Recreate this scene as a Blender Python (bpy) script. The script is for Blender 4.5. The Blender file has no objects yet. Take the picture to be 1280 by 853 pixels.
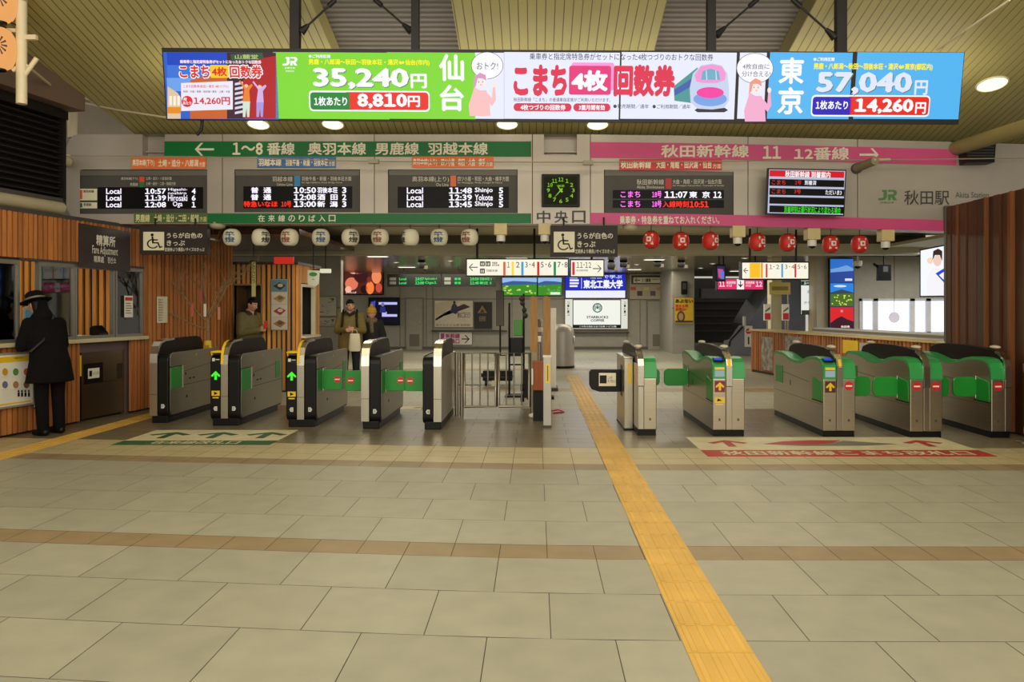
import bpy, bmesh, math, random, re
from mathutils import Vector, Matrix, Quaternion
R = random.Random(7)
S = bpy.context.scene
COL = S.collection

# ------------------------------------------------------------------ camera, world, exposure, lights
FPX, VX, HY, EYE = 980.0, 670.0, 384.0, 1.55      # focal length in px, vanishing point, eye height
cam_d = bpy.data.cameras.new('camera')
cam = bpy.data.objects.new('camera', cam_d); COL.objects.link(cam)
cam.location = (0, 0, EYE); cam.rotation_euler = (math.pi/2, 0, 0)
cam_d.sensor_fit = 'HORIZONTAL'; cam_d.sensor_width = 36
cam_d.lens = FPX/1280*36
cam_d.shift_x = -(VX-640)/1280
cam_d.shift_y = (HY-426.5)/1280
cam_d.clip_start = 0.05; cam_d.clip_end = 200
S.camera = cam
S.view_settings.view_transform = 'Standard'
try: S.view_settings.look = 'None'
except Exception: pass
S.view_settings.gamma = 1.0
S.view_settings.use_curve_mapping = False
S.view_settings.exposure = 0.0
W = bpy.data.worlds.new('world'); S.world = W; W.use_nodes = True
W.node_tree.nodes['Background'].inputs[0].default_value = (1.0, 0.93, 0.78, 1)
W.node_tree.nodes['Background'].inputs[1].default_value = 0.55
def area(name, loc, sx, sy, power, col=(1, .86, .58), rot=(0, 0, 0)):
    d = bpy.data.lights.new(name, 'AREA'); d.shape = 'RECTANGLE'; d.size = sx; d.size_y = sy
    d.energy = power; d.color = col
    o = bpy.data.objects.new(name, d); COL.objects.link(o); o.location = loc; o.rotation_euler = rot
    return o
WARM = (1, .91, .72)
area('added_front_fill', (0, -3.6, 3.4), 13, 5, 430, (1, .94, .80), (math.pi/2, 0, 0))  # unseen fill added behind the camera to brighten fascia and gate fronts
area('hall_light', (0, 1.5, 6.2), 9, 3, 250, WARM)
area('hall_light', (0, 6.0, 5.2), 9, 1.6, 130, WARM)
area('added_ceiling_fill', (0, 2.6, 3.3), 12, 1.0, 340, (1, .94, .76), (math.radians(140), 0, 0))  # added upward fill that lifts the olive ceiling, no fitting of the hall
area('added_strip_fill', (0.4, 9.5, 3.92), 10, .15, 55, (1, .93, .74), (math.radians(156), 0, 0))  # strip added out of sight behind the big screen to brighten the ceiling there
area('gate_light', (-3.2, 13.6, 2.95), 4, .5, 70, WARM)
area('gate_light', (3.2, 13.6, 2.95), 4, .5, 70, WARM)
area('concourse_light', (-3.0, 20.5, 2.74), 5, 1.2, 110, (1, .91, .74))
area('concourse_light', (3.0, 20.5, 2.74), 5, 1.2, 110, (1, .91, .74))
area('concourse_light', (0.0, 25.5, 2.74), 9, 1.2, 170, (1, .91, .74))
area('office_light', (-7.9, 10.8, 2.6), 1.2, 2.2, 22, (1, .86, .6))
area('side_room_light', (9.3, 16.5, 2.7), 2.5, 2.5, 130, (.95, .95, 1))

# ------------------------------------------------------------------ materials
def lin(c):
    return tuple(((v/255)/12.92 if v/255 <= .04045 else ((v/255+.055)/1.055)**2.4) for v in c)
MC = {}
def mat(key, rgb=None, rough=.55, metal=0.0, noise=.05, scale=6.0, bump=0.0, emit=0.0, spec=.5, island=0.0, coat=0.0):
    if key in MC: return MC[key]
    m = bpy.data.materials.new(key); m.use_nodes = True; MC[key] = m
    nt = m.node_tree; b = nt.nodes['Principled BSDF']
    c = lin(rgb)
    b.inputs['Roughness'].default_value = rough; b.inputs['Metallic'].default_value = metal
    b.inputs['Specular IOR Level'].default_value = spec
    b.inputs['Coat Weight'].default_value = coat
    if emit > 0:
        b.inputs['Base Color'].default_value = tuple(x*.02 for x in c)+(1,); b.inputs['Specular IOR Level'].default_value = .15
        b.inputs['Emission Color'].default_value = c+(1,); b.inputs['Emission Strength'].default_value = emit
        return m
    tc = nt.nodes.new('ShaderNodeTexCoord')
    n = nt.nodes.new('ShaderNodeTexNoise'); n.inputs['Scale'].default_value = scale; n.inputs['Detail'].default_value = 4
    nt.links.new(tc.outputs['Object'], n.inputs['Vector'])
    r = nt.nodes.new('ShaderNodeValToRGB')
    r.color_ramp.elements[0].position = .3; r.color_ramp.elements[1].position = .7
    r.color_ramp.elements[0].color = tuple(x*(1-noise) for x in c)+(1,)
    r.color_ramp.elements[1].color = tuple(min(1, x*(1+noise)) for x in c)+(1,)
    nt.links.new(n.outputs['Fac'], r.inputs['Fac'])
    out = r.outputs['Color']
    if island > 0:
        g = nt.nodes.new('ShaderNodeNewGeometry')
        mr = nt.nodes.new('ShaderNodeMapRange'); mr.inputs['To Min'].default_value = 1-island; mr.inputs['To Max'].default_value = 1+island
        nt.links.new(g.outputs['Random Per Island'], mr.inputs['Value'])
        mx = nt.nodes.new('ShaderNodeVectorMath'); mx.operation = 'SCALE'
        nt.links.new(out, mx.inputs[0]); nt.links.new(mr.outputs['Result'], mx.inputs['Scale'])
        out = mx.outputs['Vector']
    nt.links.new(out, b.inputs['Base Color'])
    if bump > 0:
        bp = nt.nodes.new('ShaderNodeBump'); bp.inputs['Strength'].default_value = bump; bp.inputs['Distance'].default_value = .01
        nt.links.new(n.outputs['Fac'], bp.inputs['Height']); nt.links.new(bp.outputs['Normal'], b.inputs['Normal'])
    return m
def wood(key, rgb, island=.3, rough=.55):
    """timber: vertical grain by stretched noise, tone differs from board to board"""
    if key in MC: return MC[key]
    m = mat(key, rgb, rough, noise=.18, scale=1.0, island=island)
    nt = m.node_tree
    n = [x for x in nt.nodes if x.type == 'TEX_NOISE'][0]; tc = [x for x in nt.nodes if x.type == 'TEX_COORD'][0]
    mp = nt.nodes.new('ShaderNodeMapping'); mp.inputs['Scale'].default_value = (60, 60, 2.5)
    nt.links.new(tc.outputs['Object'], mp.inputs['Vector']); nt.links.new(mp.outputs['Vector'], n.inputs['Vector'])
    return m
def brushed(key, rgb, rough=.34, horizontal=True):
    """brushed stainless steel"""
    if key in MC: return MC[key]
    m = mat(key, rgb, rough, 1.0, noise=.07, scale=1.0)
    nt = m.node_tree
    n = [x for x in nt.nodes if x.type == 'TEX_NOISE'][0]; tc = [x for x in nt.nodes if x.type == 'TEX_COORD'][0]
    mp = nt.nodes.new('ShaderNodeMapping'); mp.inputs['Scale'].default_value = (3, 3, 140) if horizontal else (140, 140, 3)
    nt.links.new(tc.outputs['Object'], mp.inputs['Vector']); nt.links.new(mp.outputs['Vector'], n.inputs['Vector'])
    return m
def stripe(key, rgb, dark, pitch, width, axis, rough=.5, metal=0.0, wave=False):
    """sheet with grooves: axis 0/1/2 of the object's own coordinates"""
    if key in MC: return MC[key]
    m = bpy.data.materials.new(key); m.use_nodes = True; MC[key] = m
    nt = m.node_tree; b = nt.nodes['Principled BSDF']
    b.inputs['Roughness'].default_value = rough; b.inputs['Metallic'].default_value = metal
    tc = nt.nodes.new('ShaderNodeTexCoord'); sp = nt.nodes.new('ShaderNodeSeparateXYZ')
    nt.links.new(tc.outputs['Object'], sp.inputs[0])
    d = nt.nodes.new('ShaderNodeMath'); d.operation = 'DIVIDE'; d.inputs[1].default_value = pitch
    nt.links.new(sp.outputs[axis], d.inputs[0])
    fr = nt.nodes.new('ShaderNodeMath'); fr.operation = 'FRACT'; nt.links.new(d.outputs[0], fr.inputs[0])
    r = nt.nodes.new('ShaderNodeValToRGB')
    e = r.color_ramp.elements
    if wave:
        e[0].position = 0; e[1].position = 1; e[0].color = (0, 0, 0, 1); e[1].color = (0, 0, 0, 1)
        k = r.color_ramp.elements.new(.5); k.color = (1, 1, 1, 1)
    else:
        e[0].position = width*.6; e[1].position = width; e[0].color = (0, 0, 0, 1); e[1].color = (1, 1, 1, 1)
    nt.links.new(fr.outputs[0], r.inputs['Fac'])
    n = nt.nodes.new('ShaderNodeTexNoise'); n.inputs['Scale'].default_value = 1.3; n.inputs['Detail'].default_value = 3
    nt.links.new(tc.outputs['Object'], n.inputs['Vector'])
    mx = nt.nodes.new('ShaderNodeMix'); mx.data_type = 'RGBA'
    mx.inputs['A'].default_value = lin(dark)+(1,); mx.inputs['B'].default_value = lin(rgb)+(1,)
    nt.links.new(r.outputs['Color'], mx.inputs['Factor'])
    hs = nt.nodes.new('ShaderNodeHueSaturation')
    mr = nt.nodes.new('ShaderNodeMapRange'); mr.inputs['To Min'].default_value = .9; mr.inputs['To Max'].default_value = 1.1
    nt.links.new(n.outputs['Fac'], mr.inputs['Value']); nt.links.new(mr.outputs['Result'], hs.inputs['Value'])
    nt.links.new(mx.outputs['Result'], hs.inputs['Color']); nt.links.new(hs.outputs['Color'], b.inputs['Base Color'])
    bp = nt.nodes.new('ShaderNodeBump'); bp.inputs['Strength'].default_value = .6; bp.inputs['Distance'].default_value = .01
    nt.links.new(r.outputs['Color'], bp.inputs['Height']); nt.links.new(bp.outputs['Normal'], b.inputs['Normal'])
    return m
def glass(key, tint=(255, 255, 255), fac=.12):
    if key in MC: return MC[key]
    m = bpy.data.materials.new(key); m.use_nodes = True; MC[key] = m
    nt = m.node_tree; nt.nodes.remove(nt.nodes['Principled BSDF'])
    t = nt.nodes.new('ShaderNodeBsdfTransparent'); t.inputs[0].default_value = lin(tint)+(1,)
    g = nt.nodes.new('ShaderNodeBsdfGlossy'); g.inputs['Roughness'].default_value = .03
    f = nt.nodes.new('ShaderNodeFresnel'); f.inputs[0].default_value = 1.5
    a = nt.nodes.new('ShaderNodeMath'); a.operation = 'ADD'; a.inputs[1].default_value = fac*.4; a.use_clamp = True
    nt.links.new(f.outputs[0], a.inputs[0])
    mx = nt.nodes.new('ShaderNodeMixShader')
    nt.links.new(a.outputs[0], mx.inputs[0]); nt.links.new(t.outputs[0], mx.inputs[1]); nt.links.new(g.outputs[0], mx.inputs[2])
    nt.links.new(mx.outputs[0], nt.nodes['Material Output'].inputs[0])
    return m
def paint(rgb, rough=.5):                # plain coloured surface
    return mat('paint_%d_%d_%d' % rgb, rgb, rough)
def glow(rgb, e=1.0):                    # lit screen or sign colour
    return mat('lit_%d_%d_%d_%d' % (rgb+(int(e*100),)), rgb, .35, emit=e)

# ------------------------------------------------------------------ mesh builder
class MB:
    def __init__(s): s.v = []; s.f = []; s.mi = []; s.mats = []; s.sm = []
    def add(s, vs, fs, m, smooth=False):
        if m not in s.mats: s.mats.append(m)
        k = s.mats.index(m); o = len(s.v)
        s.v += [tuple(p) for p in vs]
        for f in fs: s.f.append(tuple(i+o for i in f)); s.mi.append(k); s.sm.append(smooth)
    def box(s, x0, x1, y0, y1, z0, z1, m):
        x0, x1 = sorted((x0, x1)); y0, y1 = sorted((y0, y1)); z0, z1 = sorted((z0, z1))
        s.add([(x0,y0,z0),(x1,y0,z0),(x1,y1,z0),(x0,y1,z0),(x0,y0,z1),(x1,y0,z1),(x1,y1,z1),(x0,y1,z1)],
              [(0,3,2,1),(4,5,6,7),(0,1,5,4),(1,2,6,5),(2,3,7,6),(3,0,4,7)], m)
    def prism(s, pts, axis, a, b, m):
        n = len(pts)
        def mk(p, t):
            return {'x': (t, p[0], p[1]), 'y': (p[0], t, p[1]), 'z': (p[0], p[1], t)}[axis]
        vs = [mk(p, a) for p in pts]+[mk(p, b) for p in pts]
        fs = [tuple(range(n))[::-1], tuple(range(n, 2*n))]+[(i, (i+1) % n, (i+1) % n+n, i+n) for i in range(n)]
        s.add(vs, fs, m)
    def loft(s, rings, m, smooth=True, caps=True, closed=True):
        n = len(rings[0]); vs = [p for r in rings for p in r]; fs = []
        for k in range(len(rings)-1):
            for i in range(n if closed else n-1):
                j = (i+1) % n
                fs.append((k*n+i, k*n+j, (k+1)*n+j, (k+1)*n+i))
        s.add(vs, fs, m, smooth)
        if caps:
            s.add(rings[0], [tuple(range(n))[::-1]], m); s.add(rings[-1], [tuple(range(n))], m)
    def tube(s, path, r, m, seg=8, caps=True):
        path = [Vector(p) for p in path]; rr = r if isinstance(r, (list, tuple)) else [r]*len(path)
        rings = []; up = None
        for i, p in enumerate(path):
            d = (path[min(i+1, len(path)-1)]-path[max(i-1, 0)])
            d = d.normalized() if d.length > 1e-9 else Vector((0, 0, 1))
            if up is None:
                up = Vector((0, 0, 1)) if abs(d.z) < .9 else Vector((1, 0, 0))
            a = d.cross(up)
            if a.length < 1e-4: a = d.cross(Vector((0, 1, 0)))
            a.normalize(); b = a.cross(d).normalized(); up = b
            rings.append([p+(a*math.cos(2*math.pi*k/seg)+b*math.sin(2*math.pi*k/seg))*rr[i] for k in range(seg)])
        s.loft(rings, m, True, caps)
    def lathe(s, prof, c, m, seg=20, axis='z', smooth=True, caps=True):
        c = Vector(c); rings = []
        for r, h in prof:
            ring = []
            for k in range(seg):
                t = 2*math.pi*k/seg; a, b = r*math.cos(t), r*math.sin(t)
                ring.append(c+Vector({'z': (a, b, h), 'y': (a, h, b), 'x': (h, a, b)}[axis]))
            rings.append(ring)
        s.loft(rings, m, smooth, caps)
    def ball(s, c, rad, m, seg=16, rings=10, rot=None):
        c = Vector(c); rad = Vector(rad if hasattr(rad, '__len__') else (rad,)*3); rr = []
        for i in range(rings+1):
            t = math.pi*i/rings; ring = []
            for k in range(seg):
                p = 2*math.pi*k/seg
                q = Vector((rad.x*max(1e-4, math.sin(t))*math.cos(p), rad.y*max(1e-4, math.sin(t))*math.sin(p), -rad.z*math.cos(t)))
                if rot is not None: q = rot @ q
                ring.append(c+q)
            rr.append(ring)
        s.loft(rr, m)
    def build(s, name, parent=None, bevel=0, matrix=None):
        me = bpy.data.meshes.new(name); me.from_pydata(s.v, [], s.f)
        for m in s.mats: me.materials.append(m)
        me.polygons.foreach_set('material_index', s.mi); me.polygons.foreach_set('use_smooth', s.sm)
        me.update()
        bm = bmesh.new(); bm.from_mesh(me); bmesh.ops.recalc_face_normals(bm, faces=bm.faces); bm.to_mesh(me); bm.free()
        o = bpy.data.objects.new(name, me); COL.objects.link(o)
        if parent: o.parent = parent
        if matrix is not None: o.matrix_world = matrix
        if bevel:
            b = o.modifiers.new('bevel', 'BEVEL'); b.width = bevel; b.segments = 2; b.limit_method = 'ANGLE'; b.angle_limit = .6
        return o
def tag(o, label, cat, group=None):
    o['label'] = label; o['category'] = cat
    if group: o['group'] = group
    return o
def struct(o): o['kind'] = 'structure'; return o
def thing(name, label, cat, loc=(0, 0, 0), rotz=0, group=None):
    o = bpy.data.objects.new(name, None); COL.objects.link(o); o.empty_display_size = .1
    o.location = loc; o.rotation_euler = (0, 0, rotz)
    return tag(o, label, cat, group)
def rrect(x0, x1, z0, z1, r, n=4):
    out = []
    for cx, cz, a in ((x1-r, z1-r, 0), (x0+r, z1-r, 90), (x0+r, z0+r, 180), (x1-r, z0+r, 270)):
        for k in range(n+1):
            t = math.radians(a+90*k/n); out.append((cx+r*math.cos(t), cz+r*math.sin(t)))
    return out
def P(px, py, Y):                        # a point of the place at depth Y seen at pixel (px, py)
    return Vector(((px-VX)*Y/FPX, Y, EYE+(HY-py)*Y/FPX))
def floorY(py): return EYE*FPX/(py-HY)

# ------------------------------------------------------------------ lettering
TC = {}
def text_mesh(body, bold=0.0):
    k = (body, bold)
    if k not in TC:
        def outline(txt):
            cu = bpy.data.curves.new('t', 'FONT'); cu.body = txt; cu.resolution_u = 2
            o = bpy.data.objects.new('t', cu); COL.objects.link(o)
            bpy.context.view_layer.update()
            me = bpy.data.meshes.new_from_object(o)
            vs = [(v.co.x, v.co.y) for v in me.vertices]; fs = [tuple(p.vertices) for p in me.polygons]
            bpy.data.objects.remove(o); bpy.data.curves.remove(cu); bpy.data.meshes.remove(me)
            return vs, fs
        if '1' in body and '\n' not in body:   # figure one with a flag and foot, set among the other figures
            vs, fs, x = [], [], 0.0
            one, onef = outline('\uff11'); a0 = min(p[0] for p in one); a1 = max(p[0] for p in one); b0 = min(p[1] for p in one); b1 = max(p[1] for p in one); kk = .7/(b1-b0)
            for seg in re.split('(1)', body):
                if not seg: continue
                if seg == '1': v2, f2 = [((p[0]-a0)*kk, (p[1]-b0)*kk) for p in one], onef
                else: v2, f2 = outline(seg)
                if not v2: x += .25*len(seg); continue
                m0 = min(p[0] for p in v2); m1 = max(p[0] for p in v2); n = len(vs)
                vs += [(p[0]-m0+x, p[1]) for p in v2]; fs += [tuple(q+n for q in f) for f in f2]; x += m1-m0+.09
        else: vs, fs = outline(body)
        if not vs: vs = [(0, 0), (1, 0), (0, 1)]; fs = []
        x0 = min(p[0] for p in vs); x1 = max(p[0] for p in vs); y0 = min(p[1] for p in vs); y1 = max(p[1] for p in vs)
        if bold > 0:                     # heavier strokes: the same outlines set side by side
            base, fb_ = list(vs), list(fs); n = len(base)
            offs = [(bold, 0), (-bold, 0), (0, bold), (0, -bold)] if bold < .05 else [(bold*math.cos(a*math.pi/4), bold*math.sin(a*math.pi/4)) for a in range(8)]
            for i, (ox, oy) in enumerate(offs):
                vs += [(p[0]+ox, p[1]+oy) for p in base]; fs += [tuple(q+n*(i+1) for q in f) for f in fb_]
            x0 -= bold; x1 += bold; y0 -= bold; y1 += bold
        TC[k] = ([((p[0]-x0)/max(1e-6, x1-x0), (p[1]-y0)/max(1e-6, y1-y0)) for p in vs], fs, (x1-x0)/max(1e-6, y1-y0))
    return TC[k][:2]
def layer(body, bold, i):                # the side-by-side outlines lie a hair apart in depth
    n = len(TC[body, bold][0]); k = 1 if bold <= 0 else (5 if bold < .05 else 9)
    return (i//max(1, n//k))*.00025
def aspect(body, bold): return TC[body, bold][2]

# ------------------------------------------------------------------ planes of the place and boards on them
class Frame:
    def __init__(s, O, U, V):
        s.O = Vector(O); s.U = Vector(U).normalized(); s.V = Vector(V).normalized(); s.N = s.U.cross(s.V).normalized()
    def uv(s, px, py):
        C = Vector((0, 0, EYE)); d = Vector(((px-VX)/FPX, 1, (HY-py)/FPX))
        t = (s.O-C).dot(s.N)/d.dot(s.N); p = C+d*t-s.O
        return p.dot(s.U), p.dot(s.V)
    def mtx(s, u=0, v=0):
        M = Matrix.Identity(4); p = s.O+s.U*u+s.V*v
        for i in range(3): M[i][0] = s.U[i]; M[i][1] = -s.N[i]; M[i][2] = s.V[i]; M[i][3] = p[i]
        return M
def FY(Y): return Frame((0, Y, 0), (1, 0, 0), (0, 0, 1))
class Board:
    """a flat thing on a plane; rect in photo pixels, n = distance in front of the plane"""
    def __init__(s, name, label, cat, fr, rect, group=None, structure=False):
        s.fr = fr; a = fr.uv(rect[0], rect[3]); b = fr.uv(rect[2], rect[1])
        s.u0 = (a[0]+b[0])/2; s.v0 = min(a[1], b[1]); s.parts = {}
        s.root = bpy.data.objects.new(name, None); COL.objects.link(s.root); s.root.empty_display_size = .1
        s.root.matrix_world = fr.mtx(s.u0, s.v0)
        if structure: s.root['kind'] = 'structure'
        else: tag(s.root, label, cat, group)
    def q(s, px, py):
        u, v = s.fr.uv(px, py); return u-s.u0, v-s.v0
    def mb(s, part):
        return s.parts.setdefault(part, MB())
    def rect(s, part, r, m, n0=0.0, n1=.01):
        (a, d), (b, c) = s.q(r[0], r[3]), s.q(r[2], r[1])
        s.mb(part).box(a, b, -n1, -n0, d, c, m)
    def rrect(s, part, r, m, n0, n1, rad=3):
        (a, d), (b, c) = s.q(r[0], r[3]), s.q(r[2], r[1])
        a, b = min(a, b), max(a, b)
        k = rad*abs(b-a)/max(1e-6, abs(r[2]-r[0]))
        s.mb(part).prism(rrect(a, b, d, c, k), 'y', -n1, -n0, m)
    def poly(s, part, pts, m, n0, n1):
        s.mb(part).prism([s.q(*p) for p in pts], 'y', -n1, -n0, m)
    def disc(s, part, cx, cy, rx, ry, m, n0, n1, seg=24):
        s.poly(part, [(cx+rx*math.cos(2*math.pi*k/seg), cy-ry*math.sin(2*math.pi*k/seg)) for k in range(seg)], m, n0, n1)
    def text(s, part, body, r, m, n, bold=0.012):
        vs, fs = text_mesh(body, bold)
        (a, d), (b, c) = s.q(r[0], r[3]), s.q(r[2], r[1])
        st = ((b-a)/max(1e-6, c-d))/aspect(body, bold)      # keep narrow characters narrow
        lim = 1.3 if len(body) <= 2 else 1.75
        if st > lim: k = (b-a)*(1-lim/st)/2; a += k; b -= k
        nm = part if isinstance(part, str) else part[0]
        if nm not in ('heading', 'numeral', 'marking', 'emblem', 'company_mark', 'caption', 'card', 'drawing'): nm = 'lettering'
        s.tn = getattr(s, 'tn', 0)+1
        s.mb((nm, 'text', s.tn)).add([(a+(b-a)*x, -n-layer(body, bold, i), d+(c-d)*y) for i, (x, y) in enumerate(vs)], fs, m)
    def frame(s, part, r, m, w, n0, n1):
        x0, y0, x1, y1 = r
        s.rect(part, (x0, y0, x1, y0+w), m, n0, n1); s.rect(part, (x0, y1-w, x1, y1), m, n0, n1)
        s.rect(part, (x0, y0+w, x0+w, y1-w), m, n0, n1); s.rect(part, (x1-w, y0+w, x1, y1-w), m, n0, n1)
    def done(s, labels=None, bevel=None):
        for k, m in s.parts.items():
            nm = k if isinstance(k, str) else k[0]
            o = m.build(nm, s.root, bevel=(bevel or {}).get(nm, 0))
            if labels and k in labels: o['label'] = labels[k]
        return s.root

# shared materials
STEEL = brushed('brushed steel', (150, 143, 124)); STEELV = brushed('brushed steel upright', (186, 180, 165), .28, False)
CHROME = mat('polished steel', (200, 194, 182), .2, 1.0)
BLACKP = mat('black plastic', (15, 14, 13), .4, spec=.25); BLACKM = mat('black metal', (24, 21, 20), .5, spec=.25)
DARKG = mat('dark grey panel', (74, 71, 68), .5, spec=.2); WHITE = paint((232, 228, 214)); CREAM = paint((226, 218, 190))
GREENP = mat('green plastic', (24, 140, 52), .35, noise=.03); YEL = paint((232, 190, 30), .45); RED = paint((200, 30, 34), .45)
GREYW = mat('grey wall panel', (158, 154, 142), .5); BEIGE = paint((205, 196, 160))
FASC = mat('pale metal cladding', (163, 154, 143), .38, .25, noise=.05, scale=2)
# ------------------------------------------------------------------ floor
def warp(x): return -.11*.5*(x-math.sqrt(x*x+.6))-.11*.5*math.sqrt(.6)*0
TILE = mat('pale stone tile', (161, 158, 138), .42, noise=.07, scale=5, island=.05)
TILEB = mat('brown stone tile', (148, 128, 96), .42, noise=.08, scale=5, island=.06)
TILEL = mat('light small tile', (186, 172, 132), .42, noise=.06, scale=5, island=.05)
TILED = mat('dark small tile', (118, 108, 86), .3, noise=.08, scale=5, island=.07)
GROUT = mat('dark grout', (84, 78, 64), .8)
fb = MB()
fb.box(-14, 14, -4, 40, -.3, -.004, GROUT)
rows = []
y = 4.79
ph = [.37]
k = 0
# rows towards the viewer
yy = 4.79; par = 1
while yy > -3.5:
    rows.append((yy-.585, yy, TILE, .6, .07+.3*par)); yy -= .585; par = 1-par
rows.append((4.79, 5.06, TILEB, .3, .07))
yy = 5.06; par = 0
for h in (.57, .585, .59, .63):
    rows.append((yy, yy+h, TILE, .6, .07+.3*par)); yy += h; par = 1-par
rows.append((yy, yy+.27, TILEB, .3, .07)); yy += .27
while yy < 8.55: rows.append((yy, yy+.3, TILEL, .3, .07)); yy += .3
while yy < 11.7: rows.append((yy, yy+.3, TILED, .6, .07+.3*par)); yy += .3; par = 1-par
while yy < 38:
    rows.append((yy, yy+.6, TILEB if int(yy) in (14, 19) and yy % 1 < .6 else TILE, .6, .07+.3*par)); yy += .6; par = 1-par
G = .0022
for a, b, m, w, off in rows:
    n0 = int((-9-off)/w)-1
    for i in range(n0, int((11-off)/w)+1):
        x0, x1 = off+i*w+G, off+(i+1)*w-G
        fade = 1 if b < 16 else 0
        fb.add([(x0, a+G+warp(x0)*fade, 0), (x1, a+G+warp(x1)*fade, 0), (x1, b-G+warp(x1)*fade, 0), (x0, b-G+warp(x0)*fade, 0)], [(0, 1, 2, 3)], m)
struct(fb.build('floor'))

# tactile paving: raised bars on yellow tiles
TACT = mat('yellow tactile tile', (214, 170, 80), .5, noise=.1, scale=3, island=.06)
def tactile(name, label, x0, y0, n, w=.3, rot=0):
    m = MB()
    for i in range(n):
        ya = i*w
        m.box(.002, w-.002, ya+.002, ya+w-.002, 0, .004, TACT)
        for k in range(4):
            c = w*(k+.5)/4
            m.prism([(c-.017, .003), (c+.017, .003), (c+.011, .009), (c-.011, .009)], 'y', ya+.012, ya+w-.012, TACT)
    o = m.build(name); o.location = (x0, y0, 0.0005); o.rotation_euler = (0, 0, rot)
    return tag(o, label, 'tactile paving')
tactile('tactile_paving_strip', 'long yellow tactile strip of ribbed tiles running from the foreground to the wide gate', .675, -1.0, 62)
tactile('tactile_paving_strip', 'yellow tactile strip beside the timber ticket counter wall', -5.72, 7.0, 16, rot=math.radians(-1))

# floor markings in front of the gates
FL = Frame((0, 0, .002), (1, 0, 0), (0, 1, 0))
def floor_arrow(b, part, cx, cy, s, m, n):
    # flat arrow pointing away from the viewer, local units are metres
    pts = [(cx, cy+.5*s), (cx-.55*s, cy+.08*s), (cx-.4*s, cy-.07*s), (cx-.11*s, cy+.18*s), (cx-.11*s, cy-.5*s), (cx+.11*s, cy-.5*s), (cx+.11*s, cy+.18*s), (cx+.4*s, cy-.07*s), (cx+.55*s, cy+.08*s)]
    b.add([(p[0], p[1], n) for p in pts], [tuple(range(len(pts)))], m)
def floor_text(b, body, x0, x1, y0, y1, m, n):
    vs, fs = text_mesh(body, .03)
    b.add([(x0+(x1-x0)*p[0], y0+(y1-y0)*p[1], n+layer(body, .03, i)) for i, p in enumerate(vs)], fs, m)
MATW = mat('worn white floor sheet', (214, 204, 168), .5, noise=.1, scale=4)
MATG = mat('green floor sheet', (50, 98, 62), .5); MATR = mat('red floor sheet', (176, 44, 44), .5)
t = thing('floor_sign', 'white and green floor sheet with three arrows before the left gates', 'floor marking', (-3.88, 9.33, 0))
m = MB(); m.box(-.89, .89, -.25, .53, 0, .003, MATW); m.build('sheet', t)
m = MB(); m.box(-.89, .89, -.53, -.25, 0, .003, MATG); m.build('colour_band', t)
m = MB(); floor_text(m, '在来線改札口', -.5, .5, -.49, -.29, MATW, .0045); m.build('lettering', t)
for cx in (-.55, 0.03, .62):
    m = MB(); floor_arrow(m, '', cx, .13, .46, MATG, .0045); m.build('arrow', t)
t = thing('floor_sign', 'white and red floor sheet with a train picture before the right gates', 'floor marking', (3.28, 8.72, 0))
m = MB(); m.box(-1.5, 1.5, -.24, .6, 0, .003, MATW); m.build('sheet', t)
m = MB(); m.box(-1.5, 1.5, -.6, -.24, 0, .003, MATR); m.build('colour_band', t)
m = MB(); floor_text(m, '秋田新幹線こまち改札口', -1.32, 1.33, -.54, -.3, MATW, .0045); m.build('lettering', t)
for cx in (-1.1, 1.12):
    m = MB(); floor_arrow(m, '', cx, .17, .42, MATR, .0045); m.build('arrow', t)
m = MB()
m.add([(p[0], p[1], .0045) for p in ((-.72, .12), (-.45, .3), (-.1, .38), (.25, .36), (.1, .2), (-.1, .1), (-.4, .07))], [tuple(range(7))], MATR)
m.add([(p[0], p[1], .0046) for p in ((-.7, .1), (-.4, .06), (-.1, .09), (.1, .19), (.27, .34), (.8, .12), (.4, .02), (-.3, .0))], [tuple(range(8))], paint((120, 116, 108)))
m.build('train_picture', t)
t = thing('floor_sign', 'small white and green floor sheet beyond the closed gate', 'floor marking', (-1.75, 12.0, 0))
m = MB(); m.box(-.35, .3, -.2, .2, 0, .003, MATW); m.build('sheet', t)
m = MB(); floor_arrow(m, '', .05, 0, .36, MATG, .0045); m.build('arrow', t)

# ------------------------------------------------------------------ ceiling
SL = .27
XL, XR = -6.9, 9.0
def cz(Y): return 4.14+SL*(11-Y)
CEIL = stripe('olive ceiling planks', (164, 154, 100), (104, 95, 58), .1, .13, 0, .45)
BAY = stripe('dark corrugated sheet', (122, 115, 111), (62, 57, 56), .09, .3, 1, .5, .2, True)
def slab(mb, x0, x1, y0, y1, th, m, dz=0):
    a, b = cz(y0)+dz, cz(y1)+dz
    p = q = x0
    if x0 == XL: p, q = [-6.12+.14*(min(t, 11.3)-9) for t in (y0, y1)]     # the edge follows the side wall
    mb.add([(p,y0,a),(x1,y0,a),(x1,y1,b),(q,y1,b),(p,y0,a+th),(x1,y0,a+th),(x1,y1,b+th),(q,y1,b+th)],
           [(0,3,2,1),(4,5,6,7),(0,1,5,4),(1,2,6,5),(2,3,7,6),(3,0,4,7)], m)
c = MB()
for x0, x1 in ((XL, -2.42), (-.91, 1.41), (3.0, XR)): slab(c, x0, x1, -2, 10.1, .24, CEIL)
slab(c, XL, XR, 10.1, 11.3, .24, CEIL); slab(c, XL, XR, 11.3, 13.2, .24, CEIL)
ce = struct(c.build('ceiling'))
for x0, x1 in ((-2.42, -.91), (1.41, 3.0)):
    b = MB(); slab(b, x0-.02, x1+.02, -2, 10.1, .05, BAY, .25); b.build('corrugated_bay', ce)

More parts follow.
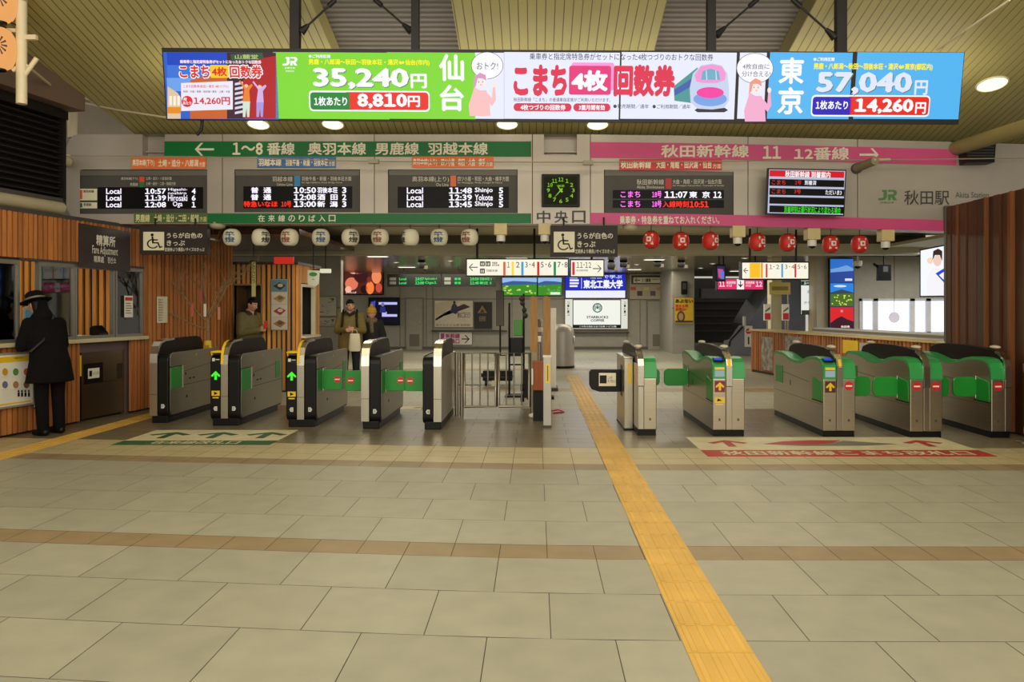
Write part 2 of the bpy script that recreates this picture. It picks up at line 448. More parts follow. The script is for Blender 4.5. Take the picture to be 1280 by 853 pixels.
# ------------------------------------------------------------------ fascia above the gates
FAS = FY(11.2)
def droop(px): return 0 if px < 700 else 9.5*((px-700)/487)**1.5
HOLES = [(178, 160, 206, 195, .16), (680, 160, 721, 194, .16), (95, 212, 259, 267.5, .05), (293, 212, 450, 265.5, .05), (485, 212, 647, 266.5, .05), (755, 212, 917, 266, .05)]
SEAMS = [278, 468, 665.5, 738, 935, 1072]
def fascia():
    mb = MB(); top, bot, x0, x1 = 168, 280, 100, 1330
    hs = [h for h in HOLES]+[(s-.5, top, s+.5, bot, .02) for s in SEAMS]
    xs = sorted(set([x0, x1]+[min(max(v, x0), x1) for h in hs for v in (h[0], h[2])]+list(range(760, 1330, 60)) if True else []))
    ys = sorted(set([top, bot]+[min(max(v, top), bot) for h in hs for v in (h[1], h[3])]))
    def w(px, py, n=0.0):
        u, v = FAS.uv(px, py+droop(px)); return (u, 11.2-n, v)
    def inside(cx, cy):
        for h in hs:
            if h[0] < cx < h[2] and h[1] < cy < h[3]: return h
    D = {}
    for i in range(len(xs)-1):
        for j in range(len(ys)-1):
            h = inside((xs[i]+xs[i+1])/2, (ys[j]+ys[j+1])/2); D[i, j] = h[4] if h else 0.0
            n = -D[i, j]
            mt = FASC if n == 0 or n < -.1 else DARKG
            mb.add([w(xs[i], ys[j+1], n), w(xs[i+1], ys[j+1], n), w(xs[i+1], ys[j], n), w(xs[i], ys[j], n)], [(0, 1, 2, 3)], mt)
    for (i, j), d in D.items():          # reveals between different depths
        for di, dj in ((1, 0), (0, 1)):
            e = D.get((i+di, j+dj))
            if e is None or abs(e-d) < 1e-6: continue
            if di: p, q = (xs[i+1], ys[j]), (xs[i+1], ys[j+1])
            else: p, q = (xs[i], ys[j+1]), (xs[i+1], ys[j+1])
            mb.add([w(*p, -d), w(*q, -d), w(*q, -e), w(*p, -e)], [(0, 1, 2, 3)], FASC)
    # underside, top and back
    for a, b in zip(xs[:-1], xs[1:]):
        mb.add([w(a, bot), w(b, bot), w(b, bot, -.3), w(a, bot, -.3)], [(0, 1, 2, 3)], FASC)
        mb.add([w(a, top), w(b, top), w(b, top, -.3), w(a, top, -.3)], [(0, 1, 2, 3)], FASC)
        mb.add([w(a, top, -.3), w(b, top, -.3), w(b, bot, -.3), w(a, bot, -.3)], [(0, 1, 2, 3)], FASC)
    # rounded left end
    ed = [(100, 168), (92, 169), (86, 176), (81, 190), (78, 208), (77.5, 226), (79, 244), (83, 260), (90, 272), (100, 280)]
    n = len(ed)
    f = [w(*p) for p in ed]; r = [w(*p, -.3) for p in ed]
    mb.add(f, [tuple(range(n))], FASC)
    mb.add(f+r, [(i, i+1, i+1+n, i+n) for i in range(n-1)], FASC)
    # ledge inside the two cable slots
    for h in HOLES[:2]:
        a = w(h[0], 187, -.12); b = w(h[2], 189, -.12)
        mb.box(a[0], b[0], 11.2+.1, 11.2+.155, b[2], a[2], FASC)
    return struct(mb.build('wall_upper'))
fascia()

# ------------------------------------------------------------------ left timber wall with the ticket office
LW = Frame((-6.33, 9.26, 0), (.86, 4.84, 0), (0, 0, 1))
LU = lambda px: LW.uv(px, HY)[0]
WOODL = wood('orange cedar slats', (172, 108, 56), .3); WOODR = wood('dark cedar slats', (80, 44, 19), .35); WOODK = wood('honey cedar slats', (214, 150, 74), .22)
WBACK = paint((52, 30, 16)); BROWNW = mat('mauve brown upper wall', (104, 84, 72), .6); FRAMEG = mat('grey aluminium', (140, 137, 130), .35, .6)
def slats(mb, u0, u1, z0, z1, pitch, m, rnd, n0=.0, n1=.03, oy=0.0):
    u = u0
    while u < u1-.01:
        w = pitch*rnd.uniform(.5, .72)
        mb.box(u, min(u+w, u1), oy-n1*rnd.uniform(.8, 1.25), oy+n0, z0, z1, m); u += pitch
uw = LU(179); ue = 4.92; ud0, ud1 = LU(97), LU(161)
ZC, ZL, ZT = 1.12, 2.12, 2.7
w = MB(); rr = random.Random(3)
for a, b, z0, z1 in ((-6, ud0, .03, ZC-.05), (ud1, uw, .03, ZC-.05), (-6, uw, ZL+.03, ZT), (uw, ue, .03, ZT)):
    w.box(a, b, .0, .08, z0-.03, z1, WBACK); slats(w, a, b, z0, z1, .078 if b < ue else .1, WOODL, rr, 0, .03)
w.box(ud0, ud1, .12, .16, 0, ZC-.05, WBACK)
# upper wall and the roller housing above the slats
w.box(-6, .95, .1, .3, 4.0, 4.12, BROWNW); w.box(-6, LU(88), -.22, .3, 4.12, 7, BROWNW)
w.box(-6, uw+.5, -.03, .12, ZT, ZT+.05, DARKG)
struct(w.build('wall_left', matrix=LW.mtx()))
w = MB(); w.box(-8.5, -5.6, 12.0, 12.2, 2.6, 7, mat('pale upper wall', (150, 140, 126), .6)); struct(w.build('wall_gable'))
m = MB()
for k in range(13):
    z = 2.98+k*.078
    m.prism([(.06, z), (.0, z+.02), (.0, z+.03), (.06, z+.068)], 'x', -6, .95, mat('black louvre', (26, 24, 24), .45))
m.box(-6, .95, .08, .1, 2.92, 4.02, BLACKM)
o = m.build('louvre_blades')
t = thing('louvre_shutter', 'black horizontal louvre shutter above the timber ticket office', 'shutter'); t.matrix_world = LW.mtx(); o.parent = t
m = MB(); m.box(-6, 1.0, -.05, .1, 3.99, 4.1, BLACKM); m.box(.95, 1.0, -.02, .1, 2.92, 4.0, BLACKM); m.box(-6, 1.0, -.02, .1, 2.88, 2.96, DARKG); m.build('shutter_frame', t)
m = MB(); m.tube([(-6, -.03, 2.83), (.9, -.03, 2.83)], .075, mat('pale roller cover', (170, 160, 134), .5), 14); m.build('roller_cover', t)

# counter and sliding windows
t = thing('ticket_counter', 'long pale counter ledge under the ticket office windows', 'counter'); t.matrix_world = LW.mtx()
m = MB(); m.box(-4, uw, -.1, .45, ZC-.05, ZC, mat('pale laminate', (196, 184, 150), .35)); m.build('ledge', t, bevel=.006)
def window(idx, pa, pb, open_=False):
    a, b = LU(pa), LU(pb)
    m = MB(); fw = .035
    m.box(a, a+fw, -.01, .05, ZC, ZL, FRAMEG); m.box(b-fw, b, -.01, .05, ZC, ZL, FRAMEG)
    m.box(a+fw, b-fw, -.01, .05, ZL-.05, ZL, FRAMEG); m.box(a+fw, b-fw, -.01, .05, ZC, ZC+.04, FRAMEG)
    o = struct(m.build('window_%d' % idx, matrix=LW.mtx()))
    if not open_:
        g = MB(); g.box(a+fw, b-fw, .018, .022, ZC+.04, ZL-.05, glass('office glass')); g.build('pane', o)
window(1, -110, 24); window(2, 48, 93); window(3, 93.5, 143, True); window(4, 144, 178.5)
m = MB(); m.box(LU(24), uw, -.02, .06, ZL, ZL+.035, DARKG); struct(m.build('trim_1', matrix=LW.mtx()))
# office interior
o = MB(); pw = paint((150, 134, 96))
o.box(-4, uw+.2, 2.9, 3.0, 0, 2.75, pw); o.box(-4, uw+.2, .09, 3.0, 2.68, 2.75, pw); o.box(uw+.2, uw+.3, .1, 3.0, 0, 2.75, WBACK)
for k in range(17): o.box(uw+.165, uw+.2, .45+k*.12, .52+k*.12, .3, 2.6, WOODK)
slats(o, LU(98), uw+.2, .4, 2.5, .11, WOODK, rr, 0, .05, 2.9)
struct(o.build('wall_office', matrix=LW.mtx()))
def wl_thing(name, label, cat, px, py, n, group=None):
    u, v = LW.uv(px, py); t = thing(name, label, cat, group=group); t.matrix_world = LW.mtx(u, v) @ Matrix.Translation((0, -n, 0)); return t
t = wl_thing('computer_monitor', 'small grey computer screen behind the ticket office window', 'monitor', 100, 416, -.4); t.matrix_world = LW.mtx(LU(103), ZC+.005) @ Matrix.Translation((0, .7, 0)) @ Matrix.Rotation(-.5, 4, 'Z')
m = MB(); m.box(-.17, .17, -.02, .02, .12, .42, paint((190, 188, 180))); m.build('casing', t, bevel=.008)
m = MB(); m.box(-.145, .145, -.024, -.02, .15, .39, glow((60, 96, 104), .8)); m.build('screen', t)
m = MB(); m.box(-.03, .03, -.01, .03, .02, .14, paint((190, 188, 180))); m.box(-.1, .1, -.08, .08, 0, .02, paint((190, 188, 180))); m.build('stand', t)
mm = MB(); mm.box(-.35, 2.5, .5, 1.05, 1.0, 1.115, mat('desk laminate', (170, 152, 110), .5)); mm.box(-.3, 2.45, .55, 1.0, 0, 1.0, paint((110, 100, 80)))
tag(mm.build('office_desk', matrix=LW.mtx()), 'plain desk inside the ticket office behind the windows', 'desk')
t = thing('desk_calculator', 'small dark desk machine on the ticket counter behind the open window', 'machine'); t.matrix_world = LW.mtx(LU(134), ZC+.002) @ Matrix.Translation((0, .12, 0))
m = MB(); m.prism([(-.07, 0), (.09, 0), (.09, .14), (.03, .17), (-.07, .06)], 'x', -.09, .09, BLACKP); m.build('casing', t, bevel=.006)
m = MB(); m.box(-.05, .05, .09, .1, .03, .13, WHITE); m.build('paper', t)
t = thing('leaflet_tray', 'shallow tray of papers on the ticket counter below the open window', 'tray'); t.matrix_world = LW.mtx(LU(108), ZC+.002) @ Matrix.Translation((0, .15, 0))
m = MB(); m.box(-.2, .2, -.1, .1, 0, .02, paint((150, 90, 50))); m.build('tray', t, bevel=.004)
m = MB(); m.box(-.17, .0, -.08, .08, .02, .05, WHITE); m.box(.03, .18, -.07, .08, .02, .04, paint((210, 180, 60))); m.build('paper', t)
# steel low door in the timber wall
t = thing('service_door', 'brushed steel low door with wheelchair notice set in the timber wall', 'door'); t.matrix_world = LW.mtx(0, 0)
m = MB(); PUR = mat('purple grey surround', (92, 78, 78), .5)
m.box(ud0, ud1, .02, .1, .93, 1.06, PUR); m.box(ud0, ud0+.05, .02, .1, .0, .93, PUR); m.box(ud1-.04, ud1, .02, .1, 0, .93, PUR); m.build('surround', t)
da, db = LU(105), LU(158.5)
m = MB(); m.box(da, db, .04, .08, .03, .5, STEEL); m.box(da, db, .04, .08, .503, .93, STEEL); m.build('door_panel', t)
q0 = LW.uv(108, 481); q1 = LW.uv(131.5, 453)
m = MB(); m.box(q0[0], q1[0], .035, .04, q0[1], q1[1], BLACKP); m.build('notice_plate', t)
m = MB(); d = (q1[0]-q0[0])
m.box(q0[0]+.2*d, q1[0]-.2*d, .033, .035, q0[1]+.07, q1[1]-.07, WHITE)
m.box(q0[0]+.26*d, q0[0]+.4*d, .031, .033, q0[1]+.1, q1[1]-.1, BLACKP)
vs, fs = text_mesh('こまち券\n車いす用', .0); m.add([(q0[0]+.46*d+.3*d*x, .0325, q0[1]+.12+(q1[1]-q0[1]-.24)*y) for x, y in vs], fs, BLACKP)
m.build('notice', t)
m = MB(); a, b = LU(149), LU(156); m.box(a, b, .036, .042, .52, .74, mat('dark recess', (88, 82, 70), .3, .8)); m.build('handle', t)
m = MB(); a = LU(101); m.box(a, a+.03, .015, .02, .62, .9, YEL); m.build('warning_strip', t)

# signs and notices on the left wall
b = Board('wall_sign', 'dark plum ticket adjustment sign on the orange timber wall', 'sign', LW, (95, 281, 159, 338))
SIGNP = mat('plum sign board', (60, 50, 52), .3, noise=.03, spec=.25)
b.poly('board', [(95, 279), (159, 290), (159, 339), (95, 334)], SIGNP, .035, .05)
b.text('lettering', '精算所', (116, 296, 140, 307), WHITE, .053, .03)
b.text('lettering', 'Fare Adjustment', (111, 310, 143, 320), WHITE, .053)
b.text('lettering', '精算處　정산소', (113, 322, 141, 328), WHITE, .053)
b.done()
b = Board('paper_notice', 'tall white paper notice on timber slats right of the office windows', 'notice', LW, (193, 371, 206, 404))
b.rect('sheet', (193, 371, 206, 404), CREAM, .042, .046)
for k in range(9): b.text('lettering', 'お知らせきっぷうりば'[:4+k*3 % 6], (194.5, 374+k*3.2, 200+(k*5 % 5), 375.8+k*3.2), paint((70, 66, 60)), .0475)
b.done()
b = Board('paper_notice', 'red-headed paper notice on the office window glass', 'notice', LW, (155, 371, 165, 397))
b.rect('sheet', (154.5, 370, 165, 397), WHITE, .012, .015); b.rect('heading', (155.2, 372, 164.4, 376), RED, .015, .017)
for k in range(5): b.rect('lettering', (156, 379+k*3, 162+(k % 3), 380+k*3), paint((110, 80, 76)), .015, .0165)
b.done()
b = Board('poster_board', 'white and yellow rules poster board leaning at the counter front', 'poster', LW, (-34, 437, 36, 522))
b.rect('board', (-34, 439, 36.5, 516), mat('aluminium poster frame', (190, 186, 170), .4, .5), .05, .075)
b.rect('sheet', (-32, 442, 34, 513), WHITE, .075, .078)
b.rect('colour_band', (-31, 444, 32, 456), YEL, .078, .08); b.rect(('colour_band', 2), (-31, 500, 32, 511), YEL, .078, .08)
b.text('lettering', 'ごあんない', (7, 446, 25, 449), paint((60, 50, 20)), .082, .03)
for k in range(3): b.text('lettering', '持ち込みできるもの', (0, 450.5+k*1.8, 30, 451.6+k*1.8), paint((60, 50, 20)), .082)
prng = random.Random(5)
for r_ in range(2):
    for k in range(3):
        x = -6+k*13.5; y = 460+r_*16
        b.disc(('picture', r_, k), x+5, y+5, 3.5, 4.5, paint(((200, 150, 40), (90, 140, 80), (190, 90, 60), (110, 110, 150), (170, 130, 90), (120, 90, 60))[r_*3+k]), .078, .081)
        b.rect(('lettering', 'c'), (x, y+10.5, x+10, y+11.6), paint((90, 84, 80)), .078, .08)
for k in range(4):
    b.disc(('lettering', 'd'), 16+k*4.3, 489, 1.2, 1.4, BLACKP, .078, .08, 10); b.rect(('lettering', 'd'), (15+k*4.3, 490.5, 17.4+k*4.3, 496), BLACKP, .078, .08)
b.done()
b = Board('poster_board', 'dark framed small notice low on the timber wall behind the hat wearer', 'notice', LW, (36, 484, 48, 512))
b.rect('board', (36.5, 484, 48, 511), PUR, .04, .055); b.rect('sheet', (38, 488, 47, 499), CREAM, .055, .057); b.rect('sheet', (38, 501, 47, 509), WHITE, .055, .057)
b.done()

# ------------------------------------------------------------------ right timber wall
RW = Frame((5.87, 9.24, 0), (0, -1, 0), (0, 0, 1))
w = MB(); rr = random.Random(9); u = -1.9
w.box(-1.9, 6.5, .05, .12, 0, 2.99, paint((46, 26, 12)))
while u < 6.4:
    ww = rr.choice((.03, .03, .09, .13, .17)); w.box(u, u+ww, -.02-rr.choice((0, .018, .03))-(.02 if ww < .06 else 0), .05, .02, 2.97, wood('highlight cedar batten', (124, 72, 32), .2) if ww < .06 else WOODR); u += ww+.012  # narrow battens coloured lighter to paint in the orange highlights of the boards
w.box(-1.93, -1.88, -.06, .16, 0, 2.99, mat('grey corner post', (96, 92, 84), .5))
struct(w.build('wall_right', matrix=RW.mtx()))
# ------------------------------------------------------------------ bands and boards on the fascia
GB = mat('green sign band', (10, 104, 50), .4, noise=.02, spec=.25); PB = mat('pink sign band', (204, 78, 130), .4, noise=.02, spec=.25)
LET = paint((222, 214, 196)); LETG = paint((206, 200, 150))
def arrow_poly(b, part, x0, x1, cy, h, left, m, n, th=2.6):
    """open arrow: shaft and two strokes"""
    s = -1 if left else 1
    tip = x0 if left else x1; tail = x1 if left else x0
    b.poly(part, [(tail, cy-th/2), (tip-s*2, cy-th/2), (tip-s*2, cy+th/2), (tail, cy+th/2)], m, n, n+.003)
    for d in (-1, 1):
        b.poly(part, [(tip, cy), (tip-s*h*.95, cy+d*h), (tip-s*h*.95-s*th*1.1, cy+d*h), (tip-s*th*1.3, cy)], m, n+.0005, n+.0035)
b = Board('direction_sign', 'upper green band lettered for platforms 1 to 8 with arrow pointing left', 'sign', FAS, (206, 177, 663, 196))
b.rect('board', (206, 177, 664, 196), GB, 0, .012)
arrow_poly(b, 'arrow', 244, 268, 187, 8, True, LET, .012)
for s, x0, x1 in (('1～8', 291, 329), ('番線', 334, 369), ('奥羽本線', 385, 458), ('男鹿線', 469, 524), ('羽越本線', 535, 610)):
    b.text('lettering', s, (x0, 178.5, x1, 194), LET, .0145, .025)
b.done()
b = Board('direction_sign', 'upper pink band lettered for bullet train platforms 11 and 12 with arrow pointing right', 'sign', FAS, (738, 177, 1195, 206))
dp = droop
def band(b, x0, x1, y0, y1, m, n0, n1, part='board'):
    k = [x0+(x1-x0)*i/8 for i in range(9)]
    b.poly(part, [(x, y0+dp(x)) for x in k]+[(x, y1+dp(x)) for x in k[::-1]], m, n0, n1)
band(b, 738, 1195, 177.5, 197, PB, 0, .012)
for s, x0, x1 in (('秋田新幹線', 826, 936), ('11', 953, 976), ('12番線', 992, 1061)):
    c_ = dp((x0+x1)/2); b.text('lettering', s, (x0, 179+c_, x1, 195+c_), LET, .0145, .025)
arrow_poly(b, 'arrow', 1074, 1098, 187+dp(1086), 8, False, LET, .012)
b.done()
b = Board('direction_sign', 'lower green band reading entrance to conventional lines', 'sign', FAS, (260, 266, 664, 279))
b.rect('board', (260, 267, 664, 279.5), GB, 0, .012)
for i, ch in enumerate('在来線のりば入口'): b.text('lettering', ch, (323+i*12.6, 269, 331.5+i*12.6, 277.5), LET, .0145, .02)
b.done()
b = Board('direction_sign', 'small dark green strip with cream line names under the leftmost departure board', 'sign', FAS, (168, 266, 260, 279))
b.rect('board', (168, 266.5, 260, 279), paint((70, 98, 44)), 0, .013)
b.text('lettering', '男鹿線', (170, 268, 188, 278), LETG, .0155, .03); b.text('lettering', '土崎・追分・二田・船越', (193, 268, 249, 278), LETG, .0155, .03); b.text('lettering', '方面', (250, 271, 259, 277.5), LETG, .0155)
b.done()
b = Board('direction_sign', 'lower pink band asking to insert both tickets together', 'sign', FAS, (738, 266, 1187, 289))
band(b, 738, 1187, 266, 280, PB, 0, .012)
b.text('lettering', '乗車券・特急券を重ねてお入れください。', (774.5, 270, 899, 280.5), LET, .0145, .025)
b.done()
for lab, rc, colr, txt in (
    ('small orange destination strip above the leftmost departure board', (165, 197, 258, 211), (226, 112, 50), ('奥羽本線(下り)', '土崎・追分・八郎潟', '方面')),
    ('small blue destination strip above the second departure board from the left', (322, 196, 420, 210), (52, 104, 160), ('羽越本線', '羽後牛島・新屋・羽後本荘', '方面')),
    ('small orange destination strip above the third departure board beside the clock', (515, 196, 617, 210), (218, 104, 46), ('奥羽本線(上り)', '四ツ小屋・和田・大曲・横手', '方面')),
    ('small red destination strip above the bullet train departure board', (774, 199, 902, 213), (196, 40, 52), ('秋田新幹線', '大曲・角館・田沢湖・仙台', '方面'))):
    b = Board('destination_strip', lab, 'sign', FAS, rc, 'destination strips over the departure boards')
    b.rect('board', rc, paint(colr), .0125, .018); x0, y0, x1, y1 = rc; d = x1-x0
    L = paint((236, 222, 196))
    b.text('lettering', txt[0], (x0+1.5, y0+2.5, x0+.31*d, y1-2), L, .02, .03); b.text('lettering', txt[1], (x0+.36*d, y0+2.5, x0+.9*d, y1-2), L, .02, .03); b.text('lettering', txt[2], (x0+.91*d, y0+6, x1-1, y1-2), L, .02)
    b.done()
b = Board('station_exit_sign', 'dark lettering for the central gate below the clock', 'sign', FAS, (668, 262, 733, 279))
for i, ch in enumerate('中央口'): b.text('lettering', ch, (671+i*22, 263.5, 688+i*22, 279), paint((44, 42, 40)), .004, .02)
b.rect('backing', (668, 262.5, 735, 280), FASC, 0, .002)
b.done()
# departure boards
LEDW, LEDR, LEDM = glow((246, 240, 255), 1.15), glow((255, 44, 30), 1.1), glow((255, 120, 240), 1.05)
SCR = mat('black display glass', (12, 10, 12), .4, spec=.12); HDR = paint((206, 200, 186))
def depboard(label, rect, leds, header, rows, extra=None):
    b = Board('departure_board', label, 'departure board', FAS, rect, 'departure boards over the gates')
    b.rect('face', rect, DARKG, -.05, -.012); x0, y0, x1, y1 = rect
    b.rect('hood', (x0, y0, x1, y0+6.5), paint((92, 87, 80)), -.012, -.004)  # strip toned dark grey to paint the shading at the recess top
    for r in leds: b.rect('display', r, SCR, -.012, -.006)
    for txt, r, m in header: b.text('heading', txt, r, m, -.009, 0)
    for i, row in enumerate(rows):
        for txt, x0_, x1_, y0_, y1_, m, bo in row: b.text(('lettering', i), txt, (x0_, y0_, x1_, y1_), m, -.003, bo)
    if extra: extra(b)
    return b.done()
def colourbar(r, c): return lambda b: b.rect('line_colour', r, paint(c), -.012, -.008)
def exA(b):
    b.rect('line_plate', (97, 236, 121, 250.5), CREAM, -.012, -.007); b.rect('line_plate', (97, 253, 121, 260.5), CREAM, -.012, -.007)
    b.rect('line_colour', (99, 237.5, 102.5, 249), paint((214, 84, 40)), -.007, -.005); b.rect('line_colour', (99.5, 254, 102.5, 259.5), paint((30, 90, 50)), -.007, -.005)
    K = paint((60, 56, 54)); b.text('heading', '奥羽本線', (104, 237.5, 117, 241), K, -.004); b.text('heading', '男鹿線', (104, 254, 114, 257.5), K, -.004)
    b.rect('line_colour', (174, 221, 180, 227.5), paint((220, 60, 40)), -.012, -.008); b.rect('line_colour', (174, 228, 180, 234), paint((30, 110, 50)), -.012, -.008)
rA = []
for i, (tm, ds, pl) in enumerate((('10:57', 'Higashi-\nnoshiro', '4'), ('11:39', 'Hirosaki', '6'), ('12:08', 'Oga', '1'))):
    y = 235.6+i*8.4
    rA.append([('Local', 132.5, 151.5, y, y+7, LEDW, .02), (tm, 181, 207.5, y, y+7, LEDW, .03), (ds, 210 if i < 2 else 216, 234 if i < 2 else 228, y-.5, y+7.4, LEDW, .01), (pl, 239.5, 244.5, y, y+7, LEDW, .03)])
depboard('leftmost dark departure board showing 10:57, 11:39 and 12:08', (95, 213, 259, 267), [(121.5, 234, 253.5, 261)],
    [('奥羽本線(下り)', (151, 221.5, 172, 225.5), HDR), ('男鹿線', (162, 228.5, 172, 232.5), HDR), ('土崎・追分・八郎潟方面', (182, 221, 214, 225), HDR), ('土崎・追分・二田・船越方面', (182, 227.5, 219, 231.5), HDR)], rA, exA)
rB = []
for i, (k, tm, ds, pl) in enumerate((('普  通', '10:50', '羽後本荘', '3'), ('普  通', '12:08', '酒  田', '2'), ('特急いなほ', '13:00', '新  潟', '3'))):
    y = 234+i*8.7; m = LEDR if i == 2 else LEDW
    row = [(k, 304.5 if i == 2 else 313.5, 347 if i == 2 else 339, y, y+7.6, m, .03), (tm, 367, 395, y, y+7.6, LEDW, .03), (ds, 396.5, 422, y, y+7.6, LEDW, .03), (pl, 427.5, 433, y, y+7.6, LEDW, .03)]
    if i == 2: row.append(('10号', 351.5, 364, y, y+7.6, m, .02))
    rB.append(row)
depboard('second departure board from the left with a red express row', (294, 213, 449, 265), [(304, 233, 440, 260.5)],
    [('羽越本線', (340, 220.5, 365.5, 227), HDR), ('Uetsu Line', (346, 228.5, 365.5, 232.3), HDR), ('羽後牛島・新屋・羽後本荘方面', (377, 220.5, 439, 226), HDR), ('for Ugo-Ushijima, Araya & Ugo-Honjo', (377, 227.2, 428, 229.6), HDR)],
    rB, colourbar((367.6, 219, 375, 233), (44, 120, 176)))
rC = []
for i, (tm, ds) in enumerate((('11:48', 'Shinjo'), ('12:39', 'Yokote'), ('13:45', 'Shinjo'))):
    y = 234.5+i*8.6
    rC.append([('Local', 508.5, 528.8, y, y+7.6, LEDW, .02), (tm, 561, 590, y, y+7.6, LEDW, .03), (ds, 593.5, 616, y, y+7.6, LEDW, .02), ('5', 623.5, 629, y, y+7.6, LEDW, .03)])
depboard('third departure board from the left, beside the clock, showing 11:48', (486, 212.5, 646, 266), [(497, 233.5, 636, 260)],
    [('奥羽本線(上り)', (515, 220.5, 561, 228), HDR), ('Ou Line', (545, 228.8, 560.5, 232.6), HDR), ('四ツ小屋・和田・大曲・横手方面', (572, 220.5, 636, 226.5), HDR), ('for Wadogoya, Wada, Omagari & Yokote', (572, 227.4, 628, 229.8), HDR)],
    rC, colourbar((563, 219.5, 570, 233), (214, 92, 40)))
depboard('bullet train departure board showing 11:07 in white and 10:51 in red', (756, 213, 916, 268), [(766, 237.5, 905, 248.3), (766, 250, 905, 260)],
    [('秋田新幹線', (796, 224, 830, 231), HDR), ('Akita Shinkansen', (796, 232, 830, 235.6), HDR), ('大曲・角館・田沢湖・仙台方面', (841, 224, 902, 230), HDR), ('for Omagari, Kakunodate, Tazawako & Sendai', (841, 231, 905, 233.4), HDR)],
    [[('こまち', 775.7, 800.5, 239, 247, LEDM, .02), ('18号', 815, 827, 239, 247.3, LEDM, .02), ('11:07', 830.5, 859.5, 239.3, 247.6, LEDW, .03), ('東  京', 861.5, 887.5, 239.3, 247.6, LEDW, .03), ('12', 891.5, 902, 239.5, 247.6, LEDW, .03)],
     [('こまち', 775.7, 800.5, 251, 259, LEDM, .02), ('18号', 815, 827, 251, 259.3, LEDM, .02), ('入線時刻', 828.5, 861, 251.3, 259.5, LEDR, .02), ('10:51', 862, 886, 251.6, 259.5, LEDR, .03)]],
    colourbar((832, 223, 839.5, 236), (170, 24, 34)))
# clock
b = Board('wall_clock', 'square black clock with green glowing numerals between the sign bands', 'clock', FAS, (677, 218, 724, 259))
b.rect('case', (677, 218.5, 724.5, 259.3), mat('clock case', (20, 19, 15), .45, spec=.2), 0, .07)
b.rect('face', (680, 221.5, 721.5, 256.5), mat('clock face', (26, 32, 12), .6, spec=.12), .07, .072)
CG = glow((150, 220, 40), .75); cx, cy = 700.8, 239
for k in range(1, 13):
    a = math.radians(30*k); x, y = cx+15.5*math.sin(a), cy-13.5*math.cos(a); w_ = 3.2 if k > 9 else 1.9
    b.text('numeral', str(k), (x-w_, y-2.4, x+w_, y+2.4), CG, .074, .01)
def hand(part, ang, ln, w_, n):
    a = math.radians(ang); dx, dy = math.sin(a), -math.cos(a)
    b.poly(part, [(cx-dx*3-dy*w_, cy-dy*3+dx*w_), (cx+dx*ln, cy+dy*ln), (cx-dx*3+dy*w_, cy-dy*3-dx*w_)], CG, n, n+.003)
hand('hour_hand', -38, 9, 1.2, .076); hand('minute_hand', 222, 14.5, .9, .08)
b.disc('hub', cx, cy, 1.5, 1.5, CG, .08, .086, 10); b.text('marking', '秋田', (697, 232, 705, 235), CG, .074)
b.done(bevel={'case': .008})
# arrivals monitor hung in front of the fascia
MF = Frame(P(1007, 240, 10.9), (1, 0, -.025), (.03, -.06, 1))
b = Board('arrivals_monitor', 'black flat monitor with red heading and white-ruled arrival rows', 'monitor', MF, (958, 210, 1058, 270))
b.poly('casing', [(960, 210), (1058, 212.5), (1055.5, 270.5), (957.5, 268)], BLACKP, -.06, 0)
GRID = glow((190, 196, 225), .9)
b.poly('screen', [(961.5, 211.8), (1056.5, 214), (1054, 268.8), (959.5, 266.4)], GRID, 0, .003)
def mrow(y0, y1, m, part='row'):
    b.poly(part, [(962+(.0-y0)*0, y0), (1055.3, y0+2.2), (1054.8, y1+2.2), (961.6, y1)], m, .003, .005)
mrow(212.6, 220.5, glow((214, 22, 40), .95), 'heading')
for y0 in (223.6, 235, 246, 256.8): mrow(y0, y0+8.6, SCR)
b.text('lettering', '秋田新幹線 到着案内', (981, 215, 1038, 221.6), glow((245, 240, 240)), .007, .03)
RD = glow((225, 40, 40), .9); WH = glow((240, 240, 245))
b.text('lettering', 'こまち', (964.5, 225.4, 982, 230.8), RD, .007, .01); b.text('lettering', '1号', (993.5, 225.6, 1001.5, 231), RD, .007); b.text('lettering', '到着済', (1005.5, 225.8, 1020.5, 231.4), WH, .007, .02)
b.text('lettering', 'こまち', (964.5, 236.6, 982, 242), RD, .007, .01); b.text('lettering', '3号', (992.5, 236.8, 1001, 242.2), RD, .007); b.text('lettering', 'ただいま3', (1031.5, 238.3, 1052, 243.6), WH, .007, .02)
b.text('lettering', '到着時刻は運行状況により変わる場合', (980, 259.5, 1051, 265.8), glow((60, 230, 40)), .007, .01)
b.mb('bracket').box(-.06, .06, .06, .32, .3, .38, BLACKM)
b.done()
# station name
b = Board('station_name', 'green company mark with dark station name on the right of the fascia', 'sign', FAS, (1097, 236, 1236, 258))
JG = paint((70, 124, 60))
b.text('lettering', '秋田駅', (1130, 238, 1186.5, 256.5), paint((60, 56, 52)), .004, .01); b.text('lettering', 'Akita Station', (1194, 240, 1236, 247.5), paint((96, 92, 84)), .004)
def jr(b, part, x0, y0, x1, y1, m, n):
    """the company's two joined letters: a hooked J and an R on a common slab stroke"""
    w_, h = x1-x0, y1-y0
    f = lambda pts: [(x0+p[0]*w_, y0+p[1]*h) for p in pts]
    b.poly(part, f([(.2, 0), (.46, 0), (.46, .72), (.36, .95), (.22, 1), (0, 1), (0, .8), (.2, .78), (.28, .68), (.28, .2), (.2, .2)]), m, n, n+.003)
    b.poly(part, f([(.52, 0), (.85, 0), (.96, .08), (1, .3), (.96, .5), (.85, .6), (1, 1), (.8, 1), (.66, .62), (.66, 1), (.52, 1), (.52, .45), (.78, .44), (.84, .3), (.78, .18), (.52, .18)]), m, n+.0005, n+.0035)
jr(b, 'company_mark', 1098, 237.5, 1121, 250.5, JG, .002)
b.text('company_mark', 'JR東日本', (1100, 252, 1117.5, 255), JG, .004)
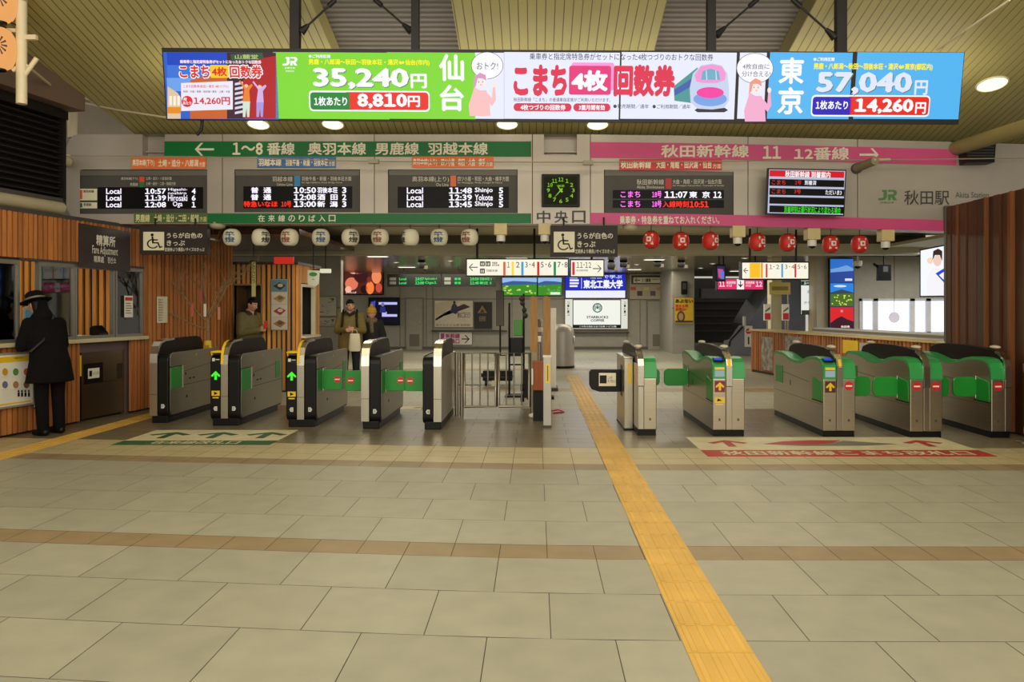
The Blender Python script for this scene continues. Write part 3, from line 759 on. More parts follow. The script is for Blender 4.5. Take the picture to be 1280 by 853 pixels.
b.rect('backing', (1097, 236, 1237, 258), FASC, 0, .001)
b.done()
b = Board('wall_speaker', 'black box at the right end of the pink band on the fascia', 'speaker', FAS, (1194, 178, 1234, 207))
b.poly('case', [(1196, 178), (1234, 180), (1232, 206.5), (1199, 207)], BLACKP, 0, .22)
for k in range(6): b.rect('grille', (1199, 184+k*3.5, 1231, 185+k*3.5), DARKG, .22, .225)
b.done()
# post on the fascia's left end, tall post, arms, wires
IV = paint((206, 192, 160))
t = thing('roof_post', 'tall cream post with cross arm at the upper left carrying paper lanterns', 'post', P(27, 124, 8.2))
m = MB(); m.tube([(0, 0, -.05), (0, 0, 1.22)], .052, IV, 12); m.tube([(0, 0, .72), (-1.35, 0, .8)], .016, IV, 8); m.tube([(0, 0, .62), (-1.35, 0, .7)], .016, IV, 8); m.build('pole', t)
m = MB(); m.box(.0, .16, -.02, .02, .62, .67, IV); m.tube([(.03, 0, .25), (.16, 0, .43)], .025, IV); m.tube([(-.09, 0, .3), (.0, 0, .36)], .025, IV); m.build('arm', t)
m = MB(); m.lathe([(.058, 0), (.058, .02)], (0, 0, 1.02), paint((150, 140, 118)), 12); m.build('collar', t)
m = MB(); m.tube([(-.35, .02, .98), (-.2, -.05, .86), (-.03, -.04, .76)], .008, BLACKM, 5); m.tube([(-.35, .02, .72), (-.03, 0, .71)], .012, IV, 6); m.build('cable', t)
t = thing('roof_post', 'short cream post standing on the left end of the fascia', 'post', P(91, 168, 11.3))
m = MB(); m.tube([(0, 0, -.05), (0, 0, .66)], .065, IV, 12); m.build('pole', t)
m = MB(); m.prism([(-.13, .52), (.13, .56), (.2, .5), (.12, .46), (-.02, .42)], 'y', -.09, .09, IV); m.build('bracket', t)
m = MB(); m.tube([(-.1, 0, .5), (-.3, .1, .45), (-.28, .1, .0), (-.12, .05, -.1)], .03, IV, 8); m.build('conduit', t)
def wire(name, label, pts, r, m, cat='cable', clamps=()):
    mb = MB(); mb.tube(pts, r, m, 6)
    for c_ in clamps: mb.box(c_.x-.07, c_.x+.07, c_.y-.03, c_.y+.03, c_.z-.03, c_.z+.03, m)
    return tag(mb.build(name), label, cat)
pole_top = P(38, 72, 9.0)
wire('stay_rope', 'pale rope running down from the tall post to the short post', [P(33, 82, 8.2), P(60, 104, 9.6), P(84, 122, 11.0)], .017, IV)
wire('stay_rope', 'pale rope running from the short post to behind the big screen', [P(100, 128, 11.0), P(150, 138, 10.2), P(214, 148, 9.0)], .014, IV)
wp = [P(86, 194.5, 10.9), P(250, 196, 10.9), P(467, 202, 10.9), P(735, 203, 10.9), P(1110, 200, 10.9), P(1290, 197.5, 10.9)]
t = tag(wire('stretched_wire', 'thin stretched wire with clamps across the fascia front', wp, .008, paint((150, 142, 122)), clamps=(P(467, 202, 10.9), P(735, 203.5, 10.9))), 'thin stretched wire with clamps across the fascia front', 'cable')
t = thing('wire_arm', 'cream arm projecting from the left end of the fascia holding the wire', 'bracket', P(84, 202, 11.2))
a = P(84, 202, 11.2)
m = MB(); m.tube([P(85, 203, 11.2)-a, P(52, 195, 10.7)-a], .07, IV, 12); m.tube([P(52, 195, 10.7)-a, P(34, 193, 10.5)-a], .03, IV, 8); m.build('arm', t)
m = MB(); m.tube([P(60, 193, 10.7)-a, P(88, 194.5, 10.85)-a], .012, IV, 6); m.ball(P(34, 193, 10.5)-a, .04, IV, 8, 6); m.build('fitting', t)
t = thing('wire_arm', 'grey brown arm projecting from the fascia above the arrivals monitor', 'bracket', P(1070, 211, 11.2))
a = P(1070, 211, 11.2)
m = MB(); m.tube([P(1069, 211, 11.2)-a, P(1094, 201, 10.7)-a], .06, paint((138, 124, 100)), 12); m.tube([P(1092, 200, 10.7)-a, P(1112, 199.5, 10.9)-a], .02, IV, 8); m.build('arm', t)
m = MB(); m.lathe([(.075, -.02), (.075, .02)], (0, -.02, 0), DARKG, 14, 'y'); m.build('collar', t)
# beam and cable tray at the right of the ceiling
t = thing('roof_beam', 'olive rounded beam above the right end of the fascia', 'beam', P(1200, 176, 11.4))
a = P(1200, 176, 11.4)
m = MB(); m.tube([P(1180, 190, 11.5)-a, P(1285, 158, 9.6)-a, P(1420, 110, 8)-a], .1, paint((150, 138, 90)), 14); m.build('beam', t)
m = MB(); m.tube([P(1190, 178, 11.3)-a, P(1240, 172, 10.4)-a, P(1262, 160, 9.9)-a, P(1300, 150, 9.4)-a], .02, BLACKM, 6); m.build('cable', t)
wire('ceiling_rod', 'thin white rod under the olive ceiling at the upper right', [P(1172, 62, 8.6), P(1262, 0, 7.4)], .012, IV)
# ceiling downlights
def ceil_pt(px, py):
    Y = (4.14+SL*11-EYE)/((HY-py)/FPX+SL); return P(px, py, Y)
for px, py, lab, rr_ in ((323, 155, 'leftmost round downlight in the ceiling just under the screen', .15), (416, 155, 'second round ceiling downlight from the left below the green screen part', .15), (634, 155, 'round ceiling downlight above the third departure board', .15), (747, 155.5, 'round ceiling downlight above the pink band', .15), (1240, 105, 'round ceiling downlight at the far right of the screen', .18)):
    t = thing('ceiling_downlight', lab, 'ceiling light', ceil_pt(px, py), group='round downlights in the olive ceiling'); t.rotation_euler = (-math.atan(SL), 0, 0)
    m = MB(); m.lathe([(rr_+.012, 0), (rr_+.012, -.012), (rr_-.005, -.014), (rr_-.005, -.004)], (0, 0, 0), paint((220, 210, 170)), 28, caps=False); m.build('trim_ring', t)
    m = MB(); m.lathe([(rr_-.005, -.004), (rr_*.6, -.012), (.001, -.014)], (0, 0, 0), glow((255, 246, 205), 1.6), 28); m.build('diffuser', t)

# ------------------------------------------------------------------ big overhead screen
tl = math.radians(9); ro = math.radians(.33)
LF = Frame(P(705, 107, 8.2), (math.cos(ro), 0, -math.sin(ro)), (math.sin(ro)*math.cos(tl), -math.sin(tl), math.cos(tl)))
b = Board('overhead_screen', 'very wide lit advertising screen hanging on four black poles', 'screen', LF, (208, 64, 1206, 150))
Y0, Y1 = 66, 148.5
b.rect('casing', (208, Y0-.5, 1206, Y1+1.4), BLACKM, -.07, 0)
E_ = 1.0
def g(c, e=1.0): return glow(c, e)
SCG, SCW, SCB = g((126, 214, 48)), g((226, 230, 250), 1.03), g((84, 180, 240))
b.rect(('screen_panel', 1), (209.5, Y0, 345, Y1), g((50, 96, 200)), 0, .003)
b.rect(('screen_panel', 2), (345, Y0, 485, Y1), SCG, 0, .003); b.rect(('screen_panel', 3), (485.30, Y0, 594, Y1), SCG, 0, .003)
b.rect(('screen_panel', 3), (594, Y0, 630, Y1), SCW, 0, .003); b.rect(('screen_panel', 4), (630.30, Y0, 775, Y1), SCW, 0, .003)
b.rect(('screen_panel', 5), (775.30, Y0, 921, Y1), SCW, 0, .003); b.rect(('screen_panel', 6), (921.30, Y0, 958.5, Y1), SCW, 0, .003)
b.rect(('screen_panel', 6), (958.5, Y0, 1066, Y1), SCB, 0, .003); b.rect(('screen_panel', 7), (1066.30, Y0, 1205, Y1), SCB, 0, .003)
N1, N2, N3, N4 = .004, .0055, .007, .0085
def flat(part, pts, m, n): b.poly(part, pts, m, n-.0012, n)
def pill(part, r, m, n, rad): b.rrect(part, r, m, n-.0012, n, rad)
WT = g((250, 250, 255))
# left picture: brick hall, big red lantern, two visitors
pc = 'picture'
for k, c in enumerate(((30, 70, 190), (60, 116, 214), (110, 160, 232))): b.rect(pc, (209.5, Y0+k*16, 300, Y0+16+k*16), g(c), 0, N1-.0004+k*.0001)
flat(pc, [(209.5, 108), (222, 116), (226, 122), (226, Y1), (209.5, Y1)], g((222, 196, 160)), N1)
for k in range(3): flat(pc, [(212+k*5, 120), (215+k*5, 120), (215+k*5, 132), (212+k*5, 132)], g((250, 240, 220)), N2)
flat(pc, [(209.5, 134), (226, 134), (226, 142), (209.5, 142)], g((230, 140, 30)), N2)
flat(pc, [(238, 100), (262, 94), (300, 92), (300, Y1), (238, Y1)], g((200, 96, 40)), N1)
flat(pc, [(284, 66), (345, 66), (345, Y1), (284, Y1)], g((64, 24, 40)), N2)
flat(pc, [(302, 120), (306, 90), (322, 74), (345, 70), (345, Y1), (306, Y1)], g((176, 20, 32)), N3)
flat(pc, [(288, 68), (328, 66), (330, 74), (290, 77)], g((46, 84, 60)), N3); b.text(pc, '山麓堂', (292, 68.5, 325, 74), g((190, 200, 120)), N4)
for k in range(7): flat(pc, [(294, 104+k*6), (304, 102+k*6), (304, 105+k*6), (294, 107+k*6)], g((210, 214, 232)), N4)
def figure(x, top, col1, col2):
    b.disc(pc, x, top+4, 3, 3.6, g((240, 196, 170)), N4-.001, N4+.001, 12)
    flat(pc, [(x-2, top+6), (x-9, top-3), (x-7.5, top-4.5), (x, top+5), (x+7, top), (x+8.5, top+2), (x+4, top+8), (x+5, top+22), (x-4, top+22)], g(col1), N4+.002)
    flat(pc, [(x-4, top+22), (x+5, top+22), (x+4, Y1-2), (x+1.5, Y1-2), (x+.5, top+30), (x-1, Y1-2), (x-4, Y1-2)], g(col2), N4+.002)
figure(308, 105, (232, 130, 40), (206, 228, 210)); figure(325, 106, (206, 176, 226), (170, 150, 220))
b.text('lettering', '乗車券と指定席特急券がセットになったおトクな回数券', (225.5, 75.5, 327, 79.5), g((246, 220, 235)), N4, .05)
b.text('lettering', '乗車券と指定席特急券がセットになったおトクな回数券', (225.5, 75.5, 327, 79.5), g((210, 40, 90)), N4+.001, .0)
for s, x0, x1 in (('こまち', 225.5, 262), ('回数券', 288, 328)):
    b.text('lettering', s, (x0-1.2, 80.8, x1+1.2, 98.8), WT, N4+.002, .09); b.text('lettering', s, (x0, 82, x1, 97.6), g((225, 40, 30)), N4+.004, .035)
pill('lettering', (263.6, 81.5, 286, 97.5), g((250, 200, 40)), N4+.002, 2); b.text('lettering', '4枚', (265.5, 84, 284, 95.5), g((225, 40, 30)), N4+.004, .04)
flat(('card', 1), [(227, 104), (291.5, 101.5), (291.5, 137), (227, 139)], g((236, 232, 246)), N4+.003)
b.text(('card', 1), 'こまち回数券(秋田～東京 4枚つづり)', (230, 106.5, 286, 110.5), g((220, 80, 110)), N4+.005)
b.text(('card', 1), '秋田・大曲・角館・田沢湖～東京・上野・大宮', (230, 113.5, 288, 116), g((70, 60, 90)), N4+.005)
b.disc(('card', 1), 234.5, 127, 7, 7, g((220, 40, 50)), N4+.003, N4+.005); b.text(('card', 1), '1枚\nあたり', (229.5, 122, 239.5, 131), WT, N4+.006, .02)
b.text(('card', 1), '14,260円', (243, 121.5, 288, 131.5), g((220, 40, 60)), N4+.006, .03)
# green price part
jr(b, ('company_mark', 1), 353.5, 71.5, 372, 82, WT, N1)
b.text(('company_mark', 1), 'JR東日本', (356, 84, 369, 86.5), WT, N2); b.text(('company_mark', 1), '秋田支社', (357.5, 88, 368, 90), WT, N2)
def price(x0, small, route, big, yen, pillr, split, lcol, one, each, eyen, ro_, bigm):
    b.text(('lettering', x0), '●ご利用区間', small, WT, N2, .03)
    b.text(('lettering', x0), route[0], route[1], g((250, 240, 20)), N2, .04)
    b.text(('lettering', x0), big[0], [v+d for v, d in zip(big[1], (1, 1, 1, 1))], g((110, 140, 120), .8), N2, .042); b.text(('lettering', x0), big[0], big[1], bigm, N3, .042)
    b.text(('lettering', x0), '円', yen, bigm, N3, .03)
    pill(('price_pill', x0), pillr, WT, N2, 5); x_0, y_0, x_1, y_1 = pillr
    pill(('price_pill', x0), (x_0+1.6, y_0+1.8, split+6, y_1-1.8), lcol, N3, 4); pill(('price_pill', x0), (split-6, y_0+1.8, x_1-1.6, y_1-1.8), g((232, 40, 26)), N3, 4)
    b.rect(('price_pill', x0), (split-9, y_0+1.8, split, y_1-1.8), lcol, 0, N3+.0006); b.rect(('price_pill', x0), (split, y_0+1.8, split+9, y_1-1.8), g((232, 40, 26)), 0, N3+.0006)
    b.text(('lettering', x0), '1枚あたり', one, WT, N4, .03); b.text(('lettering', x0), each[0], each[1], WT, N4, .042); b.text(('lettering', x0), '円', eyen, WT, N4, .03)
price(1, (386, 68.5, 413, 72.5), ('男鹿・八郎潟～秋田～羽後本荘・湯沢⇔仙台(市内)', (386, 74.5, 537, 82)), ('35,240', (392, 85.5, 511, 112)), (513.5, 92.5, 533.5, 110.5), (387, 114, 537, 139), 437, g((20, 130, 50)), (393, 121, 434, 132.5), ('8,810', (447, 117, 509, 136)), (510, 120, 525, 134), 0, WT)
price(2, (1016.5, 72, 1043, 76.5), ('男鹿・八郎潟～秋田～羽後本荘・湯沢⇔東京(都区内)', (1016.5, 79.5, 1166, 88)), ('57,040', (1019.6, 90.5, 1141, 119)), (1142, 100.5, 1160, 119), (1013, 119.5, 1163, 145.5), 1063, g((40, 20, 180)), (1019, 126, 1060, 137), ('14,260', (1067, 123.5, 1142, 142.5)), (1143, 128, 1157.5, 142.5), 0, g((222, 230, 250)))
for s, r in (('仙', (549, 67.8, 580, 101.5)), ('台', (550, 106, 580, 139)), ('東', (972.6, 72, 1006, 105)), ('京', (971, 109, 1005, 143))): b.text(('lettering', 3), s, r, WT, N2, .03)
# centre white part
OUT = g((80, 70, 80), .8)
def bubble(cx, cy, rx, ry, tail):
    sb = ('speech_bubble', cx)
    b.disc(sb, cx, cy, rx+.6, ry+.6, OUT, N1-.001, N1); b.disc(sb, cx, cy, rx, ry, g((246, 246, 255)), N1, N2)
    flat(sb, [(cx-3, cy+ry-2), tail, (cx+4, cy+ry-3)], g((246, 246, 255)), N2+.0004)
bubble(609, 82, 19.5, 16.5, (604, 103)); bubble(943.5, 85.5, 22.5, 18.5, (949, 108))
DK = g((70, 62, 74), .8)
b.text('speech_bubble', 'おトク!', (596, 78, 622.5, 87), DK, N3, .0); b.text('speech_bubble', '4枚自由に', (928, 80, 961.5, 86.5), DK, N3, .0); b.text('speech_bubble', '分け合える!', (927, 89, 963, 96), DK, N3, .0)
def woman(cx, cy, hair, coat, s):
    pt = lambda L: [(cx+x*s, cy+y) for x, y in L]
    flat('picture', pt([(-7, 8), (0, 12), (8, 12), (12, 26), (13, 44), (-13, 44), (-14, 30)]), g(coat), N1)
    flat('picture', pt([(8, 14), (15, 22), (16, 8), (19, 8), (20, 24), (15, 32), (10, 26)]), g(coat), N2)
    b.disc('picture', cx+17.5*s, cy+5, 2.4, 3.6, g((250, 226, 220)), N1, N3, 12)
    b.disc('picture', cx+1*s, cy+1, 6.2, 7.2, g((250, 230, 226)), N1, N2, 18)
    flat('picture', pt([(-8, 8), (-7, -5), (0, -10), (7, -7), (8, 0), (3, -3), (-3, -3), (-5, 6), (-9, 11)]), g(hair), N3)
    for dx in (-1.5, 3.5): b.disc('picture', cx+dx*s, cy+1.5, .6, .8, DK, N2, N3, 8)
    flat('picture', pt([(-.5, 4.8), (3, 4.8), (1.2, 6)]), g((230, 110, 120)), N3)
woman(600, 101, (216, 150, 190), (244, 190, 190), 1); woman(944, 108, (240, 150, 130), (240, 170, 205), 1)
b.text(('lettering', 4), '乗車券と指定席特急券がセットになった4枚つづりのおトクな回数券', (662, 67.6, 891.5, 74.8), g((80, 70, 90), .7), N2, .005)
b.text(('lettering', 4), 'こまち', (641.8, 81, 709, 120.4), g((220, 40, 76)), N2, .055)
pill(('lettering', 4), (714, 78.5, 768, 113), g((250, 150, 215)), N2-.0012, 3); pill(('lettering', 4), (711, 82.5, 764, 118.5), g((226, 50, 120)), N2, 3)
b.text(('lettering', 4), '4枚', (714, 88, 760, 114), WT, N3, .05)
b.text(('lettering', 4), '回数券', (766.5, 81, 844.5, 121), g((220, 40, 76)), N2+.001, .055)
b.text(('lettering', 4), '秋田新幹線「こまち」の普通車指定席がご利用いただけます。', (642, 122.6, 763, 127), DK, N2, .005)
pill(('lettering', 4), (642, 129.4, 714.5, 139), g((214, 40, 76)), N2, 4.5); b.text(('lettering', 4), '4枚つづりの回数券', (650.5, 131, 707, 137.8), WT, N3, .03)
pill(('lettering', 4), (716.6, 129.6, 763, 139.2), g((214, 40, 76)), N2, 4.5); b.text(('lettering', 4), '3箇月間有効', (723.5, 131.2, 756, 137.8), WT, N3, .03)
b.text(('lettering', 4), '●発売期間／通年', (766.5, 130.5, 811, 135.6), DK, N2, .005); b.text(('lettering', 4), '●ご利用期間／通年', (815.5, 130.8, 863, 136), DK, N2, .005)
# bullet train front
tp = 'train_picture'
flat(tp, [(842, 108), (862, 92), (872, 84), (872, 130), (843, 126)], g((70, 150, 150)), N1); flat(tp, [(843, 112), (868, 96), (868, 106), (843, 120)], g((60, 90, 170)), N2)
b.poly(tp, [(862, 110), (866, 92), (876, 82), (890, 79.5), (902, 82), (909, 92), (911, 110), (911, 126), (905, 135), (890, 137), (872, 136), (863, 128)], g((196, 208, 236)), N2, N3)
flat(tp, [(868, 94), (876, 83), (890, 80.5), (902, 83), (907, 92), (906, 100), (896, 104), (878, 104), (870, 102)], g((240, 150, 210)), N3+.001)
flat(tp, [(876, 100), (878, 89), (888, 86), (898, 89), (900, 100)], g((110, 170, 200)), N3+.002)
for x in (882, 894): flat(tp, [(x, 88), (x+1, 88), (x+2, 100), (x+.6, 100)], g((200, 220, 240)), N3+.003)
b.disc(tp, 887.5, 116, 17, 7, g((240, 60, 160)), N3+.001, N3+.002); b.disc(tp, 887.5, 124, 21, 9, g((120, 160, 226)), N3, N3+.0012)
flat(tp, [(868, 138), (872, 135), (906, 135), (910, 138), (905, 140.5), (872, 140.5)], g((60, 50, 70), .6), N2)
# supports: poles and brace rods, in the frame's own coordinates
inv = LF.mtx(b.u0, b.v0).inverted()
def loc(v): return inv @ v
for i, (x0, x1, br) in enumerate(((363.5, 375, (376, 40, 419, 0, 1)), (514.5, 524, (514, 39, 468, -1, -1)), (883.5, 894, (895, 44, 947, -1, 1)), (1044.5, 1057, (1044, 47, 990, -1, -1)))):
    c = P((x0+x1)/2, 90, 8.36); hw = (x1-x0)/2*8.36/FPX
    m = b.mb(('hanger_pole', i))
    vs = [loc(Vector((c.x+sx*hw, 8.36+sy*.045, z))) for z in (3.75, 5.05) for sx, sy in ((-1, -1), (1, -1), (1, 1), (-1, 1))]
    m.add(vs, [(0, 3, 2, 1), (4, 5, 6, 7), (0, 1, 5, 4), (1, 2, 6, 5), (2, 3, 7, 6), (3, 0, 4, 7)], BLACKM)
    m2 = b.mb(('brace_rod', i)); p, q = P(br[0], br[1], 8.36), P(br[2], br[3], 8.36)
    dd = (q-p)
    q2 = p+dd*1.9
    m2.tube([loc(p), loc(q2)], .012, BLACKM, 6); m2.tube([loc(p), loc(p+dd*.22)], [.05, .02], BLACKM, 6); m2.tube([loc(p+dd*.8), loc(p+dd*1.0)], .028, BLACKM, 6)
m = b.mb('bottom_fitting')
m.tube([loc(P(253, 150, 8.3)), loc(P(252, 162, 8.3)), loc(P(246, 169, 8.3))], .016, BLACKM, 6)
b.done()

# ------------------------------------------------------------------ things hanging under the fascia
def lantern(label, px, py, Y, rx, rz, body, ink, cap, txt, turn, group, lit=0):
    s = Y/FPX; t = thing('paper_lantern', label, 'lantern', P(px, py+rz, Y), group=group); t.rotation_euler = (0, 0, 0)
    r, h = rx*s, rz*s; m = MB(); prof = []
    for i in range(25):
        a = -math.pi/2+math.pi*(i+.0)/24
        rad = r*max(0.0, math.cos(a))**.55; prof.append((max(.45*r, rad)*(1+.012*(i % 2)), h+h*math.sin(a)))
    m.lathe(prof, (0, 0, 0), body, 24); m.build('paper_shade', t)
    m = MB(); m.lathe([(.42*r, -.03*h), (.46*r, .0), (.46*r, .07*h)], (0, 0, 0), cap, 16); m.build('bottom_ring', t)
    m = MB(); m.lathe([(.46*r, 1.93*h), (.46*r, 2.02*h), (.42*r, 2.05*h)], (0, 0, 0), cap, 16); m.tube([(0, 0, 2*h), (0, 0, max(2.2*h, FAS.uv(px, 280.5+droop(px))[1]-t.location.z+.004))], .006, BLACKM, 5); m.build('top_ring', t)
    m = MB()
    vs, fs = text_mesh(txt, .03); out = []
    for i, (x, y) in enumerate(vs):
        a = turn+(x-.5)*1.15; zz = h+(y-.5)*1.3*h; e = max(0, 1-((zz-h)/h)**2)**.275
        rr_ = r*e*1.03+.003+layer(txt, .03, i); out.append((rr_*math.sin(a), -rr_*math.cos(a), zz))
    m.add(out, fs, ink); m.build('lettering', t)
    return t
PAPW = mat('white lantern paper', (226, 220, 196), .7, noise=.04); PAPR = mat('red lantern paper', (206, 40, 30), .5, noise=.05)
INKB = paint((60, 96, 130)); INKR = paint((150, 84, 60)); INKK = paint((70, 66, 62)); INKW = paint((236, 220, 210))
ordn = ['leftmost', 'second from the left', 'third from the left', 'fourth from the left', 'fifth from the left', 'sixth from the left', 'seventh from the left', 'eighth from the left', 'rightmost']
for i, (px, ink, tr, col, ch) in enumerate(((290, INKB, .1, 'blue', '竿燈'), (326, INKK, .95, 'dark', '竿燈'), (362, INKR, -.2, 'brown', '竿燈'), (401, INKB, .25, 'blue', '竿燈'), (438, INKK, .6, 'dark', '竿燈'), (475, INKR, -.15, 'brown', '竿燈'), (513, INKK, -1.0, 'dark', '竿燈'), (549, INKB, .0, 'blue', '竿燈'), (587, INKR, -.4, 'brown', '竿燈'))):
    lantern('%s white paper lantern under the green band, with %s characters' % (ordn[i], col), px, 297, 11.32, 10.8, 10.5, PAPW, ink, BLACKP, ch[0]+'\n'+ch[1], tr, 'white paper lanterns under the green band')
ordn = ['leftmost', 'second from the left', 'third from the left', 'fourth from the left', 'third from the right', 'second from the right', 'rightmost']
for i, (px, py, tr) in enumerate(((814, 300, -.45), (851, 301.5, .05), (888, 301.5, .6), (946.5, 303, .5), (984.5, 303.5, .3), (1038.5, 305.5, .0), (1074.5, 305.5, .0))):
    lantern('%s red paper lantern with white swirl mark under the pink band' % ordn[i], px, py, 11.32, 10.3, 10.6, PAPR, INKW, BLACKP, '回', tr, 'red paper lanterns under the pink band')
PAPO = mat('amber lantern paper', (250, 176, 104), .6, emit=.85)
def fan_lantern(label, px, py):
    s = 8.1/FPX; t = thing('paper_lantern', label, 'lantern', P(px, py+26, 8.1), group='amber lanterns by the tall post')
    m = MB(); r, h = 19*s, 26*s
    m.lathe([(max(.4*r, r*max(0, math.cos(a))**.6), h+h*math.sin(a)) for a in [-math.pi/2+math.pi*i/20 for i in range(21)]], (0, 0, 0), PAPO, 24); m.build('paper_shade', t)
    m = MB()
    for k in range(12):
        a = 2*math.pi*k/12
        q = []
        for rr_, da in ((.25, -.14), (.78, -.11), (.78, .11), (.25, .14)):
            x = .45+rr_*.55*math.sin(a+da); z = h+rr_*.62*h*math.cos(a+da); q.append((r*1.02*math.sin(x*1.2)*max(.3, 1-((z-h)/h)**2)**.3+.0, -r*1.03*math.cos(x*1.2)*max(.3, 1-((z-h)/h)**2)**.3-.004, z))
        m.add(q, [(0, 1, 2, 3)], paint((74, 40, 26)))
    m.build('fan_crest', t)
    m = MB(); m.lathe([(.42*r, 1.96*h), (.4*r, 2.06*h)], (0, 0, 0), BLACKP, 16); m.build('top_ring', t)
    m = MB(); m.lathe([(.4*r, -.06*h), (.42*r, .02*h)], (0, 0, 0), BLACKP, 16); m.build('bottom_ring', t)
fan_lantern('lower amber lantern with dark fan crest at the upper left edge', -1, 61); fan_lantern('upper amber lantern with dark fan crest cut by the top left corner', 0, 2)
# security cameras and small lamps
for px, py, lab in ((626, 287, 'dome camera under the green band, left of the wheelchair sign'), (681, 287, 'dome camera just left of the central wheelchair sign'), (922, 290, 'dome camera between the third and fourth red lanterns'), (1015, 293, 'dome camera between the third and second red lanterns from the right'), (1107, 295, 'dome camera to the right of the last red lantern')):
    Y = 11.25; s = Y/FPX; t = thing('security_camera', lab, 'camera', P(px, py+14, Y), group='dome cameras under the fascia')
    m = MB(); m.box(-8*s, 8*s, -.09, .09, 7*s, 21*s, paint((206, 186, 130))); m.build('mounting_box', t, bevel=.006)
    m = MB(); m.lathe([(5.4*s, 7*s), (5.6*s, 0), (5*s, -1*s)], (0, 0, 0), paint((230, 226, 216)), 18); m.build('housing', t)
    m = MB(); m.ball((0, 0, -.5*s), (4.6*s, 4.6*s, 3.8*s), mat('smoked dome', (30, 26, 24), .1), 16, 8); m.build('dome', t)
for px, py, lab in ((272, 282.5, 'unlit beige dome lamp under the left end of the green band'), (788, 285.5, 'unlit beige dome lamp between the wheelchair sign and the red lanterns')):
    Y = 11.3; s = Y/FPX; t = thing('dome_lamp', lab, 'lamp', P(px, py+3, Y))
    m = MB(); m.lathe([(9.6*s, 5*s), (9.6*s, 3*s), (8*s, .5*s), (4*s, -.8*s), (.001, -1*s)], (0, 0, 0), paint((176, 166, 134)), 24); m.build('shade', t)
    m = MB(); m.lathe([(9.9*s, 5*s), (9.9*s, 7*s)], (0, 0, 0), paint((150, 140, 112)), 24); m.build('base_ring', t)
# hanging wheelchair ticket signs
def wheelchair(b, part, x0, y0, x1, y1, m, n):
    w_, h = x1-x0, y1-y0; f = lambda pts: [(x0+p[0]*w_, y0+p[1]*h) for p in pts]
    b.disc(part, x0+.4*w_, y0+.1*h, .09*w_, .09*h, m, n, n+.003, 12)
    b.poly(part, f([(.36, .2), (.46, .2), (.47, .38), (.72, .38), (.72, .46), (.48, .46), (.49, .56), (.76, .56), (.86, .84), (.97, .8), (.99, .87), (.82, .94), (.7, .64), (.4, .64)]), m, n, n+.003)
    k = [math.radians(a) for a in range(60, 345, 15)]
    b.poly(part, [(x0+(.44+.34*math.cos(a))*w_, y0+(.66-.3*math.sin(a)*1.0)*h) for a in k]+[(x0+(.44+.26*math.cos(a))*w_, y0+(.66-.23*math.sin(a))*h) for a in k[::-1]], m, n, n+.003)
def ticket_sign(label, x0, y0, x1, y1, Y):
    b = Board('hanging_sign', label, 'sign', FY(Y), (x0, y0, x1, y1), 'hanging wheelchair ticket signs'); d = x1-x0; h = y1-y0
    b.rect('case', (x0, y0, x1, y1), mat('dark sign case', (50, 44, 41), .5, spec=.2), -.1, 0)
    b.rect('pictogram_plate', (x0+.05*d, y0+.2*h, x0+.36*d, y0+.86*h), CREAM, 0, .004); wheelchair(b, 'pictogram', x0+.08*d, y0+.25*h, x0+.34*d, y0+.82*h, BLACKP, .004)
    b.text('lettering', 'うらが白色の', (x0+.4*d, y0+.23*h, x1-.07*d, y0+.43*h), LET, .004, .02); b.text('lettering', 'きっぷ', (x0+.4*d, y0+.5*h, x0+.67*d, y0+.7*h), LET, .004, .02)
    b.text('lettering', '定期券より横長いサイズのきっぷ', (x0+.37*d, y0+.76*h, x1-.04*d, y0+.9*h), LET, .004)
    for k in (.2, .8): u, v = b.q(x0+k*d, y0); b.mb(('hanger', k)).tube([(u, .05, v), (u, .05, v+.12)], .012, BLACKM, 6)
    b.done()
ticket_sign('hanging wheelchair ticket sign at the left, before the timber wall', 175, 283, 259, 318, 11.1)
ticket_sign('hanging wheelchair ticket sign at the centre below the gate name', 688, 282, 772, 321, 11.1)
# ------------------------------------------------------------------ ticket gates
SMOKE = mat('smoked brown acrylic', (28, 16, 10), .35, noise=.05, spec=.08); HEXW = paint((206, 206, 196)); GRN = mat('green gate flap', (26, 136, 44), .35, noise=.04)
STEEL2 = brushed('brushed beige steel', (182, 172, 152)); GTOP = mat('green gate cover', (46, 150, 76), .38, noise=.03); ARG = glow((70, 235, 50), 1.1)
def disc_y(m, cx, cz, r, y0, y1, mt, seg=20): m.prism([(cx+r*math.cos(2*math.pi*k/seg), cz+r*math.sin(2*math.pi*k/seg)) for k in range(seg)], 'y', y0, y1, mt)
def up_arrow(m, cx, cz, s, y, mt):
    m.prism([(cx+a*s, cz+b_*s) for a, b_ in ((0, .5), (-.5, .02), (-.5, -.14), (-.34, -.14), (-.14, .06), (-.14, -.5), (.14, -.5), (.14, .06), (.34, -.14), (.5, -.14), (.5, .02))], 'y', y-.002, y, mt)
def no_entry(t, cx, cz, r, y, lab=None):
    m = MB(); disc_y(m, cx, cz, r, y-.003, y, RED); m.box(cx-r*.72, cx+r*.72, y-.005, y-.003, cz-r*.17, cz+r*.17, WHITE); return m.build('no_entry_mark', t)
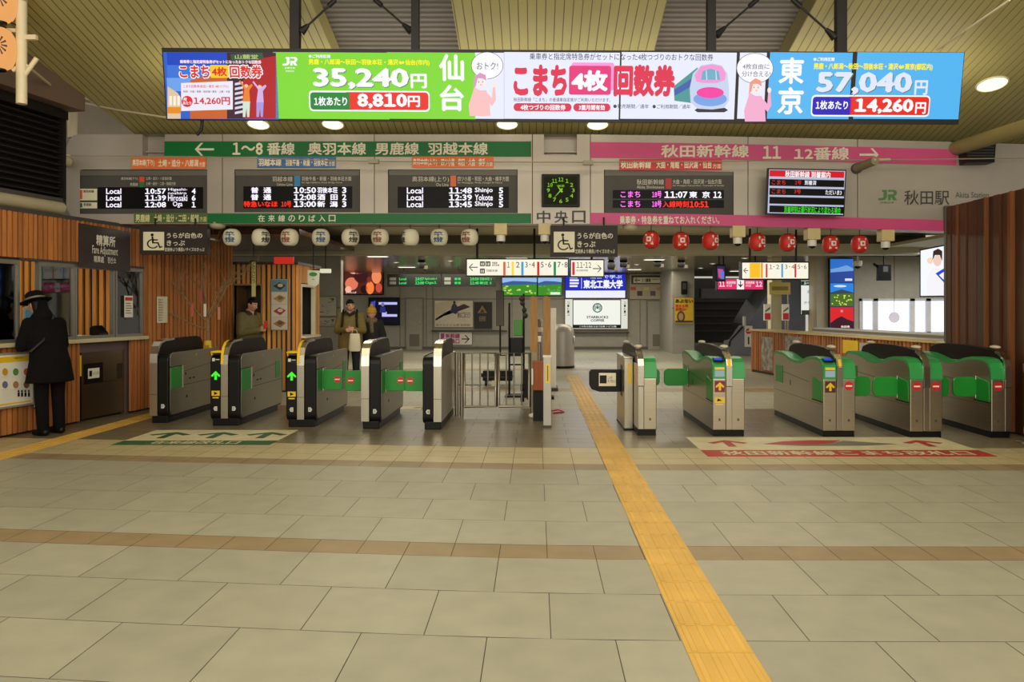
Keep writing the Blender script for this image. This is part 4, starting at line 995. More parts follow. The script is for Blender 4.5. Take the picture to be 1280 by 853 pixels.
def left_gate(label, X, Y, left, right, L=1.7, hexl='C', hexr='D', flaps=(), reader=True):
    t = thing('ticket_gate', label, 'ticket gate', (X, Y, 0), group='black fronted ticket gates')
    core = .045 if (left and right) else .05
    # plinth
    x0 = -.17 if left else -core+.01; x1 = .17 if right else core-.01
    m = MB(); m.box(x0, x1, .1, L-.12, 0, .11, BLACKP); m.box(x0, x1, .03, .14, 0, .1, BLACKP); m.build('plinth', t, bevel=.01)
    # side bodies
    for on, s in ((left, -1), (right, 1)):
        if not on: continue
        a, c = s*core, s*.19; lo, hi = min(a, c), max(a, c)
        def prof(y0, r0, z0, z1):
            pts = []
            for k in range(7):
                q = math.radians(180+90*k/6); pts.append((y0+r0+r0*math.cos(q), z0+r0+r0*math.sin(q)))
            for k in range(5):
                q = math.radians(270+90*k/4); pts.append((L-.05+.05*math.cos(q), z0+.05+.05*math.sin(q)))
            for k in range(5):
                q = math.radians(90*k/4); pts.append((L-.08+.08*math.cos(q), z1-.08+.08*math.sin(q)))
            for k in range(7):
                q = math.radians(90+90*k/6); pts.append((y0+r0+r0*math.cos(q), z1-r0+r0*math.sin(q)))
            return pts
        m = MB(); m.prism(prof(0, .09, .075, .92), 'x', lo, hi, BLACKP); m.build('front_casing', t, bevel=.012)
        m = MB(); out = hi if s > 0 else lo
        m.prism(prof(.06, .07, .1, .935), 'x', out-.012 if s > 0 else out-.004, out+.004 if s > 0 else out+.012, STEEL); m.build('side_panel', t, bevel=.003)
        xo = out+s*.004
        m = MB()
        for z in (.47,): m.box(xo, xo+s*.0012, .44, L-.01, z-.003, z+.003, BLACKM)
        m.prism([(.44, .66), (.44, .655), (L-.2, .72), (L-.2, .725)], 'x', xo, xo+s*.0012, BLACKM)
        for y in (.62, .74): m.box(xo, xo+s*.0015, y, y+.07, .535, .555, BLACKM)
        m.box(xo, xo+s*.002, .5, .53, .6, .64, BLACKM); m.lathe([(.02, 0), (.02, s*.003)], (xo, .55, .3), BLACKM, 14, 'x'); m.lathe([(.016, 0), (.016, s*.003)], (xo, .85, .87), CHROME, 12, 'x')
        m.build('panel_detail', t)
        m = MB(); m.box(xo-s*.004, xo+s*.006, .07, .4, .445, .735, GRN); m.build('stored_flap', t, bevel=.006)
        m = MB(); m.box(xo-s*.002, xo+s*.004, .395, .44, .44, .745, CHROME); m.box(xo, xo+s*.005, .05, .41, .735, .748, BLACKP); m.build('flap_frame', t)
        m = MB(); m.box(xo-s*.004, xo+s*.005, L-.3, L-.1, .5, .76, GRN); m.build('rear_flap', t, bevel=.006)
        # marks on the front
        cx = (lo+hi)/2
        m = MB(); d = .026*s
        m.prism([(cx-d*.8, .2), (cx+d*.5, .2), (cx+d*1.1, .228), (cx+d*.5, .256), (cx-d*.8, .256)], 'y', -.003, 0, HEXW)
        vs, fs = text_mesh(hexr if s > 0 else hexl, 0); m.add([(cx-.011+.022*x, -.0035, .213+.03*z) for x, z in vs], fs, BLACKP); m.build('lane_mark', t)
        if s < 0 and reader:
            m = MB(); up_arrow(m, cx, .66, .115, 0, ARG); m.build('lit_arrow', t)
            m = MB(); m.box(cx-.052, cx+.052, -.003, 0, .395, .46, YEL); m.prism([(cx-.02, .405), (cx+.03, .425), (cx-.02, .45)], 'y', -.0045, -.003, BLACKP); m.box(cx-.04, cx+.04, -.003, 0, .362, .378, YEL); m.build('caution_label', t)
            m = MB(); m.box(cx-.045, cx-.01, -.003, 0, .845, .885, HEXW); m.box(cx+.0, cx+.05, -.003, 0, .862, .872, HEXW); m.build('card_label', t)
            m = MB(); yz = .965
            m.tube([(cx-.055, .02, .925), (cx-.06, .01, yz), (cx+.07, .01, yz), (cx+.075, .02, .925)], .012, YEL, 8)
            m.tube([(cx-.06, .01, yz), (cx-.06, .2, yz), (cx+.07, .2, yz), (cx+.07, .01, yz)], .012, YEL, 8)
            m.box(cx-.05, cx+.06, .02, .2, .92, .928, BLACKM); m.build('reader_frame', t)
    # central core with hood
    m = MB(); m.prism([(-.012, .1), (-.012, .8), (0.0, .86), (.3, .9), (L-.02, .9), (L-.02, .1)], 'x', -core, core, STEELV); m.box(-core, core, -.0135, -.011, .385, .39, BLACKM); m.build('core', t, bevel=.006)
    hw = core*.82
    hood = [(.0, .8), (.01, .92), (.05, 1.02), (.12, 1.08), (.22, 1.105), (.5, 1.115), (L-.45, 1.12), (L-.33, 1.1), (L-.26, 1.03), (L-.22, .9)]
    m = MB(); m.prism(hood, 'x', -hw, hw, SMOKE); m.build('hood', t, bevel=.008)
    m = MB(); path = hood[:6]
    for (p, q) in zip(path[:-1], path[1:]):
        m.add([(x, y-.012, z+.006) for x in (-core, core) for y, z in (p, q)]+[(x, y+.01, z-.02) for x in (-core, core) for y, z in (p, q)],
              [(0, 1, 3, 2), (4, 5, 7, 6), (0, 1, 5, 4), (2, 3, 7, 6), (0, 2, 6, 4), (1, 3, 7, 5)], CHROME)
    m.build('hood_trim', t)
    if left and right and reader:
        m = MB()
        for (p, q) in zip(hood[:4], hood[1:5]): m.add([(-core-.002, p[0]-.014, p[1]+.007), (-core*.3, p[0]-.014, p[1]+.007), (-core*.3, q[0]-.014, q[1]+.007), (-core-.002, q[0]-.014, q[1]+.007)], [(0, 1, 2, 3)], YEL)
        m.build('yellow_edge', t)
    for s in flaps:
        base = s*(.19 if (s > 0 and right) or (s < 0 and left) else core)
        m = MB(); xa, xb = base+s*.012, base+s*.275
        m.prism(rrect(min(xa, xb), max(xa, xb), .455, .72, .025), 'y', .3, .335, GRN); o = m.build('flap', t, bevel=.006)
        q = no_entry(o, base+s*.205, .59, .045, .3)
        m = MB(); m.tube([(base+s*.012, .318, .44), (base+s*.012, .318, .74)], .016, CHROME, 10); m.build('hinge_post', t)
    return t
left_gate('leftmost black and steel ticket gate, a half unit beside the timber wall', -5.09, 10.44, False, True)
left_gate('double ticket gate with green lit arrow, second from the left', -4.05, 10.2, True, True)
left_gate('double ticket gate with green lit arrow and a closed flap on its right', -3.03, 10.1, True, True, flaps=(1,))
left_gate('narrow black ticket gate with closed flaps on both sides, fourth from the left', -2.163, 9.93, False, True, hexr='3', flaps=(-1, 1))
left_gate('narrow black and silver ticket gate beside the steel barred fence', -1.24, 9.88, True, False, hexl='4', flaps=(-1,), reader=False)

def right_gate(label, X, Y, left, right, L=1.95, lstyle='plain', rstyle='plain', flaps=()):
    t = thing('ticket_gate', label, 'ticket gate', (X, Y, 0), group='green topped ticket gates')
    core = .035
    x0 = -.185 if left else -core; x1 = .185 if right else core
    m = MB(); m.box(x0, x1, .02, L-.03, 0, .075, BLACKP); m.build('plinth', t)
    top = [(.0, .70), (.015, .82), (.05, .885), (.12, .925), (.22, .94), (.42, .94), (.58, .915), (.78, .865), (.98, .845), (1.18, .86), (1.4, .9), (1.58, .925), (L-.12, .93), (L-.03, .905), (L, .86)]
    for on, s, st in ((left, -1, lstyle), (right, 1, rstyle)):
        if not on: continue
        lo, hi = sorted((s*core, s*.19)); out = s*.19
        m = MB(); m.prism([(0.0, .075)]+[(y, z-.02) for y, z in top]+[(L, .075)], 'x', lo, hi, STEEL2); m.build('body', t, bevel=.008)
        m = MB(); n = len(top)
        st_k = 0
        vs = []
        for y, z in top:
            vs += [(lo-.003, y-.004 if y < .1 else y, z), (hi+.003, y-.004 if y < .1 else y, z), (hi+.003, y+.012 if y < .06 else y, z-.035), (lo-.003, y+.012 if y < .06 else y, z-.035)]
        fs = []
        for k in range(n-1):
            a, c = k*4, (k+1)*4
            for e in range(4): fs.append((a+e, a+(e+1) % 4, c+(e+1) % 4, c+e))
        fs += [(0, 1, 2, 3), tuple(range(4*n-4, 4*n))[::-1]]
        m.add(vs, fs, GTOP); o = m.build('top_cover', t)
        xo = out
        m = MB()
        m.prism([(.5, .615), (.5, .61), (L-.2, .67), (L-.2, .675)], 'x', xo, xo+s*.0015, BLACKM); m.box(xo, xo+s*.001, .02, L-.01, .38, .384, DARKG)
        m.lathe([(.014, 0), (.014, s*.003)], (xo, L*.62, .82), CHROME, 12, 'x'); m.box(xo, xo+s*.002, 1.2, 1.22, .5, .57, BLACKM); m.build('panel_detail', t)
        m = MB(); m.box(xo-s*.003, xo+s*.006, L-.42, L-.1, .5, .74, GRN); m.build('rear_flap', t, bevel=.008)
        if st == 'plain' and flaps and s in [f[0] for f in flaps] and [f for f in flaps if f[0] == s][0][1] < .8:
            m = MB(); m.box(xo-s*.004, xo+s*.003, .08, .33, .4, .7, mat('dark green recess', (20, 66, 34), .3)); m.build('flap_recess', t)
        else:
            m = MB(); m.prism([(.03, .42), (.34, .42), (.36, .44), (.36, .68), (.3, .7), (.05, .66)], 'x', xo-s*.003, xo+s*.007, GRN); m.build('stored_flap', t, bevel=.006)
            m = MB(); m.box(xo-s*.002, xo+s*.004, .02, .38, .405, .42, BLACKM); m.build('flap_frame', t)
        cx = (lo+hi)/2; w_ = (hi-lo)/2
        m = MB(); m.prism([(cx-.012, .185), (cx+.012, .185), (cx+.012, .215), (cx-.012, .215)], 'y', -.002, 0, mat('engraved mark', (96, 92, 84), .4, .6)); m.build('lane_mark', t)
        if st in ('noentry',):
            no_entry(t, cx, .61, .052, -.001)
        if st in ('arrow', 'arrow2'):
            bgc = (120, 30, 66) if st == 'arrow' else (70, 40, 24)
            m = MB(); m.box(cx-w_+.02, cx+w_-.012, -.004, 0, .53, .665, paint(bgc)); up_arrow(m, cx+.004, .6, .1, -.004, YEL); m.build('arrow_label', t)
            if st == 'arrow':
                m = MB(); m.box(cx-w_+.02, cx+w_-.012, -.004, 0, .4, .47, YEL); m.prism([(cx-.03, .42), (cx+.03, .43), (cx-.02, .455)], 'y', -.006, -.004, BLACKP); m.box(cx-.045, cx+.045, -.004, 0, .375, .39, YEL); m.build('caution_label', t)
            # reader: sloping lit panel on the rounded front
            f0, f1 = (-.007, .715), (.035, .885)
            def pan(part, a, c, mt, ins, off):
                m = MB(); pts = []
                for k in (a, c):
                    y = f0[0]+(f1[0]-f0[0])*k**2.2; z = f0[1]+(f1[1]-f0[1])*k
                    pts.append((y-off, z))
                m.add([(lo+ins, pts[0][0], pts[0][1]), (hi-ins, pts[0][0], pts[0][1]), (hi-ins, pts[1][0], pts[1][1]), (lo+ins, pts[1][0], pts[1][1])], [(0, 1, 2, 3)], mt); m.build(part, t)
            m = MB(); m.box(lo+.004, hi-.004, -.008, .02, .69, .86, GTOP); m.build('reader_bezel', t)
            m = MB(); m.box(lo+.02, hi-.02, -.0095, -.008, .715, .79, glow((170, 190, 190), .7)); m.build('ticket_screen', t)
            m = MB(); m.box(lo+.02, hi-.02, -.0095, -.008, .8, .83, paint((232, 200, 70))); m.build('ticket_slot', t)
            m = MB(); m.add([(lo+.015, .005, .892), (hi-.015, .005, .892), (hi-.015, .11, .934), (lo+.015, .11, .934)], [(0, 1, 2, 3)], BLACKP)
            m.build('card_pad', t)
            m = MB(); m.add([(lo+.03, .04, .911), (hi-.03, .04, .911), (hi-.03, .1, .9345), (lo+.03, .1, .9345)], [(0, 1, 2, 3)], glow((50, 80, 210), .8)); m.build('card_symbol', t)
    m = MB(); m.prism([(-.012, .08), (-.012, .72), (.02, .86), (L-.05, .86), (L-.05, .08)], 'x', -core, core, STEELV); m.build('core', t, bevel=.004)
    hood = [(-.012, .6), (-.01, .84), (.02, .92), (.09, .98), (.2, 1.02), (.45, 1.05), (.9, 1.065), (1.35, 1.06), (L-.35, 1.04), (L-.2, 1.0), (L-.14, .92), (L-.14, .85)]
    m = MB(); m.prism(hood, 'x', -.026, .026, SMOKE); m.build('hood', t, bevel=.006)
    m = MB(); path = hood[:5]
    for (p, q) in zip(path[:-1], path[1:]):
        m.add([(x, y-.01, z+.005) for x in (-core, core) for y, z in (p, q)]+[(x, y+.012, z-.02) for x in (-core, core) for y, z in (p, q)],
              [(0, 1, 3, 2), (4, 5, 7, 6), (0, 1, 5, 4), (2, 3, 7, 6), (0, 2, 6, 4), (1, 3, 7, 5)], CHROME)
    m.build('hood_trim', t)
    if lstyle in ('arrow', 'arrow2'):
        m = MB(); m.add([(-.015, -.0105, .75), (.02, -.0105, .75), (.02, -.021, .84), (-.015, -.021, .84)], [(0, 1, 2, 3)], YEL); m.add([(-.015, -.0215, .845), (.02, -.0215, .845), (.02, .009, .926), (-.015, .009, .926)], [(0, 1, 2, 3)], YEL); m.build('yellow_edge', t)
    for y in (.25, L-.42): m = MB(); m.ball((0, y, 1.065), (.05, .09, .022), paint((206, 196, 170)), 14, 8); m.build('sensor_cap', t)
    for s, yl, wd in flaps:
        base = s*(.19 if (s > 0 and right) or (s < 0 and left) else core)
        xa, xb = base+s*.004, base+s*wd
        m = MB(); m.prism(rrect(min(xa, xb), max(xa, xb), .455, .695, .06), 'y', yl, yl+.035, GRN); m.build('flap', t, bevel=.006)
        m = MB(); m.tube([(base+s*.01, yl+.018, .44), (base+s*.01, yl+.018, .71)], .014, CHROME, 10); m.build('hinge_post', t)
    return t
right_gate('narrow green topped ticket gate next to the steel post with the wheelchair flap', 1.26, 9.43, False, True, flaps=((1, 1.46, .27),))
right_gate('green topped ticket gate with magenta arrow label, second from the tactile strip', 2.31, 9.39, True, True, lstyle='arrow', flaps=((-1, 1.5, .34),))
right_gate('green topped ticket gate with yellow arrow label and one red no entry disc', 3.61, 9.33, True, True, lstyle='arrow2', rstyle='noentry', flaps=((1, .3, .31),))
right_gate('green topped ticket gate with two red no entry discs on its front', 4.62, 9.28, True, True, lstyle='noentry', rstyle='noentry', flaps=((-1, .3, .31), (1, .3, .24)))
right_gate('rightmost green topped ticket gate against the dark timber wall', 5.57, 9.26, True, False, lstyle='noentry', flaps=((-1, .3, .29),))
# steel post with black wheelchair flap
t = thing('gate_post', 'square steel post holding a black wheelchair flap beside the tactile strip', 'post', (1.165, 9.86, 0))
m = MB(); m.box(-.055, .055, 0, .9, .02, .9, STEELV); m.box(-.06, .06, -.005, .91, 0, .02, BLACKP); m.build('body', t, bevel=.006)
m = MB(); m.box(-.06, .06, -.008, .91, .9, .925, CHROME); m.build('cap', t, bevel=.004)
m = MB(); m.box(-.012, .03, -.004, 0, .58, .84, YEL); m.build('warning_strip', t)
m = MB(); m.prism([(-.06, .45), (-.34, .45), (-.44, .48), (-.475, .54), (-.475, .71), (-.45, .74), (-.06, .74)], 'y', .3, .34, BLACKP); o = m.build('flap', t, bevel=.01)
m = MB(); m.box(-.35, -.13, .297, .3, .525, .695, CREAM); m.box(-.34, -.25, .295, .297, .56, .665, BLACKP)
vs, fs = text_mesh('こまち券\n車いす用出入口', .0); m.add([(-.235+.1*x, .296, .57+.085*y) for x, y in vs], fs, BLACKP); m.build('notice', o)
m = MB(); m.box(-.058, -.05, .22, .42, .4, .8, DARKG); m.build('flap_slot', t)

# ------------------------------------------------------------------ fence, posts and display in the middle
SATIN = mat('satin tube steel', (156, 148, 132), .35, .85)
t = thing('barred_gate', 'low steel barred double gate between the ticket gates', 'gate', (-.565, 11.2, 0))
def leaf(x0, x1, nm):
    m = MB(); m.tube([(x0, 0, .13), (x0, 0, .89), (x1, 0, .89), (x1, 0, .13), (x0, 0, .13)], .022, SATIN, 8); o = m.build(nm, t)
    n = 4
    for k in range(1, n):
        x = x0+(x1-x0)*k/n; q = MB(); q.tube([(x, 0, .13), (x, 0, .89)], .012, SATIN, 6); q.build('bar', o)
leaf(-.46, -.01, 'leaf'); leaf(.03, .47, 'leaf')
for x in (-.5, -.57, .51):
    m = MB(); m.tube([(x, 0.02, 0), (x, 0.02, .9)], .03, SATIN, 10); m.build('post', t)
m = MB(); m.box(-.07, .0, -.04, -.01, .42, .5, STEEL); m.build('latch', t)
t = thing('barrier_post', 'slim silver square post with yellow warning label by the barred gate', 'post', (.145, 10.06, 0))
m = MB(); m.box(-.052, .052, 0, .1, 0, .91, mat('silver paint', (176, 172, 162), .4, .4)); m.build('body', t, bevel=.006)
m = MB(); m.box(-.056, .056, -.004, .104, .905, .93, mat('pale silver cap', (206, 202, 190), .4, .3)); m.build('cap', t)
m = MB(); m.box(-.02, .03, -.002, 0, .57, .82, YEL); m.box(-.002, .012, -.003, -.002, .6, .8, paint((120, 90, 20))); m.build('warning_label', t)
m = MB(); m.box(-.054, .054, -.003, .104, .0, .03, DARKG); m.build('foot', t)
t = thing('barrier_post', 'grey flat post with a white foot left of the silver square post', 'post', (-.02, 11.0, 0))
m = MB(); m.box(-.035, .035, 0, .06, .02, .92, mat('taupe post', (136, 124, 104), .45, .4)); m.build('body', t, bevel=.004)
m = MB(); m.ball((0, -.04, .03), (.085, .085, .04), WHITE, 14, 8); m.build('foot', t)
t = thing('wooden_box', 'brown wooden box hung between the two slim barrier posts', 'box', (.05, 10.6, .42))
m = MB(); m.box(-.095, .055, 0, .14, 0, .38, wood('red brown wood', (150, 76, 30), .1)); m.build('box', t, bevel=.008)
m = MB(); m.box(-.105, .065, -.01, .15, .375, .395, wood('red brown wood', (150, 76, 30), .1)); m.build('lid', t)
m = MB(); m.box(-.09, .05, .04, .1, -.42, 0, BLACKM); m.build('stand', t)
m = MB(); m.tube([(-.1, -.02, .3), (-.1, -.02, .08)], .014, WHITE, 8); m.build('white_clip', t)
t = thing('cable_tangle', 'white and red cables curling on the floor behind the slim posts', 'cable', (.05, 11.3, 0))
m = MB(); m.tube([(.02, -.3, .012), (.06, -.2, .15), (.1, -.1, .25), (.05, 0, .3), (.1, .1, .1), (.03, .2, .01)], .012, WHITE, 6); m.build('white_cable', t)
m = MB(); m.tube([(.1, .2, .01), (.28, .3, .03), (.36, .2, .01), (.2, .1, .01)], .01, RED, 6); m.build('red_cable', t)
PLW = wood('pale pine board', (196, 142, 76), .08)
for px, lab in ((667.5, 'left of the two upright pine boards in the middle of the concourse'), (683.5, 'right of the two upright pine boards in the middle of the concourse')):
    c = P(px, 384, 13.2); t = thing('upright_board', lab, 'board', (c.x, 13.2, 0), group='upright pine boards')
    m = MB(); m.prism([(-.065, 0), (.065, 0), (.065, 1.68), (.04, 1.72), (-.03, 1.74), (-.065, 1.7)], 'y', 0, .06, PLW); m.build('board', t, bevel=.004)
    m = MB(); m.box(-.12, .12, -.08, .16, 0, .05, BLACKM); m.build('foot', t)
t = thing('cylinder_post', 'grey steel cylinder post between the two pine boards', 'post', (P(674, 384, 13.6).x, 13.6, 0))
m = MB(); m.lathe([(.07, 0), (.07, 1.3), (.05, 1.33), (.001, 1.34)], (0, 0, 0), mat('dull steel', (140, 138, 132), .4, .7), 20); m.build('body', t)
m = MB(); m.lathe([(.074, 1.12), (.074, 1.2)], (0, 0, 0), WHITE, 20); m.box(-.03, .03, -.11, -.06, .95, 1.05, CHROME); m.build('fitting', t)
c = P(691.5, 384, 14.5); t = thing('white_panel', 'tall white panel standing just right of the pine boards', 'panel', (c.x, 14.5, 0))
m = MB(); m.box(-.055, .055, 0, .5, .05, 1.53, WHITE); m.build('panel', t, bevel=.01); m = MB(); m.box(-.09, .09, -.05, .55, 0, .05, DARKG); m.build('foot', t)
c = P(703, 384, 20); t = thing('information_booth', 'rounded silver grey booth on the floor before the coffee advertisement', 'booth', (c.x, 20, 0))
BO = mat('silver booth', (170, 166, 156), .4, .3)
m = MB(); m.lathe([(.3, .06), (.3, .9), (.27, 1.02), (.18, 1.1), (.001, 1.12)], (0, 0, 0), BO, 24); m.build('shell', t); m = MB(); m.lathe([(.31, 0), (.31, .06)], (0, 0, 0), BLACKP, 24); m.build('foot', t)
m = MB(); m.lathe([(.1, 0), (.1, .03)], (.28, -.05, .72), WHITE, 14, 'x'); m.build('round_plate', t)
t = thing('display_rack', 'black pole rack with a green box and leaflets left of the pine boards', 'rack', (P(646, 384, 13.6).x, 13.6, 0))
m = MB()
for x in (-.13, .12): m.tube([(x, 0, 0), (x, 0, 1.78 if x > 0 else 1.62)], .018, BLACKM, 8)
m.tube([(-.13, 0, .55), (.12, 0, .55)], .015, BLACKM, 6); m.box(-.2, .2, -.2, .2, 0, .03, BLACKM); m.build('pole', t)
m = MB(); m.box(-.05, .1, -.06, .08, 1.05, 1.33, mat('green box', (64, 150, 30), .4)); m.build('green_box', t, bevel=.01)
m = MB(); m.box(-.11, .1, -.08, .1, .7, 1.02, BLACKP); m.build('black_box', t, bevel=.008)
for k, (x, z, c_) in enumerate(((.13, 1.5, (40, 34, 30)), (.1, 1.62, (50, 40, 34)), (.15, 1.4, (34, 50, 34)), (.08, 1.7, (60, 44, 30)))):
    m = MB(); m.ball((x, -.02, z), (.045, .03, .05), paint(c_), 10, 7); m.build('hanging_ornament', t)
t = thing('floor_trolley', 'low black trolley case with castors behind the barred gate', 'trolley', (P(623, 384, 15.5).x, 15.5, 0))
m = MB(); m.box(-.3, .28, -.15, .15, .1, .3, BLACKP); m.build('case', t, bevel=.015)
m = MB(); m.box(-.31, .29, -.155, .155, .17, .185, DARKG); m.box(-.34, -.3, -.05, .05, .17, .24, BLACKM); m.build('trim_band', t)
for x in (-.24, .22):
    m = MB(); m.lathe([(.05, -.02), (.05, .02)], (x, -.1, .05), BLACKM, 12, 'x'); m.build('castor', t)
t = thing('flat_pedestal', 'low black stand on castors just left of the brown wooden box', 'stand', (P(657, 384, 12.6).x, 12.6, 0))
m = MB(); m.box(-.04, .06, -.1, .1, .1, .55, BLACKP); m.build('body', t, bevel=.01)
for z in (.09, .26): 
    m = MB(); m.lathe([(.06, -.03), (.06, .03)], (-.05, -.06, z), BLACKM, 14, 'x'); m.build('castor', t)
# stanchion at the right wall
t = thing('stanchion', 'slim steel stanchion post with white band at the right edge', 'post', (5.62, 8.98, 0))
m = MB(); m.lathe([(.13, 0), (.13, .012), (.04, .03), (.024, .04), (.024, .88)], (0, 0, 0), mat('worn steel', (110, 100, 86), .35, .8), 18); m.build('post', t)
m = MB(); m.lathe([(.027, .1), (.027, .17)], (0, 0, 0), WHITE, 16); m.build('white_band', t)
m = MB(); m.lathe([(.036, .8), (.036, .9), (.001, .905)], (0, 0, 0), DARKG, 16); m.build('head', t)
# ------------------------------------------------------------------ concourse behind the gates
GLOSS = mat('glossy ceiling panels', (150, 144, 126), .22, .35, noise=.04, scale=1)
c = MB(); c.box(-9, 13, 16.9, 32, 2.8, 2.9, GLOSS); struct(c.build('ceiling_concourse'))
c = MB(); c.box(-7, 9, 11.5, 16.5, 3.06, 3.14, paint((196, 188, 158))); c.box(-7, 9, 12.9, 12.92, 3.04, 3.06, DARKG); c.box(-7, 9, 14.5, 14.53, 3.04, 3.06, DARKG); struct(c.build('ceiling_soffit'))
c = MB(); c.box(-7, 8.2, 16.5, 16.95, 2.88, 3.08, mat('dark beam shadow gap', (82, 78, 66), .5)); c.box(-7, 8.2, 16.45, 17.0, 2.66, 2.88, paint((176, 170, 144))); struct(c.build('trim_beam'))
# rear wall with grey panels
XB = lambda px: (px-VX)*28.7/FPX
b = MB(); b.box(-9, XB(868), 28.7, 28.9, 0, 2.82, GREYW)
for px in (500, 533, 541, 640, 706, 784, 800, 808, 840):
    b.box(XB(px)-.012, XB(px)+.012, 28.69, 28.7, 0, 2.8, paint((112, 108, 98)))
b.box(XB(500), XB(868), 28.69, 28.7, 1.83, 1.86, paint((112, 108, 98)))
struct(b.build('wall_back'))
b = MB(); b.box(XB(540), XB(634), 28.5, 28.7, .66, .7, DARKG); b.box(XB(706), XB(786), 28.5, 28.7, .6, .64, DARKG); struct(b.build('trim_2'))
b = MB(); b.box(-6, XB(868), 28.66, 28.7, 0, .1, paint((90, 86, 78))); struct(b.build('baseboard_back'))
def back_door(idx, x0, x1, y0):
    t = Board('door_%d' % idx, '', '', FY(28.7), (x0, y0, x1, 437), structure=True)
    t.rect('door_frame', (x0-2, y0-2, x1+2, 437), paint((126, 122, 112)), 0, .03); t.rect('leaf', (x0, y0, x1, 437), GREYW, .03, .05)
    t.rect('vent_grille', (x0+(x1-x0)*.2, 418, x0+(x1-x0)*.82, 433), paint((112, 106, 94)), .05, .06); t.rect('handle', (x1-4, 401, x1-2, 405), CHROME, .05, .1)
    t.done()
back_door(1, 508, 528, 374); back_door(2, 810, 838, 377)
BK = FY(28.66)
b = Board('picture_screen', 'large lit screen with glowing red and brown picture on the rear wall', 'screen', BK, (430, 337, 479, 368))
b.rect('frame', (429, 336, 480, 369), BLACKP, 0, .06); b.rect('screen', (431, 337.5, 478.5, 367.5), g((80, 36, 26)), .06, .065)
for x, y, rx, ry, c_ in ((440, 355, 8, 8, (226, 120, 90)), (452, 346, 9, 8, (60, 26, 30)), (463, 360, 5, 8, (250, 130, 60)), (471, 346, 6, 9, (240, 140, 90)), (474, 360, 4, 6, (200, 80, 60)), (446, 340, 9, 3, (246, 170, 140)), (456, 362, 5, 5, (40, 18, 20)), (436, 362, 4, 4, (250, 180, 150)), (462, 350, 3, 4, (120, 50, 40))):
    b.disc('picture', x, y, rx, ry, g(c_), .065, .067+.0001*x/400+.001*(rx < 6))
b.text('lettering', 'きりたんぽ', (433, 364.5, 446, 367), g((250, 240, 230)), .072)
b.done()
b = Board('television', 'black wall television with blue and white picture left of the grey door', 'television', BK, (461, 372, 500, 407))
b.rect('casing', (461, 372, 500, 407), BLACKP, 0, .08); b.rect('screen', (464, 375, 498, 404), g((16, 14, 30)), .08, .084)
b.rect('picture', (474, 378, 497, 381), g((190, 190, 245)), .084, .086); b.rect('picture', (478, 390, 484, 396), g((180, 180, 240)), .084, .086); b.rect('picture', (478, 393, 497, 396), g((190, 190, 250)), .084, .087)
b.poly('picture', [(464, 378), (470, 376), (468, 396), (464, 396)], g((60, 70, 180)), .084, .086); b.disc('picture', 479, 381, 2, 2.5, g((120, 110, 150)), .084, .088); b.poly('picture', [(476, 384), (482, 384), (483, 391), (475, 391)], g((40, 44, 110)), .084, .088)
b.done()
DB = FY(26)
GLD = g((70, 240, 120), .9)
for lab, x0, x1, rows in (('left green-lettered departure display under the concourse ceiling', 484, 551, (('10:57', 'Higashi-noshiro 4'), ('12:08', 'Oga 1'))), ('right green-lettered departure display under the concourse ceiling', 552.5, 620, (('10:50', '羽後本荘 3'), ('11:48', '新庄 5')))):
    b = Board('led_display', lab, 'display', DB, (x0, 343, x1, 358.5), 'green departure displays')
    b.rect('casing', (x0, 343, x1, 358.5), mat('dark green casing', (24, 30, 24), .4), -.1, 0)
    for i, (tm, ds) in enumerate(rows):
        y = 347+i*5
        b.rect('line_plate', (x0+3, y, x0+11, y+3.6), paint((140, 140, 130)), 0, .004)
        b.text(('lettering', i), 'Local' if x0 < 500 else '普通', (x0+15, y+.3, x0+24, y+3.4), GLD, .005, .03); b.text(('lettering', i), tm, (x0+35, y, x0+46, y+3.7), GLD, .005, .04); b.text(('lettering', i), ds, (x0+47, y, x0+62, y+3.7), GLD, .005, .03)
    for k in (.3, .7): u, v = b.q(x0+(x1-x0)*k, 343); b.mb(('hanger', k)).tube([(u, .05, v), (u, .05, 2.8-(EYE+(HY-358.5)*26/FPX))], .015, BLACKM, 6)
    b.done()
def poster(name, label, fr, r, bg, draw=None, frame_m=None, cat='poster', group=None, d=.02):
    b = Board(name, label, cat, fr, r, group)
    b.rect('frame', (r[0]-.6, r[1]-.6, r[2]+.6, r[3]+.6), frame_m or paint((120, 116, 108)), 0, d); b.rect('sheet', r, bg, d, d+.004)
    if draw: draw(b)
    return b.done()
def dr1(b):
    n = .024
    b.poly('picture', [(544, 380), (560, 376), (575, 377), (545, 398)], paint((206, 190, 160)), n, n+.002); b.poly('picture', [(544, 399), (580, 380), (588, 384), (570, 390), (556, 391), (545, 401)], paint((70, 56, 50)), n, n+.003)
    b.poly('picture', [(563, 390), (565, 382), (568, 378), (571, 382), (574, 388), (570, 393)], paint((44, 50, 90)), n, n+.005); b.disc('picture', 568, 378, 1.6, 1.8, paint((50, 36, 30)), n, n+.006, 10)
    b.text('lettering', '秋のごほうび', (572, 390, 588, 398), paint((110, 90, 80)), n+.006, .02); b.text('lettering', 'あきた小さな旅 秋田駅', (545, 405, 588, 408), paint((140, 130, 110)), n+.006)
poster('wall_poster', 'pale poster with a dark leaning picnic scene on the rear wall', BK, (543.5, 376, 591, 409), paint((216, 206, 186)), dr1)
def dr2(b):
    b.poly('picture', [(603, 382), (609, 391.5), (597, 391.5)], paint((150, 120, 70)), .024, .028); b.poly('picture', [(603, 386), (606, 391), (600, 391)], paint((60, 50, 40)), .024, .03)
    b.text('lettering', '秋田美術館', (599, 395, 607, 402), paint((150, 130, 100)), .03)
